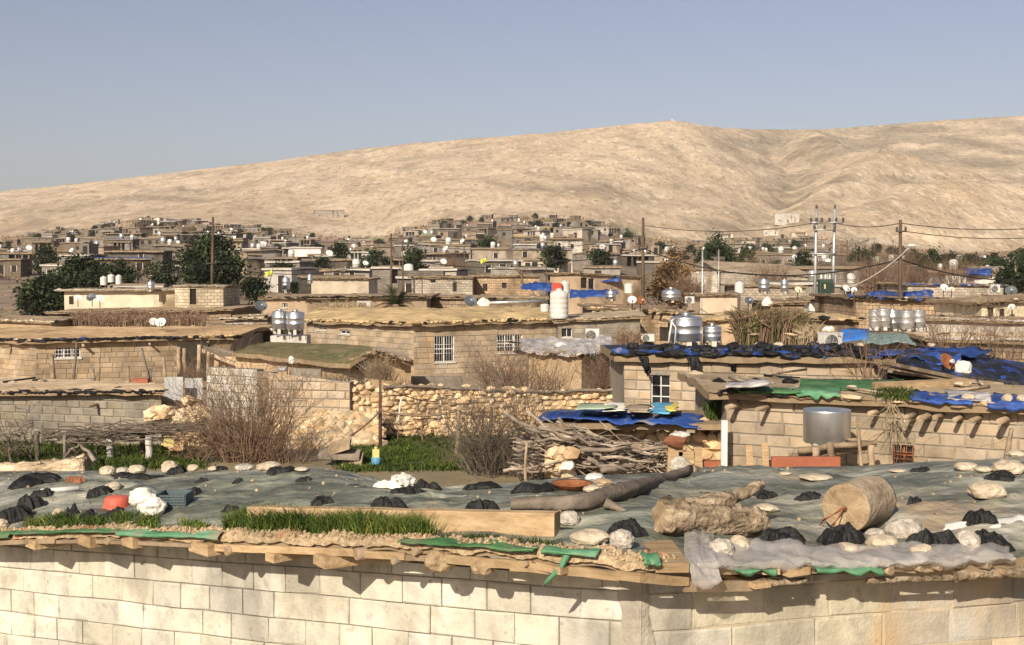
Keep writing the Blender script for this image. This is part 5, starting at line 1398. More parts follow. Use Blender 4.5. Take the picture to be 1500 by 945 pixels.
for k, (px, row, d, w_, h_, lb) in enumerate(((1141, 507, 26.6, 14, 6, 'white stone on the black roof just beside the roof air conditioner'), (1196, 505, 27, 12, 5, 'small white stone behind the roof air conditioner'), (1262, 508, 26.5, 12, 6, 'white stone left of the twiggy shrub on the black roof'), (1365, 508, 27.5, 12, 6, 'white stone right of the twiggy shrub on the blue roof'), (1111, 506, 28, 10, 5, 'pale round stone on the black roof by the reeds'))): rock(lb, px, row, w_, h_, pos=at(px, row, d), sub=2)

# blue roofed woodshed and the firewood pile
B1 = thing('stone_shed', 'low stone shed under a patched blue tarp beside the firewood pile', 'shed', at(930, 690, 22.3))
mb = MB(); a, b = at(800, 622, 22.6), at(1060, 622, 21.6); stone_wall_mesh(mb, a, b, .1, .4, .15, 5, 0, 1)
for p, q in ((b, b + V((0, 3, 0))), (a + V((0, 3, 0)), a)): mb.add([V((p.x, p.y, .1)), V((q.x, q.y, .1)), q, p], [[0, 1, 2, 3]], None, 1)
mb.build('wall', [M['stone'], M['mud']], B1)
mb = MB(); roof_slab(mb, [at(795, 620, 22.0), at(1062, 622, 21.2)], [at(800, 600, 25.5), at(1062, 603, 24.5)], .1, .05, 1.2, 4, 0, 0, .06); mb.build('roof', M['ridge_soil'], B1)
sheet('blue_tarp', 'patched blue tarp drooping over the stone shed roof', 'tarp', (at(784, 607, 22.0), at(1024, 622, 21.0), at(1035, 603, 24.0), at(860, 600, 24.5)), M['blue_tarp'], 40, 14, .08, 1.4, .015, 8, hang=.06)
for a in (('pale green cloth patch on the blue shed tarp', 842, 607, 900, 606, 598, 'M_pg', 21.6, 1), ('white cloth heaped on the blue shed tarp', 884, 611, 914, 612, 596, 'sackcloth', 21.5, 2), ('bright light blue sheet on the shed tarp under the tall window', 952, 613, 980, 614, 597, 'M_lb', 21.4, 3), ('yellow cloth beside the light blue sheet on the shed tarp', 976, 610, 990, 610, 598, 'M_yl', 21.5, 4), ('tan cloth folded on the shed tarp between white and light blue', 918, 612, 948, 612, 600, 'dust', 21.4, 5)):
    if a[6] == 'M_pg': m = mat('pale_green_cloth', [(.25, .33, .22), (.38, .45, .32)], 3, .9, .4, 14)
    elif a[6] == 'M_lb': m = mat('light_blue_sheet', [(.06, .24, .42), (.14, .38, .55)], 3, .6, .4, 14)
    elif a[6] == 'M_yl': m = mat('yellow_cloth', [(.55, .45, .06), (.65, .56, .14)], 3, .8, .4, 14)
    else: m = M[a[6]]
    sheet('cloth', a[0], 'cloth', (at(a[1], a[2], a[7]) + V((0, 0, .10)), at(a[3], a[4], a[7]) + V((0, 0, .10)), at(a[3] + 4, a[5], 23.6) + V((0, 0, .09)), at(a[1] + 6, a[5], 23.6) + V((0, 0, .09))), m, 14, 8, .035, 2.2, .012, a[8])
rr = random.Random(31); t = thing('firewood_pile', 'tangled pile of dry branches stacked before the stone shed', 'firewood', at(880, 692, 20.8))
mb = MB()
for k in range(330):
    x = rr.uniform(775, 985); row = 630 + (18 if x > 880 else 0) + (44 if x > 880 else 62) * rr.random() ** .8 + max(0, (800 - x) * .2); L = rr.uniform(20, 130); tl = rr.gauss(.14, .25)
    if x > 960: L *= .5
    d = rr.uniform(20.3, 21.6); stick(mb, at(max(rr.uniform(728, 790), x - L / 2), row - tl * L / 2, d + rr.uniform(-.25, .25)), at(min(rr.uniform(960, 1004), x + L / 2), row + tl * L / 2, d + rr.uniform(-.25, .25)), rr.choice([.007, .010, .014, .020, .028]) * rr.uniform(.8, 1.2), None, .06, 5, rr, 5, rr.uniform(.8, 1.9))
o = mb.build('branch_heap', M['greywood'], t, auto_uv=False); o['kind'] = 'stuff'
for x0, r0, x1, r1, w_ in ((770, 626, 880, 652, .035), (818, 612, 850, 640, .03), (860, 672, 920, 690, .05), (850, 658, 985, 655, .045), (880, 690, 930, 680, .06), (765, 648, 860, 640, .03)):
    mb = MB(); stick(mb, at(x0, r0, 20.2), at(x1, r1, 20.2), w_, w_ * .6, .06, 6, rr); mb.build('branch', M['greywood'], t)
p = at(820, 697, 20.5); mb = MB(); rr = random.Random(3)
stone_heap(mb, lambda r: at(r.uniform(806, 838), r.uniform(658, 696), r.uniform(20.3, 20.7)), 60, .12, rr); mb.obox(at(806, 700, 20.4), V((.38, 0, 0)), V((0, .35, 0)), V((0, 0, at(806, 660, 20.4).z - at(806, 700, 20.4).z)))
tag(mb.build('stone_pillar', M['stone']), 'short pillar of yellowish stones at the end of the firewood pile', 'pillar')
bag_at('white plastic bag caught in the firewood beside the stone pillar', 831, 688, 20.1, 20, 14, 'white_plastic')
# posts and planks right of the firewood
for a in (('pale plank post with a dark rag on top, right of the firewood', 990, 654, 988, 696, .24), ('narrow pale plank post beside the red brown trough', 1022, 655, 1024, 692, .13), ('small pale board lying between the two plank posts', 1006, 662, 1006, 676, .26)):
    mb = MB(); p, q = at(a[1], a[2], 20.0), at(a[3], a[4], 20.0); mb.obox(q - V((a[5] / 2, 0, 0)), V((a[5], 0, 0)), V((0, .07, 0)), p - q); tag(mb.build('plank_post' if a[5] != .26 else 'board', M['sawn']), a[0], 'plank')
mb = MB(); mb.blob(at(991, 646, 19.95), (.17, .1, .10), 2, .3, 1.2, 3, ridge=.4); tag(mb.build('rag', M['brownrag']), 'dark brown rag draped on the plank post', 'rag')
mb = MB(); mb.blob(at(995, 637, 19.97), (.14, .1, .05), 2, .4, 1.3, 5, ridge=.4); tag(mb.build('rag', M['white_plastic']), 'white rag bunched over the dark rag on the plank post', 'rag')
mb = MB(); mb.obox(at(1027, 692, 20.1), V((.32, 0, 0)), V((0, .2, 0)), V((0, 0, .18))); tag(mb.build('trough', M['redbrown']), 'red brown trough beside the white corner post', 'trough')
p = at(1012, 666, 20.5); mb = MB(); stone_wall_mesh(mb, at(985, 652, 21.3), at(1058, 648, 21.1), .2, .3, .13, 8)

# garden: grass, stone wall, shrubs, pergola, posts
def gpt(px, row): 
    r = ray(px, row); k = (.12 - EYE) / r.z; return V((0, 0, EYE)) + r * k
rr = random.Random(51); pts = []
for _ in range(2600):
    px = rr.uniform(505, 800); row = rr.uniform(640, 702); 
    if row < 640 + max(0, (575 - px) * .35) + max(0, (px - 690) * .1): continue
    q = gpt(px, row); q.z = Z(q.x, q.y); pts.append(q)
tuft('green grass covering the walled garden', pts, .13, .03, 9, .12, 'garden_grass', seed=5, tone=1.2)
pts = []
for _ in range(1300):
    px = rr.uniform(-30, 300); row = rr.uniform(648, 700); q = gpt(px, row); q.z = Z(q.x, q.y); pts.append(q)
tuft('green grass under the vine pergola', pts, .14, .03, 9, .12, 'garden_grass', seed=6, tone=.9)
t = thing('stone_wall', 'long field stone garden wall of yellow rubble behind the green garden', 'wall', at(700, 640, 30))
mb = MB(); stone_wall_mesh(mb, at(508, 566, 28.6), at(925, 578, 30.5), -.3, .5, .115, 2); mb.build('masonry', [M['stone'], M['mud']], t)
mb = MB(); rr = random.Random(7)
pp = [at(x, tab([(510, 571), (600, 566), (700, 571), (800, 574), (925, 571)], x) + rr.uniform(-1.5, 1.5), tab([(508, 28.5), (925, 30.3)], x) + .1) for x in range(560, 926, 12)]
stick(mb, pp[0], pp[-1], .02); mb = MB(); mb.tube(pp, .04, 5, rough=.3); mb.build('coping_branch', M['greywood'], t)
t = thing('block_wall', 'pale block garden wall ending in the long rubble wall', 'wall', at(450, 600, 28.6))
W = Wall(at(393, 546, 28.9), at(512, 560, 28.5), -.3); mb = MB(); block_face(mb, W, [], seed=13, **dict(BLK, bh=.2, tone=(1.05, 1.35))); mb.obox(W.p(0, -.3, -.3), W.t * W.L, W.n * .25, V((0, 0, min(W.a.z, W.b.z) + .3)), 1); mb.build('masonry', [M['block_mid'], M['mortar']], t)
t = thing('rubble_bank', 'bank of tumbled yellow stones below the pale block garden wall', 'stone bank', at(470, 650, 27.5)); mb = MB(); rr = random.Random(9)
def fb(r):
    x = r.uniform(395, 560); k = r.random(); return at(x, 606 + 52 * k + abs(x - 480) * .04, 28.2 - 1.6 * k)
stone_heap(mb, fb, 520, .13, rr); a = at(395, 602, 28.4); mb.add([at(390, 602, 28.45), at(560, 602, 28.45), at(560, 668, 26.8), at(390, 668, 26.8), at(390, 668, 28.6), at(560, 668, 28.6)], [[0, 3, 2, 1], [0, 1, 5, 4], [3, 4, 5, 2]], None, 1); mb.build('stones', [M['stone'], M['mud']], t)
for a in (('tumbled yellow stones between the low shed and the big shrub', 215, 300, 600, 612, 26.2, 120, 3), ('orange stone heap beside the yellow box under the pergola', 245, 300, 632, 652, 25.2, 110, 4), ('tan rubble slope above the low shed corner', 210, 300, 586, 604, 27.5, 80, 5)):
    mb = MB(); rr = random.Random(a[7]); stone_heap(mb, lambda r: at(r.uniform(a[1], a[2]), r.uniform(a[3], a[4]) + (6 if r.random() < .5 else 0), a[5] + r.uniform(-.4, .4)), a[6], .12, rr)
    o = mb.build('stone_heap', M['stone']); tag(o, a[0], 'stones')
# yard terrace behind the rubble (mud bank that carries the shed and gate)
bush('big bare brown shrub standing before the block garden wall', 362, 668, 24.5, 120, 150, 230, 'twig', r=.010, depth=2, split=2, fan=.75, seed=3)
bush('low bare brown scrub at the foot of the big shrub', 420, 672, 24.2, 56, 120, 70, 'twig', r=.008, depth=1, split=3, fan=.9, seed=6)
bush('dry grey brown scrub left of the big shrub', 290, 676, 24.0, 60, 70, 50, 'twig', r=.008, depth=1, split=3, fan=.6, seed=8)
bush('bare brown thicket on the rubble wall below the barred house', 745, 572, 32.5, 66, 110, 110, 'twig', r=.012, depth=2, split=2, fan=.8, seed=5, zfoot=at(745, 576, 32.5).z)
bush('brown thicket beside the tattered roof hut', 886, 576, 31.5, 62, 66, 80, 'twig', r=.012, depth=2, split=2, fan=.5, seed=7, zfoot=at(886, 580, 31.5).z)
bush('dark tangled bare shrub at the firewood end of the garden', 733, 700, 22.4, 124, 140, 210, 'twig_grey', r=.011, depth=2, split=2, fan=.75, seed=9)
bush('rusty dry bush in the middle of the garden grass', 657, 690, 23.5, 28, 24, 30, 'twig', r=.006, depth=1, split=3, fan=.7, seed=10)
bush('dark weeds at the garden end behind the bare stick', 778, 704, 20.6, 50, 50, 40, 'twig_grey', r=.007, depth=1, split=3, fan=.5, seed=12)
bare_tree('thin bare tree against the rubble wall by the clothes line', 622, 648, 27.5, 72, 4, 'twig', r=.025)
bare_tree('small crooked bare tree against the rubble wall nearer the pole', 582, 640, 28.0, 50, 8, 'twig', r=.02)
bare_tree('bare grey fruit tree before the low shed at the edge of view', 18, 690, 24.2, 96, 3, 'twig_grey', r=.035)
bare_tree('second bare grey fruit tree before the low shed', 40, 688, 24.8, 88, 6, 'twig_grey', r=.03)
bare_tree('leaning bare tree at the near corner of the pergola', 120, 690, 23.6, 52, 7, 'twig_grey', r=.03, spread=1.1)
t = thing('vine_pergola', 'low pergola of crooked posts under a mat of bare vines', 'pergola', at(170, 680, 24.5)); rr = random.Random(15)
for x0, r0, r1, d, m, w_ in ((54, 632, 680, 24, 'greywood', .05), (95, 638, 680, 24.2, 'greywood', .035), (161, 640, 675, 24.6, 'concrete', .07), (208, 632, 670, 25, 'polewood', .06), (218, 640, 674, 24.3, 'concrete', .075), (282, 628, 664, 25, 'greywood', .04)):
    mb = MB(); stick(mb, at(x0, r0, d), at(x0 + 1, r1 + 6, d), w_, w_, .01, 4, rr); mb.build('post', M[m], t)
mb = MB()
for k in range(95):
    x = rr.uniform(70, 296); row = tab([(60, 640), (150, 634), (220, 625), (296, 622)], x) + rr.uniform(-8, 10); L = rr.uniform(20, 80); d = rr.uniform(23.8, 26)
    stick(mb, at(max(62, x - L), row + rr.uniform(-4, 5), d), at(min(300, x + L), row - rr.uniform(-5, 5), d + rr.uniform(-.4, .4)), rr.choice([.004, .006, .009, .014]), None, .11, 6, rr, 4)
mb.build('vines', M['twig_grey'], t, auto_uv=False)['kind'] = 'stuff'
for x0, r0, x1, r1 in ((60, 642, 290, 630), (75, 648, 296, 640), (150, 630, 300, 622)):
    mb = MB(); stick(mb, at(x0, r0, 24.4), at(x1, r1, 25), .035, .03, .05, 6, rr); mb.build('rail', M['greywood'], t)
mb = MB(); stick(mb, at(118, 652, 23.5), at(140, 676, 23.2), .03, .05, .05, 5, rr); stick(mb, at(96, 668, 23.5), at(116, 650, 23.5), .03, .02, .05, 5, rr); tag(mb.build('crooked_vine_stem', M['greywood']), 'thick crooked vine stem bending to the ground under the pergola', 'vine stem')
mb = MB(); mb.box(at(248, 648, 24.2), (.20, .16, .14), .2); tag(mb.build('box', M['yellow']), 'pale yellow box under the pergola beside the stone heap', 'box')
pole('thin dark post carrying the garden clothes lines, before the rubble wall', 557, 556, 668, 26.4, .035, 'polewood', 'garden_post', cat='post')
t = thing('jerrycan', 'yellow and blue container standing at the foot of the garden post', 'container', at(551, 681, 23.6)); p = at(551, 680, 23.4)
mb = MB(); mb.box(p + V((0, 0, .20)), (.13, .1, .18)); mb.lathe([(.035, .28), (.035, .33), (.03, .335)], p, 10); mb.build('body', M['yellow'], t)
mb = MB(); mb.lathe([(.085, 0), (.09, .01), (.095, .13), (.085, .135)], p, 14); mb.build('bucket', mat('light_blue_plastic', [(.06, .19, .30), (.10, .26, .38)], 5, .5, 0), t)
for a in (('white slender stake against the rubble wall right of the garden post', 584, 584, 605, 27.6, .025, 'white_paint'), ('white stake against the rubble wall farther from the garden post', 642, 586, 606, 28, .025, 'white_paint'), ('forked grey post at the grass edge by the dark shrub', 668, 600, 660, 25.4, .05, 'wood'), ('short bare stick in the grass below the dark shrub', 688, 662, 690, 23, .025, 'wood'), ('long pale stick leaning at the end of the garden', 768, 646, 706, 19.6, .028, 'wood')):
    p, q = at(a[1] + 4, a[2], a[4]), at(a[1], a[3], a[4]); q.z -= .2; mb = MB(); stick(mb, q, p, a[5], a[5] * .8, .015, 4); tag(mb.build('stake', M[a[6]]), a[0], 'stake')
wire('clothes line from the garden post to the forked post', (557, 600, 26.3), (668, 602, 25.4), .12, .022, 'twig', group=None, name='clothes_line')
wire('slanting rope from the garden post down toward the boards', (555, 604, 26.3), (478, 656, 25.5), .1, .022, 'twig', name='rope')
wire('vine rope from the forked post toward the dark shrub', (668, 600, 25.4), (738, 606, 25), .1, .02, 'twig', name='rope')
wire('sagging rope from the garden post top to the rubble wall', (558, 562, 26.3), (640, 588, 27.8), .1, .012, 'twig', name='rope')
rr = random.Random(61)
for a in (('weathered board leaning in the yard behind the sheet roof', 480, 668, 512, 658, .16), ('thin brown board lying behind the roof below the rope', 466, 672, 526, 675, .05), ('tan sheet of plywood lying on the garden edge', 500, 684, 530, 684, .22)):
    mb = MB(); p, q = at(a[1], a[2], 23.8), at(a[3], a[4], 23.4); mb.obox(p, q - p, V((0, .3, .12)), V((0, -.02, .05)) + V((0, 0, a[5] * .3))); tag(mb.build('board', M['greywood' if 'thin' in a[0] else 'wood']), a[0], 'board')

# ---- left middle house
L1, WL1, fl1, bl1, rl1 = house('block_house', 'long tan block house with an earthen straw roof and one barred window', 'house', [(-70, 499, 52.5), (52, 503, 49.0), (338, 497, 51.5)], 9, 'block_tan', 'dust', [(1, 80, 507, 118, 524, dict(nx=3, ny=1))], over=.35, thick=.16, lump=.10, bulge=.12, drise=.0, deb=70, blocks=dict(BLK, bh=.21, bw=.42, tone=(.75, 1.1)), seed=31, roofcol=(1.3, 1.12, .88), rag=['black_plastic', 'blue_black', 'straw', 'black_plastic'], ragr=.09, zb=-1.4, beam=dict(gap=2.4, r=.05, out=.55))
for k, (x0, r0, x1, r1, w_) in enumerate(((76, 520, 78, 550, .09), (112, 502, 108, 556, .05), (147, 512, 144, 560, .05), (136, 540, 138, 560, .07), (188, 536, 190, 566, .06), (208, 510, 222, 568, .05), (239, 524, 246, 566, .07), (220, 540, 221, 570, .06))):
    lab = ['thick short post before the barred window of the straw house', 'crooked tall post passing the barred window of the straw house', 'thin post right of the barred window of the straw house', 'stub post low against the straw house wall', 'dark post halfway along the straw house wall', 'slanting pole leaning on the straw house wall', 'leaning post near the doorway end of the straw house', 'short pale post beside the slanting pole'][k]
    mb = MB(); stick(mb, at(x1, r1 + 5, 45.5), at(x0, r0, 45.8), w_ * 1.1, w_ * .8, .03, 4, rr); tag(mb.build('fence_post', M['greywood' if k % 2 else 'wood']), lab, 'post')
mb = MB(); mb.obox(at(192, 566, 44.5), V((.6, 0, 0)), V((0, .4, 0)), V((0, 0, .28))); tag(mb.build('trough', M['redbrown']), 'rusty red trough at the foot of the straw house wall', 'trough')
for a in (('white satellite dish facing away on the straw roof', 225, 472, 54, 13, .5), ('white satellite dish beside its twin on the straw roof', 236, 473, 53.5, 15, -.1)): dish(a[0], *a[1:4], a[4], yaw=a[5], mast=.15)
# lean-to and yard gate right of the straw house
t = thing('lean_to', 'ramshackle lean-to of poles and sheets at the end of the straw house', 'shed', at(300, 560, 44))
mb = MB(); rr = random.Random(19)
roof_slab(mb, [at(296, 512, 43), at(350, 534, 42)], [at(300, 505, 46), at(362, 520, 46)], .12, .08, 2, 3, 0, 0); mb.build('roof', M['dust'], t)
for x0, r0, x1, r1 in ((262, 508, 263, 548), (292, 505, 290, 556), (306, 515, 306, 560), (348, 532, 348, 560), (270, 510, 272, 545)): mb = MB(); stick(mb, at(x1, r1, 42.5), at(x0, r0, 42.5), .08, .07, .03, 4, rr); mb.build('post', M['wood'], t)
mb = MB(); mb.box(at(284, 530, 45.2), (1.1, .5, 1.4)); mb.build('doorway', M['dark_in'], t)
mb = MB(); mb.obox(at(306, 560, 43.2), at(352, 560, 43) - at(306, 560, 43.2), V((0, .1, 0)), V((0, 0, .9))); mb.build('panel', M['mud'], t)
bush('reddish dry brush heaped in the lean-to doorway', 285, 552, 42, 24, 44, 50, 'twig', r=.012, depth=1, fan=1.2, seed=2, zfoot=at(285, 552, 42).z)
mb = MB(); mb.obox(at(240, 587, 34), V((.52, 0, 0)), V((0, .04, 0)), V((0.02, 0, .66))); tag(mb.build('scrap_sheet', M['dull_steel']), 'rusted pale metal panel standing before the lean-to', 'panel')
mb = MB(); mb.obox(at(271, 588, 34.6), V((.50, 0, 0)), V((0, .04, 0)), V((0, 0, .66))); tag(mb.build('scrap_sheet', M['dull_steel']), 'grey metal panel with a dark lower half next to the rusted panel', 'panel')
t = thing('block_wall', 'whitish block yard wall between the lean-to and the rubble corner', 'wall', at(340, 590, 33)); W = Wall(at(302, 538, 34), at(376, 541, 33.2), -.3); mb = MB(); block_face(mb, W, [], seed=17, **dict(BLK, bh=.22, tone=(.85, 1.1))); mb.obox(W.p(0, -.3, -.3), W.t * W.L, W.n * .25, V((0, 0, min(W.a.z, W.b.z) + .3)), 1); mb.build('masonry', [M['block_near'], M['mortar']], t)
t = thing('block_wall', 'brown block wall stub beside the whitish yard wall', 'wall', at(385, 590, 32)); W = Wall(at(376, 544, 32.4), at(396, 546, 32.2), -.3); mb = MB(); block_face(mb, W, [], seed=18, **dict(BLK, tone=(.6, .8))); mb.obox(W.p(0, -.3, -.3), W.t * W.L, W.n * .25, V((0, 0, min(W.a.z, W.b.z) + .3)), 1); mb.build('masonry', [M['block_tan'], M['mortar']], t)

# ---- mossy roofed shed with gable
GS = thing('mossy_shed', 'low shed with a mossy earth roof and a gabled end', 'shed', at(480, 545, 38))
a, b, c = at(345, 514, 40.5), at(500, 531, 38), at(602, 528, 38.6)
mb = MB(); wall_face(mb, Wall(at(345, 518, 40.6), at(500, 533, 38.1), -.5), []); g = [at(500, 533, 38.1), at(602, 530, 38.7)]
ap = at(552, 514, 38.4); mb.add([V((g[0].x, g[0].y, -.5)), V((g[1].x, g[1].y, -.5)), g[1], ap, g[0]], [[0, 1, 2, 3, 4]]); mb.build('wall', M['mud'], GS)
moss = mat('mossy_earth_roof', [(.22, .165, .095), (.15, .125, .055), (.07, .088, .028), (.27, .205, .125)], 1.1, .95, .7, 14, pos=[.3, .5, .60, .68], bdist=.05)
rdg = [at(395, 504, 44.5), at(552, 511, 39.6)]
mb = MB(); roof_slab(mb, [at(340, 516, 40.3), at(498, 533, 37.7), at(512, 534, 37.6)], [at(395, 501, 45.5), at(535, 506, 43), at(553, 512, 38.1)], .14, .07, 1.4, 5, 0, 1, .05); mb.build('roof', [moss, M['ridge_soil']], GS)
mb = MB(); roof_slab(mb, [at(548, 512, 38.0), at(606, 531, 38.2)], [at(535, 506, 43), at(590, 516, 43)], .14, .04, 1.4, 6, 0, 1, .03); mb.build('roof', [M['dust'], M['ridge_soil']], GS)
mb = MB(); rag_edge(mb, [at(502, 533, 37.8), at(552, 512, 37.8), at(604, 531, 38.0)], .05, .14, 4); mb.build('roof_edge', M['bark'], GS)
mb = MB(); mb.box(at(531, 535, 38.0), (.42, .2, .30)); mb.build('opening', M['dark_in'], GS)
bush('round heap of tan brush against the gable of the mossy shed', 556, 550, 37.2, 26, 34, 160, 'reed', 'brush_heap', 'brush heap', r=.008, depth=1, split=4, fan=.9, seed=16, zfoot=at(556, 551, 37.2).z)
bush('dark brush piled right of the round tan brush heap', 570, 552, 37, 24, 40, 40, 'twig', r=.01, depth=1, fan=1, seed=6, zfoot=at(570, 553, 37).z)
bush('dark heaped twigs behind the garden wall below the mossy shed', 505, 562, 34, 24, 110, 90, 'twig_grey', r=.012, depth=1, fan=2.2, seed=8, zfoot=at(505, 561, 34).z, ell=.4)
for a in (('tan yard wall segment under the mossy eave', 375, 420, 540, 38.5, 'mud'), ('grey yard wall segment in the middle under the mossy eave', 424, 470, 544, 37.6, 'block_grey')):
    mb = MB(); p, q = at(a[1], a[3], a[4]), at(a[2], a[3] + 2, a[4] - .4); mb.obox(p - V((0, 0, .8)), q - p, V((0, .2, 0)), V((0, 0, .9))); tag(mb.build('low_wall', M[a[5]]), a[0], 'wall')
mb = MB(); p, q = at(594, 541, 40), at(676, 541, 40.5); mb.obox(p - V((0, 0, 1.1)), q - p, V((0, .3, 0)), V((0, 0, .85))); tag(mb.build('low_wall', M['block_grey']), 'grey concrete kerb wall in front of the barred house door', 'wall')
for a in (('white cloth bundle hanging under the mossy eave', 428, 528, 38.3, 9, 12, 'white_plastic'), ('grey sack by the wall under the mossy eave', 412, 540, 37.4, 14, 9, 'dull_steel')): bag_at(a[0], a[1], a[2] + 5, a[3], a[4], a[5], a[6], 'bundle', 'bundle')

# ---- middle house with straw roof and barred openings
M1, WM1, fm1, bm1, rm1 = house('block_house', 'block house with a golden straw roof and two barred openings', 'house', [(449, 473, 60), (606, 478, 54), (815, 472, 57)], 11, 'block_mid', 'straw',
    [(0, 464, 476, 478, 484, dict(style='plain')), (0, 497, 484, 512, 490, dict(style='plain', ny=1)), (1, 636, 492, 666, 530, dict(nx=2, ny=2)), (1, 728, 490, 766, 516, dict(nx=3, ny=2))], over=.4, thick=.18, lump=.14, bulge=.3, drise=.1, deb=60, blocks=dict(BLK, bh=.24, bw=.5, tone=(.78, 1.05)), seed=41, rag=['straw', 'bark', 'straw', 'black_plastic'], ragr=.09, zb=-1.5)
M2, *_ = house('block_house', 'small grey block house with white window joined to the straw roof house', 'house', [(817, 474, 55), (938, 466, 55.5)], 6, 'block_grey', 'dust', [(0, 823, 480, 838, 494, dict(nx=2, ny=1, style='plain'))], over=.3, thick=.14, lump=.06, bulge=.1, blocks=dict(BLK, bh=.24, bw=.5), seed=44, rag=['bark', 'dust', 'polewood' if False else 'bark'], ragr=.06, zb=-1.5)
ac_unit('white air conditioner hung on the small grey house wall', 868, 502, 54.3, 20, 21, yaw=-.1)
ac_unit('air conditioner partly hidden by the steel tank, low on the wall', 948, 502, 53.0, 20, 13, yaw=0)
plastic_tank('tall white plastic tank on the corner of the straw roof', 819, 467, 55, 27, 42)
plastic_tank('narrower white plastic tank behind the tall one', 827, 430, 56.5, 15, 18)
mb = MB(); mb.obox(at(809, 426, 56), V((.42, 0, 0)), V((0, .3, 0)), V((0, 0, .36))); tag(mb.build('box', M['redpaint']), 'bright red box on the white plastic tank', 'box')
plastic_tank('white square canister standing on the roof edge left of the white tanks', 798, 457, 56.5, 13, 12, neck=False)
steel_tank('steel tank by the straw house corner, farther from it', 410, 489, 48, 23, 35, stand=.2)
steel_tank('steel tank by the straw house corner, nearer to it', 433, 490, 47.6, 26, 35, stand=.2)
mb = MB(); p = at(396, 492, 48.5); mb.obox(p - V((0, 0, 1.6)), at(449, 492, 47.5) - p, V((0, 1.0, 0)), V((0, 0, 1.6))); tag(mb.build('tank_plinth', M['concrete']), 'concrete plinth under the two corner steel tanks', 'plinth')
# ---- tattered hut
house('mud_hut', 'round cornered mud hut under a tattered pale roof', 'hut', [(775, 518, 37.0), (852, 523, 35.4), (893, 514, 37.4)], 4, 'mud', 'torn_white', over=.25, thick=.07, lump=.26, bulge=.15, drise=.05, edgej=.16, step=.2, deb=60, seed=52, rag=['torn_white', 'rock', 'torn_white', 'black_plastic'], ragr=.06, zb=-.4)
bag_at('white bundle lying on the tattered hut roof', 821, 508, 37.5, 16, 8, 'white_plastic', 'bundle', 'bundle')
bush('bare brush in front of the mud hut', 800, 572, 32.8, 50, 70, 60, 'twig', r=.011, depth=1, fan=.7, seed=14, zfoot=at(800, 576, 32.8).z)

# ---- collapsed blue roof, rusty dish, big tanks on the right
R2 = thing('blue_roofed_shed', 'collapsing shed with sagging blue sheets over bare boards', 'shed', at(1380, 580, 25))
mb = MB(); p, q = at(1282, 536, 25.4), at(1500, 566, 24.0); wall_face(mb, Wall(p - V((0, 0, .1)), q - V((0, 0, .1)), 0), []); mb.build('wall', M['dark_in'], R2)
mb = MB(); roof_slab(mb, [at(1278, 528, 25.2), at(1400, 548, 24.2), at(1540, 568, 23.6)], [at(1275, 512, 29), at(1400, 512, 29.5), at(1560, 545, 29)], .1, .18, 1.0, 9, 0, 0, .1); mb.build('roof', M['blue_black'], R2)
for x0, r0, x1, r1, tn in ((1280, 530, 1402, 556, .6), (1290, 540, 1420, 560, .75), (1310, 548, 1470, 566, .8), (1420, 562, 1520, 572, .9)):
    mb = MB(); p, q = at(x0, r0, 24.8), at(x1, r1, 23.7); mb.obox(p, q - p, V((0, .12, 0)), V((0, 0, .07)), 0, tn); mb.build('board', M['wood'], R2)
sheet('blue_tarp', 'ragged blue tarp stretched toward the twiggy shrub on the collapsing shed', 'tarp', (at(1255, 527, 25.6), at(1405, 530, 25.2), at(1452, 513, 28), at(1300, 511, 28)), M['blue_tarp'], 34, 10, .14, 1.4, .015, 33, hang=.1)
sheet('blue_tarp', 'blue tarp hanging off the far side of the collapsing shed', 'tarp', (at(1425, 552, 24.4), at(1540, 575, 23.6), at(1540, 552, 26), at(1420, 535, 26.5)), M['blue_black'], 34, 10, .16, 1.4, .015, 35, hang=.2)
dish('rusty satellite dish with a pale rim lying on the blue shed roof', 1386, 531, 24.4, 26, .5, tilt=30, mast=.1, rusty=True)
mb = MB(); mb.blob(at(1410, 540, 24.5), (.14, .12, .15), 3, .3, 1.1, 4, ridge=.5); tag(mb.build('sack', M['sackcloth']), 'white sack leaning on the rusty dish', 'sack')
for k, (px, row, w_, h_, lb) in enumerate(((1293, 484, 22, 32, 'dull tall tank first in the group behind the twiggy shrub'), (1307, 487, 25, 33, 'shiny tall tank second in the group behind the shrub'), (1328, 487, 22, 32, 'dull tall tank third in the group behind the shrub'), (1345, 485, 20, 31, 'weathered tank last in the group behind the shrub'), (1281, 484, 15, 30, 'dark slim tank hidden behind the first of the group'))):
    steel_tank(lb, px, row, 40 + (k % 2) * .8, w_, h_, m='steel' if k == 1 else 'dull_steel', cone=.05)
mb = MB(); p, q = at(1262, 488, 39), at(1362, 488, 39); mb.obox(p - V((0, 0, 2)), q - p, V((0, 2.5, 0)), V((0, 0, 2))); tag(mb.build('tank_plinth', M['block_grey']), 'block plinth carrying the group of tall tanks', 'plinth')
sheet('blue_tarp', 'faded blue green tarp hung below the group of tall tanks', 'tarp', (at(1262, 504, 38), at(1360, 503, 38), at(1360, 488, 38.6), at(1262, 488, 38.6)), mat('faded_teal_tarp', [(.10, .16, .16), (.18, .25, .25)], 2, .8, .5, 9), 20, 6, .08, 1.4, .015, 36)
sheet('blue_tarp', 'small bright blue tarp behind the roof air conditioner', 'tarp', (at(1230, 500, 31), at(1271, 497, 31), at(1271, 481, 33), at(1232, 483, 33)), mat('bright_blue_tarp', [(.02, .12, .42), (.05, .2, .55)], 3, .55, .5, 9), 16, 6, .06, 1.6, .012, 37)
bush('leafless twiggy shrub growing through the black roof before the tall tanks', 1275, 545, 24.2, 95, 60, 18, 'twig', r=.012, depth=3, split=2, fan=.7, seed=22, zfoot=at(1275, 552, 24.2).z)
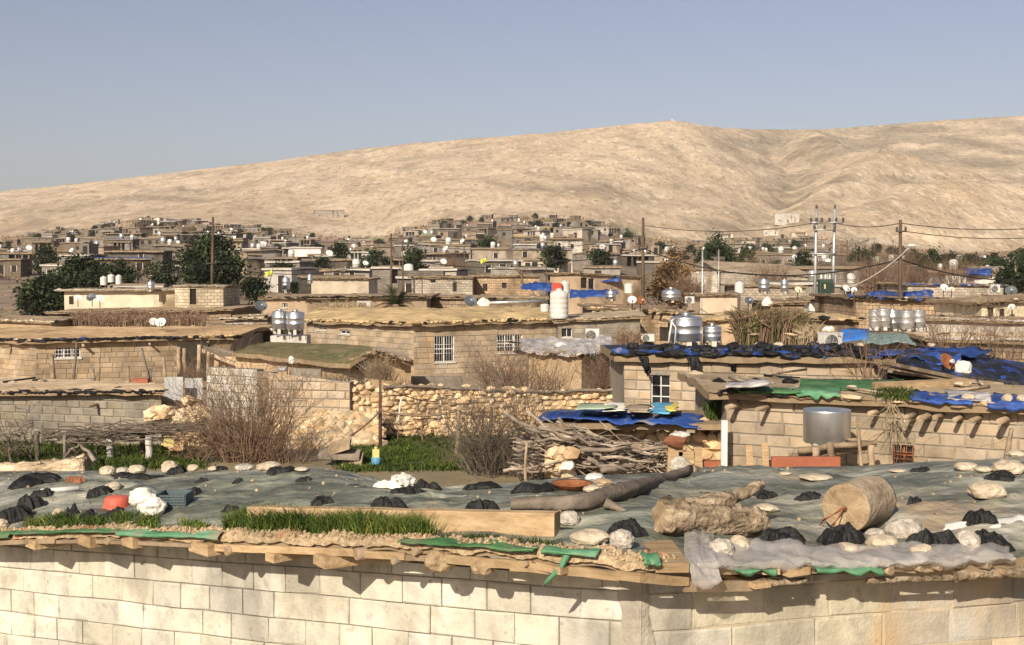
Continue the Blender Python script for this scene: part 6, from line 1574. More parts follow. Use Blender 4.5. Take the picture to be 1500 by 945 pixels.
bush('wide leafless shrub behind the collapsing shed', 1395, 515, 31, 70, 130, 40, 'twig', r=.012, depth=2, split=3, fan=.8, seed=23, zfoot=at(1395, 520, 31).z)
bush('leafless shrub at the edge of view beyond the collapsing shed', 1470, 530, 29, 70, 70, 30, 'twig', r=.011, depth=2, split=3, fan=.7, seed=25, zfoot=at(1470, 530, 29).z)
# ------------------------------------------------------------------ village beyond
def foot(px, row, d0=110, d1=1900):
    "first ground point beyond d0 that the pixel's ray reaches"
    d = d0; r = ray(px, row); o = V((0, 0, EYE))
    while d < d1:
        p = o + r * (d / r.y)
        if p.z <= Z(p.x, p.y): return p
        d *= 1.01
    return o + r * (d1 / r.y)

OCC = []
def mh(label, pts, depth, col, roofcol=(.8, .75, .68), ops=(), wallm='far_block', rag=('ridge_soil', 'bark'), ragr=.07, seed=1, name='village_house', roofm='dust', over=.3, lump=.08, **kw):
    h = house(name, label, 'house', pts, depth, wallm, roofm, ops, over=over, thick=.13, lump=lump, bulge=.05, deb=36, seed=seed, rag=list(rag), ragr=ragr, oc=col, roofcol=roofcol, step=.8, **kw)
    for p in h[2]: OCC.append((p.x, p.y + depth / 2, max(3, depth * .6)))
    return h
GREY, TAN, CREAM, BROWN, WHITE_ = (.46, .42, .36), (.46, .35, .24), (.62, .55, .42), (.30, .235, .17), (.72, .69, .63)
H = dict(style='hole'); P = dict(style='plain', nx=1, ny=1); P2 = dict(style='plain', nx=2, ny=1)
mh('long tan house behind dry reeds, its roof slab jutting past the wall', [(78, 460, 80), (338, 455, 77)], 9, BROWN, over=.5, seed=3)
mh('low set back house under a thin flat slab with dishes on its wall', [(94, 427, 86), (262, 426, 85)], 7, CREAM, ops=[(0, 101, 434, 108, 446, H)], wallm='far_plaster', over=.6, seed=4, rag=('concrete',), ragr=.04)
mh('square pale block roof room with a dark broken doorway', [(256, 421, 81), (276, 421, 80), (327, 422, 81)], 5, CREAM, ops=[(1, 278, 423, 288, 446, H)], over=.1, seed=5, rag=('concrete',), ragr=.03)
mh('tan plastered house with small white vents behind the corner steel tanks', [(385, 439, 72), (450, 438, 69), (625, 437, 72)], 9, TAN, ops=[(0, 413, 444, 421, 451, dict(style='plain', frame='white_paint', nx=2, ny=1))], wallm='far_plaster', seed=6, rag=('black_plastic', 'bark'))
mh('cream walled house with a white parapet stub behind the yellow flag', [(456, 409, 118), (540, 410, 120)], 8, CREAM, seed=7, wallm='far_plaster')
mh('grey block house with one doorway beyond the date palm', [(603, 408, 104), (692, 408, 100)], 8, GREY, ops=[(0, 663, 414, 669, 427, H), (0, 629, 410, 638, 415, P)], seed=8)
mh('tan house with broken front and stacked straw before it', [(692, 406, 104), (790, 406, 101)], 8, TAN, ops=[(0, 707, 416, 714, 426, H), (0, 735, 414, 742, 422, H)], seed=9)
mh('brown low wall house right behind the straw roof', [(605, 437, 76), (800, 440, 74)], 6, BROWN, seed=10, rag=('ridge_soil', 'bark', 'black_plastic'))
mh('tan plastered house with a dark veranda behind the white tanks', [(806, 403, 103), (850, 402, 100), (938, 408, 103)], 8, TAN, ops=[(1, 851, 407, 860, 422, H), (1, 862, 408, 871, 424, P)], wallm='far_plaster', seed=11)
mh('block house with a ragged beam roof behind the small grey house', [(868, 454, 64), (1008, 460, 61)], 9, TAN, ops=[(0, 966, 479, 981, 500, H)], seed=12, roofcol=(.62, .52, .44), beam=dict(gap=.5, r=.06, out=.5), rag=('bark', 'straw', 'ridge_soil'), ragr=.09)
mh('straw covered mud wall house beside the reed bed', [(1000, 478, 53), (1088, 466, 52)], 5, TAN, seed=13, wallm='mud', roofm='straw', rag=('straw', 'straw', 'rock'), ragr=.12)
mh('tan plastered cottage behind the thin steel pole', [(1026, 434, 84), (1080, 434, 83)], 6, (.55, .44, .33), wallm='far_plaster', seed=14)
mh('long grey sheet roofed barn behind the autumn tree', [(1056, 398, 150), (1190, 406, 140)], 14, GREY, drise=1.4, seed=15, roofcol=(.9, .88, .86), rag=('concrete',), ragr=.05)
mh('pale block house with white upper wall behind the autumn tree', [(1012, 396, 155), (1056, 396, 152)], 8, (.6, .56, .5), seed=16)
mh('low tan house roofed with straw below the transformer', [(1112, 468, 48), (1258, 472, 46)], 6, BROWN, seed=17, roofm='straw', rag=('straw', 'dust', 'black_plastic', 'blue_black'), ragr=.10)
mh('small brown hut with a flat dark roof beside the low straw roof', [(1128, 447, 66), (1178, 446, 65)], 5, BROWN, seed=18)
mh('whitish walled store under the transformer poles', [(1186, 442, 76), (1250, 442, 75)], 5, WHITE_, wallm='far_plaster', seed=19)
mh('long house with blue rags and black lumps on its roof behind tall tanks', [(1254, 438, 66), (1318, 441, 64), (1492, 446, 61)], 9, TAN, seed=20, ops=[(1, 1405, 452, 1440, 466, H)], rag=('black_plastic', 'blue_tarp', 'black_plastic', 'bark'), ragr=.11, roofcol=(.55, .5, .45))
mh('cream pillared house front at the edge of view', [(1438, 448, 53), (1545, 440, 50)], 6, (.78, .70, .48), wallm='far_plaster', seed=21, ops=[(0, 1445, 450, 1455, 466, H), (0, 1462, 452, 1471, 466, H)])
mh('low concrete walled house behind the wide leafless shrub', [(1328, 468, 47), (1545, 476, 45)], 3.5, GREY, seed=22, wallm='far_plaster', rag=('concrete',), ragr=.04)
mh('low shelter with a whitish slab roof behind the blue sheets', [(1366, 500, 37), (1545, 505, 36)], 3, BROWN, seed=23, roofcol=(1.8, 1.75, 1.65), rag=('concrete',), ragr=.05)
mh('low ruined wall house at the edge of view behind the straw house', [(-60, 470, 72), (75, 474, 70)], 6, TAN, seed=24, wallm='mud', rag=('rock', 'ridge_soil'))
mh('grey rubble roofed house between the reeds and the tan vents house', [(330, 470, 66), (392, 468, 64)], 5, GREY, seed=25, rag=('rock', 'bark', 'black_plastic'), ragr=.10)
mh('dusty house with pale plank roof beyond the lean-to', [(305, 484, 60), (400, 486, 58)], 4, BROWN, seed=26, rag=('rock', 'white_plastic', 'bark'), ragr=.09)
mh('flat roofed blue tarp house near the right pole', [(1330, 418, 96), (1470, 420, 94)], 8, GREY, seed=27, rag=('blue_tarp', 'bark'), ragr=.1)
mh('pale house with a bright white slab beyond the blue rag roof', [(1385, 402, 130), (1470, 404, 128)], 8, WHITE_, seed=28, wallm='far_plaster', roofcol=(1.2, 1.2, 1.2))
mh('house of grey block in the gap below the wide dark tree', [(1085, 420, 105), (1180, 422, 104)], 8, (.4, .35, .29), seed=29)
for lb, x0, r0, x1, r1, rb, d, sd in (('bright blue tarp fence panel before the dark veranda house', 764, 424, 808, 426, 415, 92, 1), ('blue tarp bunched along the roof behind the white tanks', 835, 437, 905, 433, 425, 80, 2), ('scrap of blue tarp on the veranda house roof', 874, 412, 908, 413, 404, 101, 3), ('blue tarp spread on the long rag roof near the dishes', 1270, 437, 1366, 436, 427, 68, 4), ('blue tarp on a far roof before the tree line', 1415, 402, 1452, 403, 394, 128, 5)):
    a, b = at(x0, r0, d), at(x1, r1, d); c = at(x1, rb, d + 1.2); e = at(x0, rb, d + 1.2)
    sheet('blue_tarp', lb, 'tarp', (a, b, c, e), M['blue_tarp'], 26, 8, .2, .9, .02, sd)
# dishes, tanks and coolers on the nearer roofs
dish('white dish on the slab roofed house, beyond the dark dish', 114, 437, 80, 11, .3)
dish('dark dish between two white ones on the slab roofed house', 134, 436, 79, 14, -.1, m='dish_grey')
dish('white dish on the slab roofed house, nearest the roof room', 146, 438, 79, 12, .2)
dish('large dark dish before the tan vents house', 382, 449, 66, 18, .4, m='dish_grey')
dish('dark round dish beside the white bundle behind the straw roof', 689, 442, 68, 19, .2, m='dish_grey')
dish('white dish with a round face on the ragged beam roof', 926, 440, 62, 13, -.1)
dish('rusty orange dish on the ragged beam roof', 939, 441, 61.5, 13, .3, rusty=True)
dish('dark dish on the hut wall beside the reed bed', 1097, 441, 63, 13, .1, m='dish_grey')
dish('cream dish left of the transformer poles', 1169, 425, 72, 11, .2, m='cream')
dish('larger white dish at the foot of the long pale wire', 1239, 423, 68, 12, .4)
dish('smaller white dish at the foot of the long pale wire', 1251, 425, 67.5, 9, -.2)
dish('white dish over the blue rags near the wooden pole', 1383, 422, 68, 12, .1)
dish('dull brownish dish beside the white one over the blue rags', 1394, 424, 68, 8, -.3, m='cream')
dish('large dark blue dish at the end of the rag roof', 1481, 427, 62, 17, -.3, m='dish_grey')
dish('white dish hanging before the cream pillars', 1482, 450, 51, 10, -.6)
ac_unit('air conditioner on the tan vents house wall', 534, 458, 69.3, 21, 17)
ac_unit('air conditioner standing beside the dome topped steel tank', 1010, 446, 60, 13, 12)
ac_unit('air conditioner at the end of the rag roof near the dark dish', 1457, 430, 61, 13, 13)
steel_tank('steel tank with a conical top on the ragged beam roof', 983, 443, 64, 27, 21, cone=.16)
steel_tank('small steel tank before the bunched blue tarp', 895, 441, 76, 14, 16)
steel_tank('steel tank standing on the set back slab house', 221, 427, 84, 11, 15)
steel_tank('slim steel tank beside the yellow flag', 419, 426, 90, 12, 20)
steel_tank('steel tank between the yellow flag and the cream house', 454, 415, 110, 8, 13)
steel_tank('thick steel tank on a stand left of the transformer', 1119, 430, 74, 16, 22)
steel_tank('slender steel tank left of the transformer, nearer to it', 1149, 430, 76, 11, 21)
plastic_tank('white barrel on the roof left of the thick steel tank', 1083, 430, 78, 14, 17)
plastic_tank('white cube canister beyond the round faced dish', 921, 430, 70, 13, 15, neck=False)
plastic_tank('white roof barrel first in the row over the slab house', 152, 418, 92, 10, 13)
plastic_tank('white roof barrel middle of the row over the slab house', 163, 414, 95, 10, 12)
plastic_tank('white roof barrel last of the row over the slab house', 174, 417, 92, 9, 14)
bag_at('white bundle beside the dark round dish', 708, 449, 67, 16, 13, 'sackcloth', 'bundle', 'bundle')
bag_at('white cloth heap on the hut roof by the reed bed', 1124, 449, 62, 14, 14, 'sackcloth', 'bundle', 'bundle')
mb = MB(); mb.tube([at(716, 444, 67), at(800, 441, 68)], .10, 8); tag(mb.build('pipe', M['dull_steel']), 'long pale pipe lying behind the straw roof', 'pipe')
for lb, px, row, d in (('yellow flag beside the slim steel tank', 394, 418, 88), ('yellow flag over the broken tan house', 708, 396, 108)):
    p = at(px, row, d); t = thing('flag', lb, 'flag', p); mb = MB(); mb.tube([p, p + V((.3, 0, 1.2))], .03, 5); mb.build('pole', M['dark_metal'], t)
    mb = MB(); mb.grid(lambda u, v, p=p: p + V((.3 - .55 * u, .12 * math.sin(u * 6), .75 + .36 * v - .2 * u)), 8, 4); o = mb.build('cloth', mat('yellow_green_flag', [(.55, .60, .06), (.68, .70, .12)], 3, .8, 0), t); s = o.modifiers.new('t', 'SOLIDIFY'); s.thickness = .01

# reeds
def reeds(label, px0, px1, row0, row1, d, n, seed, m='reed', hj=.35, green=0, base=None):
    rr = random.Random(seed); mb = MB()
    for k in range(n):
        x = rr.uniform(px0, px1); dd = d + rr.uniform(-.8, .8); a = at(x, row1 + rr.uniform(-2, 4), dd); h = (row1 - row0) / F * d * rr.uniform(1 - hj, 1.1)
        l = V((rr.gauss(0, .14), rr.gauss(0, .1), 1)) * h; t = rr.uniform(.5, 1.3); c = (t, t, t)
        if rr.random() < green: c = (t * .45, t * .62, t * .35)
        mb.tube([a, a + l * .5 + V((rr.gauss(0, .03), 0, 0)), a + l + V((rr.gauss(0, .16) * h, 0, -.05 * h))], [.018, .014, .004], 3, 0, c, caps=False)
        if rr.random() < .6:
            e = a + l * rr.uniform(.4, .9); s = V((rr.uniform(-.4, .4), rr.uniform(-.2, .2), rr.uniform(.0, .3))); mb.add([e, e + s * .5 + V((0, 0, .03)), e + s, e + s * .5 - V((0, 0, .03))], [[0, 1, 2, 3]], None, 0, c)
    o = mb.build('reeds', M[m], None, auto_uv=False); kind(o, 'stuff'); o['label'] = label
reeds('dry brown reeds before the long tan house', 108, 300, 455, 480, 73, 1100, 1, m='twig')
reeds('reed bed behind the window house roof', 1078, 1172, 452, 508, 34, 1100, 2, m='twig', green=.5)
reeds('dry weeds on the slope beside the mud wall house', 1172, 1200, 478, 506, 33, 160, 4)
reeds('dry weeds below the brown block house', 905, 940, 482, 512, 50, 140, 3, m='twig')
reeds('dry weeds along the tan vents house wall', 470, 545, 440, 458, 69, 260, 5)

# trees one can tell apart
tree('great dark eucalyptus with a broad crown rising behind the block roof room', 312, 452, 122, 116, 98, leaves=12000, ls=.36, clumps=80, trunk_h=.06, name='eucalyptus_tree', seed=2, tone=.8, spread=.17)
tree('bushy dark tree at the edge of the grove by the dish house', 72, 462, 98, 62, 84, leaves=6000, ls=.34, clumps=44, trunk_h=.05, seed=1, tone=.75)
tree('dark grove tree with the tallest crown above the slab house', 118, 450, 112, 74, 76, leaves=6000, ls=.36, clumps=42, trunk_h=.08, seed=3, tone=.8)
tree('rounded grove tree over the white roof barrels', 172, 440, 130, 62, 70, leaves=4500, ls=.36, clumps=36, trunk_h=.1, seed=4, tone=.8)
tree('lighter green tree at the back of the grove', 68, 420, 190, 62, 42, leaves=1800, ls=.42, clumps=22, seed=5, tone=1.05)
tree('dark crown filling the gap left of the eucalyptus', 240, 428, 150, 46, 52, leaves=2000, ls=.36, clumps=22, seed=6, tone=.75)
tree('dark shrubby tree right of the eucalyptus foot', 372, 440, 120, 36, 46, leaves=1800, ls=.32, clumps=20, trunk_h=.08, seed=7, tone=.75)
tree('round dark tree behind the white long house', 497, 396, 210, 46, 32, leaves=1700, ls=.45, clumps=22, trunk_h=.1, seed=8, tone=.85)
tree('low dark tree before the white long house', 470, 408, 185, 32, 44, leaves=1500, ls=.42, clumps=20, trunk_h=.08, seed=9, tone=.75)
tree('wide dark tree left of the twin crowns', 548, 396, 200, 32, 46, leaves=1600, ls=.45, clumps=20, trunk_h=.1, seed=10, tone=.85)
tree('twin crowned dense dark tree near the thin wooden pole', 611, 414, 160, 56, 46, leaves=2600, ls=.38, clumps=28, trunk_h=.06, seed=11, tone=.85)
tree('narrow dark tree right of the twin crowned one', 681, 390, 240, 34, 24, leaves=1000, ls=.5, clumps=16, seed=12, tone=.8)
tree('broad tree at the foot of the knoll path', 716, 386, 250, 40, 36, leaves=1400, ls=.5, clumps=20, seed=13, tone=.8)
tree('dark leaning tree left under the knoll', 810, 408, 165, 56, 36, leaves=1900, ls=.4, clumps=24, seed=14, tone=.85)
tree('dark oval tree right under the knoll', 878, 408, 170, 46, 36, leaves=1700, ls=.4, clumps=22, seed=15, tone=.8)
tree('wide dark tree on the plain behind the steel pole', 1050, 400, 180, 60, 48, leaves=2800, ls=.4, clumps=30, trunk_h=.08, seed=16, tone=.85)
tree('rusty brown autumn tree beside the tall brown pole', 982, 432, 112, 56, 72, leaves=3600, ls=.3, m='leaf_brown', clumps=34, trunk_h=.1, seed=17, name='autumn_tree', tone=1.0)
tree('small round brown tree behind the autumn tree', 992, 378, 260, 18, 28, leaves=700, ls=.45, m='leaf_brown', clumps=14, seed=18, name='autumn_tree', tone=.5)
tree('dark tree behind the wooden lamp pole', 1368, 410, 170, 46, 30, leaves=1500, ls=.4, clumps=20, seed=19, tone=.8)
tree('dense dark tree at the edge of view over the dark dish', 1486, 436, 108, 68, 54, leaves=2800, ls=.34, clumps=30, trunk_h=.05, seed=20, tone=.7)
tree('dark tree beside the transformer poles, left', 1176, 408, 175, 46, 24, leaves=1100, ls=.42, clumps=18, seed=21, tone=.8)
tree('grey green tree right of the transformer poles', 1258, 402, 190, 40, 40, leaves=1500, ls=.42, clumps=20, seed=22, tone=.9)
for k, (px, row, h, w) in enumerate(((1392, 392, 24, 34), (1424, 394, 22, 40), (1455, 394, 26, 40), (1340, 396, 26, 26), (1500, 392, 34, 36))):
    tree(['first dark tree in the tree line beyond the white slab house', 'second bushy tree in the tree line beyond the white slab house', 'third taller tree in the tree line beyond the white slab house', 'stray dark tree ahead of the tree line by the lamp', 'tall tree closing the tree line at the edge of view'][k], px, row, 230, h, w, leaves=1100, ls=.5, clumps=16, trunk_h=.06, seed=30 + k, tone=.8, group='tree line on the plain')
for k, (px, row, d, h, w, lb) in enumerate(((1290, 430, 105, 62, 110, 'broad bare brown thicket between the transformer and the lamp pole'), (1340, 428, 110, 46, 60, 'smaller bare thicket right of the broad one'), (1130, 420, 120, 34, 70, 'bare brown scrub beside the wide dark tree'), (1010, 440, 95, 40, 50, 'tangled dry scrub below the autumn tree'), (1230, 404, 190, 34, 90, 'dull thicket on the plain right of the transformer'), (1400, 416, 130, 40, 100, 'bare thicket between the lamp pole and the white slab house'), (1110, 402, 200, 30, 80, 'dry thicket on the plain behind the grey barn'), (660, 402, 170, 28, 60, 'bare thicket right of the twin crowned tree'), (1320, 396, 230, 30, 90, 'far dull thicket behind the lamp pole'))):
    bush(lb, px, row, d, h, w, 170, 'twig', 'bare_thicket', 'thicket', r=.03, depth=2, split=2, fan=.6, seed=40 + k, zfoot=at(px, row, d).z)
bare_tree('bare tree standing before the dark veranda house', 765, 412, 98, 30, 3, 'twig', r=.08)
# date palm
t = thing('date_palm', 'short date palm with a fan of dull green fronds behind the straw roof', 'palm', at(580, 462, 66)); rr = random.Random(3)
p = at(580, 462, 66); mb = MB(); mb.tube([p - V((0, 0, .6)), p + V((0, 0, .6))], [.28, .22], 10, rough=.2); mb.build('trunk', M['bark'], t)
for k in range(44):
    a = rr.uniform(0, 6.28); el = rr.uniform(.15, 1.35); L = rr.uniform(1.0, 1.75); mb = MB(); P_ = []
    for i in range(9):
        s = i / 8; P_.append(p + V((math.cos(a) * math.cos(el) * L * s, math.sin(a) * math.cos(el) * L * s, .5 + math.sin(el) * L * s - .5 * L * s * s * (1.2 - el * .5))))
    tt = rr.uniform(.55, 1.3)
    mb.tube(P_, [.02, .02, .018, .015, .012, .01, .008, .006, .003], 4, 0, tt, caps=False)
    for i in range(2, 9):
        for sd in (-1, 1):
            for q in (0, .5):
                b = P_[i] + (P_[i] - P_[i - 1]) * -q; dirv = (P_[i] - P_[i - 1]).normalized(); sv = dirv.cross(V((0, 0, 1))).normalized() * sd
                e = b + sv * .30 + dirv * .22 + V((0, 0, -.04)); mb.add([b, b + dirv * .03, e], [[0, 1, 2]], None, 0, (tt, tt * rr.uniform(.9, 1.1), tt * .8))
    mb.build('frond', M['leaf'], t, auto_uv=False)

# poles and wires
pole('tall brown wooden pole in the middle of the village', 942, 319, 442, 82, .11, arms=[(364, 7)])
pole('dark wooden pole with a small crossarm before the bare thicket', 1319, 322, 458, 66, .10, arms=[(339, 8)])
pole('thin dark pole left of the date palm', 573, 342, 430, 100, .09)
pole('second thin dark pole right beside the first', 590, 352, 425, 100, .06)
pole('slim pale steel pole before the tan cottage', 1029, 364, 446, 84, .06, 'dull_steel')
pole('thin grey pole behind the slim steel pole', 1053, 366, 430, 96, .045, 'dull_steel')
pole('leaning wooden pole before the great eucalyptus', 309, 318, 424, 95, .11, lean=3, arms=[(386, 8)])
pole('thin pole left of the eucalyptus over the grove', 192, 384, 404, 150, .07)
pole('grey pole behind the veranda house', 838, 366, 420, 110, .06, 'dull_steel')
pole('thin dark pole beside the leaning tree', 800, 378, 412, 120, .06)
pole('thin pole at the back edge of the village grove', 82, 360, 396, 230, .09)
pole('far pole left of the grove', 28, 356, 400, 230, .09)
pole('pole with crossarm far behind the transformer', 1241, 352, 396, 200, .1, arms=[(361, 5)])
pole('short pole far behind the transformer, beyond the crossarm one', 1281, 354, 392, 240, .1)
pole('farthest thin pole on the plain by the tree line', 1308, 352, 392, 250, .1, arms=[(360, 4)])
pole('dark pole left of the transformer on the plain', 1178, 352, 400, 180, .08, arms=[(356, 5)])
pole('pole beside the twin crowned tree', 680, 362, 396, 200, .09)
t = thing('transformer_tower', 'double steel pole tower carrying a green transformer and crossarms', 'transformer', at(1209, 446, 82)); 
for px, ln in ((1193, 3), (1219, 4)):
    a, b = at(px, 446, 82), at(px + ln, 306, 82); a.z -= 1; mb = MB(); mb.tube([a, b], [.13, .09], 10); mb.build('post', M['dull_steel'], t)
    mb = MB(); s = b; mb.lathe([(.03, 0), (.09, .06), (.05, .12), (.09, .18), (.02, .28)], s, 8); mb.build('insulator', M['dark_metal'], t)
for row, x0, x1 in ((326, 1187, 1205), (326, 1214, 1236), (337, 1192, 1224), (372, 1190, 1226), (438, 1190, 1226)):
    mb = MB(); mb.tube([at(x0, row, 81.8), at(x1, row, 81.8)], .06, 6); arm = mb.build('crossarm', M['dull_steel'], t)
    if row < 340:
        for x in (x0 + 1, (x0 + x1) / 2, x1 - 1):
            mb = MB(); mb.lathe([(.03, .03), (.10, .1), (.06, .16), (.10, .22), (.03, .34)], at(x, row, 81.8), 8); mb.build('insulator', M['dark_metal'], arm)
p = at(1209, 433, 81.6); mb = MB(); mb.box(p + V((0, 0, .55)), (.9, .6, 1.05)); 
for k in range(7): mb.box(p + V((-.36 + .12 * k, -.36, .5)), (.03, .14, .8))
body = mb.build('transformer_body', mat('dark_green_enamel', [(.03, .055, .045), (.05, .075, .06)], 4, .5, 0), t)
for k in range(3):
    mb = MB(); mb.lathe([(.05, 0), (.11, .05), (.07, .12), (.11, .18), (.06, .26), (.03, .34)], p + V((-.28 + .28 * k, 0, 1.07)), 10); mb.build('bushing', M['white_plastic'], body)
mb = MB(); mb.box(p + V((-.15, -.44, .6)), (.10, .02, .3)); mb.build('plate', M['yellow'], body)
p = at(1336, 360, 65.5); t = thing('street_lamp', 'white lamp head wrapped in pale plastic on the wooden pole arm', 'street lamp', p)
mb = MB(); mb.tube([at(1319, 372, 66), at(1327, 366, 65.8), at(1332, 362, 65.6)], .03, 6); mb.build('arm', M['dull_steel'], t)
mb = MB(); mb.blob(p, (.2, .11, .09), 2, .3, 1, 3, ridge=.3, yaw=0); mb.build('head', M['white_plastic'], t)
W_ = 'wires between the village poles'
wire('thick dark cable from the brown pole to the dark lamp pole', (942, 364, 82), (1319, 380, 66), 1.3, .036)
wire('thick dark cable from the brown pole down behind the twin crowned tree', (942, 364, 82), (786, 378, 110), .5, .036)
wire('dark cable bundle from the lamp pole out of view', (1319, 380, 66), (1560, 402, 80), .7, .036)
wire('upper thin wire from the brown pole to the transformer tower', (942, 330, 82), (1196, 326, 82), .5, .022)
wire('top thin wire between the transformer tower and the lamp pole', (1222, 326, 82), (1319, 327, 66), .25, .022)
wire('upper thin wire from the lamp pole out of view', (1319, 327, 66), (1560, 330, 70), .3, .022)
wire('second thin wire from the lamp pole out of view', (1327, 339, 66), (1560, 344, 70), .3, .02)
wire('thin wire from the brown pole to the thin dark pole', (942, 345, 82), (573, 352, 100), .9, .022)
wire('low cable from the thin dark pole toward the eucalyptus pole', (573, 378, 100), (311, 388, 95), 1.0, .03)
wire('cable from the thin dark pole to the brown pole, low', (573, 376, 100), (838, 380, 110), .8, .03)
wire('thin wire from the eucalyptus pole out of view', (311, 386, 95), (-60, 404, 110), .8, .022)
wire('stay wire running down from the eucalyptus pole over its crown', (312, 384, 95), (352, 420, 90), .1, .02)
wire('long pale slanting wire from the lamp down to the white dishes', (1333, 362, 65.5), (1244, 421, 67), .25, .026, 'palecable')

# scattered houses of the far village
LAND = ['beyond the dark grove', 'behind the slab house', 'over the white roof barrels', 'beside the great eucalyptus', 'behind the great eucalyptus', 'beyond the slim tank', 'near the round dark tree', 'by the thin dark pole', 'behind the twin crowned tree', 'left of the knoll', 'under the knoll', 'right below the knoll', 'by the tall brown pole', 'behind the autumn tree', 'by the wide dark tree', 'left of the transformer', 'behind the transformer', 'around the bare thicket', 'near the lamp pole', 'before the tree line']
TIER = ['on the plain', 'mid village', 'upper village', 'village heights', 'topmost row']
TONES = [('pale grey', (.50, .47, .42)), ('tan', (.49, .40, .30)), ('brown', (.36, .295, .23)), ('cream', (.56, .49, .39)), ('whitewashed', (.70, .67, .62)), ('dark grey', (.27, .245, .21)), ('sandy', (.50, .42, .33)), ('grey', (.40, .37, .33))]
def place(px): return LAND[max(0, min(19, int(px // 75)))]
rr = random.Random(101)
def uniq(fn):
    for _ in range(400):
        l, x = fn()
        if l not in ALL_LABELS: return l, x
    return l + ' again', x
def far_house(x, y, tier, big=1.0, spec=None, tn=None):
    px = CX + F * x / y; pl = place(px); r_ = rr
    def pick():
        tone = TONES[tn] if tn is not None else r_.choice(TONES) if r_.random() < .75 else TONES[r_.choice([0, 7])]
        feat = r_.choice(['dark doorway', 'one small window', 'two windows', 'three windows', 'open porch', 'open porch', 'open porch', 'blue tarp roof', 'door and two windows', 'roof room', 'block parapet', 'long overhang'])
        typ = r_.choice(['blockhouse', 'house', 'cottage', 'longhouse', 'hut'])
        return f'{tone[0]} {typ} with {feat}, {TIER[tier]} {pl}', (tone, feat, typ)
    lab, (tone, feat, typ) = uniq(pick)
    w = r_.uniform(4.0, 7.0) * (1.55 if typ == 'longhouse' else 1) * big; dp = r_.uniform(3.5, 6); h = r_.uniform(2.1, 2.9) * (.82 if typ == 'low house' else 1) * (big ** .5); yaw = r_.gauss(0, .32)
    if spec: w, h, yaw = spec
    z = Z(x, y); Rm = Matrix.Rotation(yaw, 3, 'Z'); o = V((x, y, z))
    def q(a, b, c): return o + Rm @ V((a, b, c))
    zb = -1.2 if y < 300 else -2.2
    t = thing('village_hut' if typ in ('hut', 'cottage') else 'village_house', lab, 'hut' if typ == 'hut' else 'house', o, 'houses of the far village')
    mb = MB(); f = -dp / 2; pw = None
    if feat == 'open porch': pw = (-w * r_.uniform(.2, .42), w * r_.uniform(.15, .42))
    def face(a, b, z0, z1): mb.add([V((a[0], a[1], 0)) * 0 + q(a[0], a[1], z0), q(b[0], b[1], z0), q(b[0], b[1], z1), q(a[0], a[1], z1)], [[0, 1, 2, 3]])
    if pw:
        face((-w / 2, f), (pw[0], f), zb, h); face((pw[1], f), (w / 2, f), zb, h); face((pw[0], f), (pw[1], f), zb, .2)
        face((pw[0], f), (pw[0], f + 1.8), zb, h); face((pw[0], f + 1.8), (pw[1], f + 1.8), zb, h); face((pw[1], f + 1.8), (pw[1], f), zb, h)
        mb.add([q(pw[0], f, .2), q(pw[1], f, .2), q(pw[1], f + 1.8, .2), q(pw[0], f + 1.8, .2)], [[0, 1, 2, 3]])
    else: face((-w / 2, f), (w / 2, f), zb, h)
    face((w / 2, f), (w / 2, -f), zb, h); face((w / 2, -f), (-w / 2, -f), zb, h); face((-w / 2, -f), (-w / 2, f), zb, h)
    m = M['far_block'] if typ in ('blockhouse', 'cottage', 'longhouse') else M['far_plaster']
    wl = mb.build('wall', m, t); kk = 1.0 if tn is not None else r_.choice([.38, .5, .6, .7, .85]); wl.color = (*[c * kk for c in tone[1]], 1)
    if pw:
        n = 2 + int((pw[1] - pw[0]) / 2.2)
        for k in range(1, n): xx = pw[0] + (pw[1] - pw[0]) * k / n; mb = MB(); mb.obox(q(xx - .14, f + .02, .2), Rm @ V((.28, 0, 0)), Rm @ V((0, .28, 0)), V((0, 0, h - .2))); c_ = mb.build('pillar', m, t); c_.color = wl.color
    ov = .7 if feat == 'long overhang' else .28
    mb = MB(); roof_slab(mb, [q(-w / 2 - ov * .6, f - ov, h + .22), q(w / 2 + ov * .6, f - ov, h + .22)], [q(-w / 2 - ov * .6, -f + ov, h + .22), q(w / 2 + ov * .6, -f + ov, h + .22)], .22, .12, .6, x, 0, 1, .15, nv=3, step=1.6, edgej=.07)
    if feat == 'blue tarp roof': rf = mb.build('roof', [M['blue_tarp'], M['bark']], t)
    else: rf = mb.build('roof', [M['dust'], r_.choice([M['bark'], M['ridge_soil'], M['concrete']])], t); k = r_.uniform(.4, .95); rf.color = (k, k * .97, k * .93, 1)
    def win(xx, w_, z0, z1, door=False):
        mb = MB(); mb.obox(q(xx - w_ / 2, f - .05, z0), Rm @ V((w_, 0, 0)), Rm @ V((0, .04, 0)), V((0, 0, z1 - z0))); mb.build('door' if door else 'window', M['dark_in'], t)
        if y < 260:
            mb = MB()
            for a in (xx - w_ / 2, xx + w_ / 2 - .06): mb.obox(q(a, f - .08, z0), Rm @ V((.07, 0, 0)), Rm @ V((0, .03, 0)), V((0, 0, z1 - z0)))
            mb.build('frame', M['white_paint'], t)
    if feat in ('dark doorway', 'door and two windows'): win(r_.uniform(-.15, .15) * w, 1.1, -.2, 2.0, True)
    if feat in ('one small window', 'long overhang', 'block parapet'): win(r_.uniform(-.25, .25) * w, .9, 1.0, 1.9)
    if feat in ('two windows', 'door and two windows', 'roof room', 'blue tarp roof'): win(-w * .3, 1.0, .9, 1.9); win(w * .3, 1.0, .9, 1.9)
    if feat == 'three windows': [win(w * a, 1.0, .9, 1.9) for a in (-.34, 0, .34)]
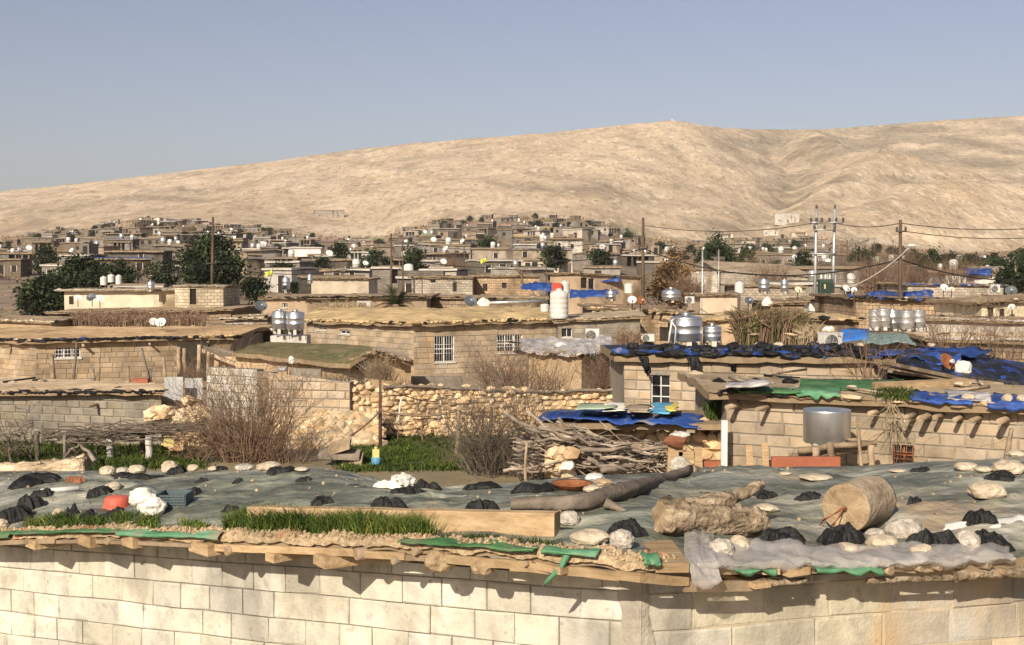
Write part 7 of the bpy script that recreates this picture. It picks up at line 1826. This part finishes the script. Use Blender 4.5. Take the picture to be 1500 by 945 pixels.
    if feat == 'roof room':
        a = r_.uniform(-.3, .1) * w; mb = MB(); mb.obox(q(a, f + .8, h + .2), Rm @ V((w * .3, 0, 0)), Rm @ V((0, 2.6, 0)), V((0, 0, 2.0))); c_ = mb.build('roof_room', m, t); c_.color = wl.color
        mb = MB(); mb.obox(q(a + w * .1, f + .76, h + .3), Rm @ V((.9, 0, 0)), Rm @ V((0, .03, 0)), V((0, 0, 1.5))); mb.build('door', M['dark_in'], t)
    if feat == 'block parapet':
        mb = MB(); mb.obox(q(-w / 2, f, h + .2), Rm @ V((w, 0, 0)), Rm @ V((0, .2, 0)), V((0, 0, .7))); c_ = mb.build('parapet', M['far_block'], t); c_.color = wl.color
    return t, q, w, dp, h, f'{tone[0]} {typ} with {feat}', pl, tier
HOUSES = []
def spot(px, d, r, force=False):
    x = (px - CX) / F * d
    if not force and any((x - a) ** 2 + (d - b) ** 2 < (r + c) ** 2 for a, b, c in OCC): return None
    OCC.append((x, d, r)); return x, d
def wgt(px, tier):
    if tier == 4:
        if px < 20: return .3
        if px < 420: return 1
        if px < 560: return 0
        if px < 770: return .5
        if px < 950: return .28
        if px < 1020: return 0
        if px < 1190: return .5
        return .06
    if px > 1250: return .45 if tier < 3 else .12
    if px > 930 and tier >= 3: return .3
    if px < -20: return .5
    return 1
for tier, (d0, d1, n, rad) in enumerate(((112, 160, 14, 4.2), (160, 235, 40, 4.0), (235, 350, 82, 3.7), (350, 540, 112, 3.7), (540, 795, 84, 4.0))):
    k = tries = 0
    while k < n and tries < 6000:
        tries += 1; px = rr.uniform(-60, 1560)
        if rr.random() > wgt(px, tier): continue
        d = math.sqrt(rr.uniform(d0 * d0, d1 * d1)); s = spot(px, d, rad)
        if not s: continue
        HOUSES.append(far_house(*s, tier)); k += 1
# houses that stand out on the slope
for px, row, w_, h_, tn in ((482, 320, 44, 10, 7), (1152, 333, 36, 13, 0), (222, 330, 30, 10, 4), (1128, 346, 22, 8, 4), (1262, 356, 44, 7, 7), (1060, 352, 26, 8, 4), (1095, 360, 20, 8, 0), (1170, 350, 22, 8, 3), (1205, 362, 30, 8, 7)):
    p = foot(px, row, 500); k = p.y / F; HOUSES.append(far_house(p.x, p.y, 4, spec=(w_ * k, h_ * k, rr.uniform(-.15, .1)), tn=tn))
p = foot(433, 378, 180); kk = 240 / F
t = thing('village_house', 'long bright whitewashed house with blank walls behind the round dark tree', 'house', at(442, 374, 240)); mb = MB(); p = at(426, 376, 240); mb.obox(p - V((0, 0, 1.5)), V((44 * kk, 0, 0)), V((0, 6, 0)), V((0, 0, 1.5 + 12 * kk))); w_ = mb.build('wall', M['far_plaster'], t); w_.color = (.92, .87, .75, 1)
mb = MB(); mb.obox(p + V((-.3, -.3, 12 * kk)), V((44 * kk + .6, 0, 0)), V((0, 6.6, 0)), V((0, 0, .25))); mb.build('roof', M['concrete'], t)
p = at(985, 179, 1795); t = thing('shrine', 'tiny whitish shrine on the summit of the hill', 'shrine', p); mb = MB(); mb.obox(p - V((4, 0, 3)), V((8, 0, 0)), V((0, 6, 0)), V((0, 0, 5.5))); mb.build('wall', M['concrete'], t)
mb = MB(); mb.lathe([(2.6, 2.4), (2.4, 3.4), (1.6, 4.6), (.4, 5.4)], p + V((0, 3, 0)), 16); mb.build('dome', M['concrete'], t)
# yard walls
n = 0
while n < 110:
    px = rr.uniform(-40, 1540); d = math.sqrt(rr.uniform(110 ** 2, 700 ** 2))
    if rr.random() > wgt(px, 3 if d > 350 else 1): continue
    x = (px - CX) / F * d
    lab, (tn, ln) = uniq(lambda: (lambda a, b, c: (f'{b} {a[0]} block yard wall {c}, {TIER[min(3, int(d / 140))]} {place(px)}', (a, b)))(rr.choice(TONES), rr.choice(['long', 'low', 'short']), rr.choice(['with bare top', 'before houses', 'along a lane', 'beside a yard'])))
    L = {'long': 14, 'low': 9, 'short': 5}[ln] * rr.uniform(.8, 1.2); yaw = rr.gauss(0, .5); Rm = Matrix.Rotation(yaw, 3, 'Z'); mb = MB(); o = V((x, d, Z(x, d)))
    K = 6
    for i in range(K):
        pass
    mb.obox(o + Rm @ V((-L / 2, 0, -1)), Rm @ V((L, 0, 0)), Rm @ V((0, .25, 0)), V((0, 0, 1 + rr.uniform(1.0, 1.9))))
    w_ = mb.build('yard_wall', M['far_block']); w_.color = (*[c * rr.uniform(.55, .9) for c in tn[1]], 1); tag(w_, lab, 'wall', 'yard walls of the far village'); n += 1
# roof tanks and dishes of the far village
tp = []
for m in ('white_plastic', 'dull_steel'):
    mb = MB(); mb.lathe([(.55, 0), (.58, .05), (.58, .6), (.60, .62), (.58, .64), (.58, 1.15), (.4, 1.3), (.15, 1.36)], (0, 0, 0), 14); tp.append(mb.build('roof_tank', M[m], org=(0, 0, 0)))
mb = MB(); Rm = Matrix.Rotation(math.radians(55), 3, 'X'); mb.lathe([(.01, 0), (.3, .04), (.6, .16), (.61, .15), (.3, .01), (.01, -.03)], (0, 0, .9), 16, M=Rm); mb.tube([(0, 0, 0), (0, .1, .9)], .05, 6); dproto = mb.build('roof_dish', M['white_paint'], org=(0, 0, 0))
first = {0: True, 1: True, 2: True}
for h in HOUSES:
    t, q, w, dp, hh, A, pl, tier = h
    if tier > 3: continue
    for _ in range(rr.choice([0, 0, 0, 1, 1, 2] if tier < 3 else [0, 0, 0, 0, 1])):
        ty = rr.choice([0, 0, 1, 1, 2]); word = [['white', 'bright white', 'small white', 'tall white'], ['steel', 'dull steel', 'small steel', 'tall steel'], ['white', 'pale', 'small white', 'large white']][ty]
        kd = ['roof tank', 'roof tank', 'dish'][ty]
        lab, wd = uniq(lambda: (lambda a: (f'{a} {kd} on {A} {pl}', a))(rr.choice(word)))
        if len(lab.split()) > 16: lab = ' '.join(lab.split()[:16])
        if lab in ALL_LABELS: continue
        src = (tp + [dproto])[ty]; o = src if first[ty] else src.copy()
        if not first[ty]: COL.objects.link(o)
        first[ty] = False; s = {'small': .75, 'tall': 1.25, 'large': 1.3}.get(wd.split()[0], 1.0)
        o.location = q(rr.uniform(-.4, .4) * w, rr.uniform(-.35, .1) * dp, hh + .3); o.scale = (s * .75, s * .75, s * .8); o.rotation_euler = (0, 0, rr.uniform(-.6, .6) if ty == 2 else rr.uniform(0, 3))
        if ty == 2: o.scale = (s * .75,) * 3
        tag(o, lab, ['water tank', 'water tank', 'satellite dish'][ty], ['white tanks on far roofs', 'steel tanks on far roofs', 'dishes on far roofs'][ty])
# far trees: copies of four trees
protos = [o for o in COL.objects if o.type == 'EMPTY' and o.name.startswith('leafy_tree') and o.get('label', '') in ('round dark tree behind the white long house', 'low dark tree before the white long house', 'broad tree at the foot of the knoll path', 'dark oval tree right under the knoll')]
n = 0
while n < 165:
    px = rr.uniform(-30, 1530); d = math.sqrt(rr.uniform(140 ** 2, 700 ** 2)); x = (px - CX) / F * d
    if 470 < px < 560 and d > 500: continue
    if n > 100: px = rr.uniform(1000, 1530); d = rr.uniform(165, 420); x = (px - CX) / F * d
    if px > 930 and d > 480: continue
    lab, sz = uniq(lambda: (lambda a, b: (f'{a} dark {b} tree, {TIER[min(4, int(d / 130))]} {place(px)}', (a, b)))(rr.choice(['small', 'medium', 'bushy', 'tiny', 'dense']), rr.choice(['green', 'olive', 'rounded', 'shaggy', 'narrow', 'wide', 'lone', 'leafy', 'thick'])))
    c = copy_tree(rr.choice(protos)); c.location = (x, d, Z(x, d)); s = {'small': .6, 'medium': .85, 'bushy': .75, 'tiny': .45, 'dense': .8}[sz[0]] * rr.uniform(.85, 1.15); c.scale = (s * rr.uniform(.9, 1.4), s, s * rr.uniform(.8, 1.1)); c.rotation_euler = (0, 0, rr.uniform(0, 6.28))
    tag(c, lab, 'tree', 'trees among the far houses'); n += 1
# scrub and rubbish between the houses
mb = MB(); r_ = random.Random(5)
for k in range(3400):
    px = r_.uniform(-60, 1560); d = math.sqrt(r_.uniform(95 ** 2, 780 ** 2)); x = (px - CX) / F * d; z = Z(x, d); s = r_.uniform(.4, 1.3) * (.7 + d / 500)
    for _ in range(7):
        c = V((x + r_.gauss(0, s * .8), d + r_.gauss(0, s * .6), z + abs(r_.gauss(0, s * .35)))); a = V((r_.gauss(0, 1), r_.gauss(0, .6), r_.uniform(.1, 1.2))).normalized(); b = V((r_.gauss(0, 1), r_.gauss(0, 1), r_.gauss(0, .5))).normalized(); L = s * r_.uniform(.3, .8); t_ = r_.uniform(.5, 1.3)
        mb.add([c, c + b * L * .3, c + a * L, c - b * L * .3], [[0, 1, 2, 3]], None, 0, (t_, t_ * r_.uniform(.85, 1.1), t_ * .8))
kind(mb.build('scrub', M['twig'], auto_uv=False), 'stuff')

HAZE = .00009
# the dusty air over the valley
mb = MB(); mb.obox((-7200, -120, -60), (14400, 0, 0), (0, 3500, 0), (0, 0, 420))
hz = mb.build('haze', [], auto_uv=False)
hm = bpy.data.materials.new('valley_haze'); hm.use_nodes = True; hn = hm.node_tree; hn.nodes.remove(hn.nodes['Principled BSDF'])
pv = hn.nodes.new('ShaderNodeVolumePrincipled'); pv.inputs['Color'].default_value = (.86, .88, .93, 1); pv.inputs['Density'].default_value = HAZE; pv.inputs['Anisotropy'].default_value = 0
hn.links.new(pv.outputs[0], hn.nodes['Material Output'].inputs['Volume']); hz.data.materials.append(hm)
kind(hz, 'stuff'); SC.cycles.volume_max_steps = 64
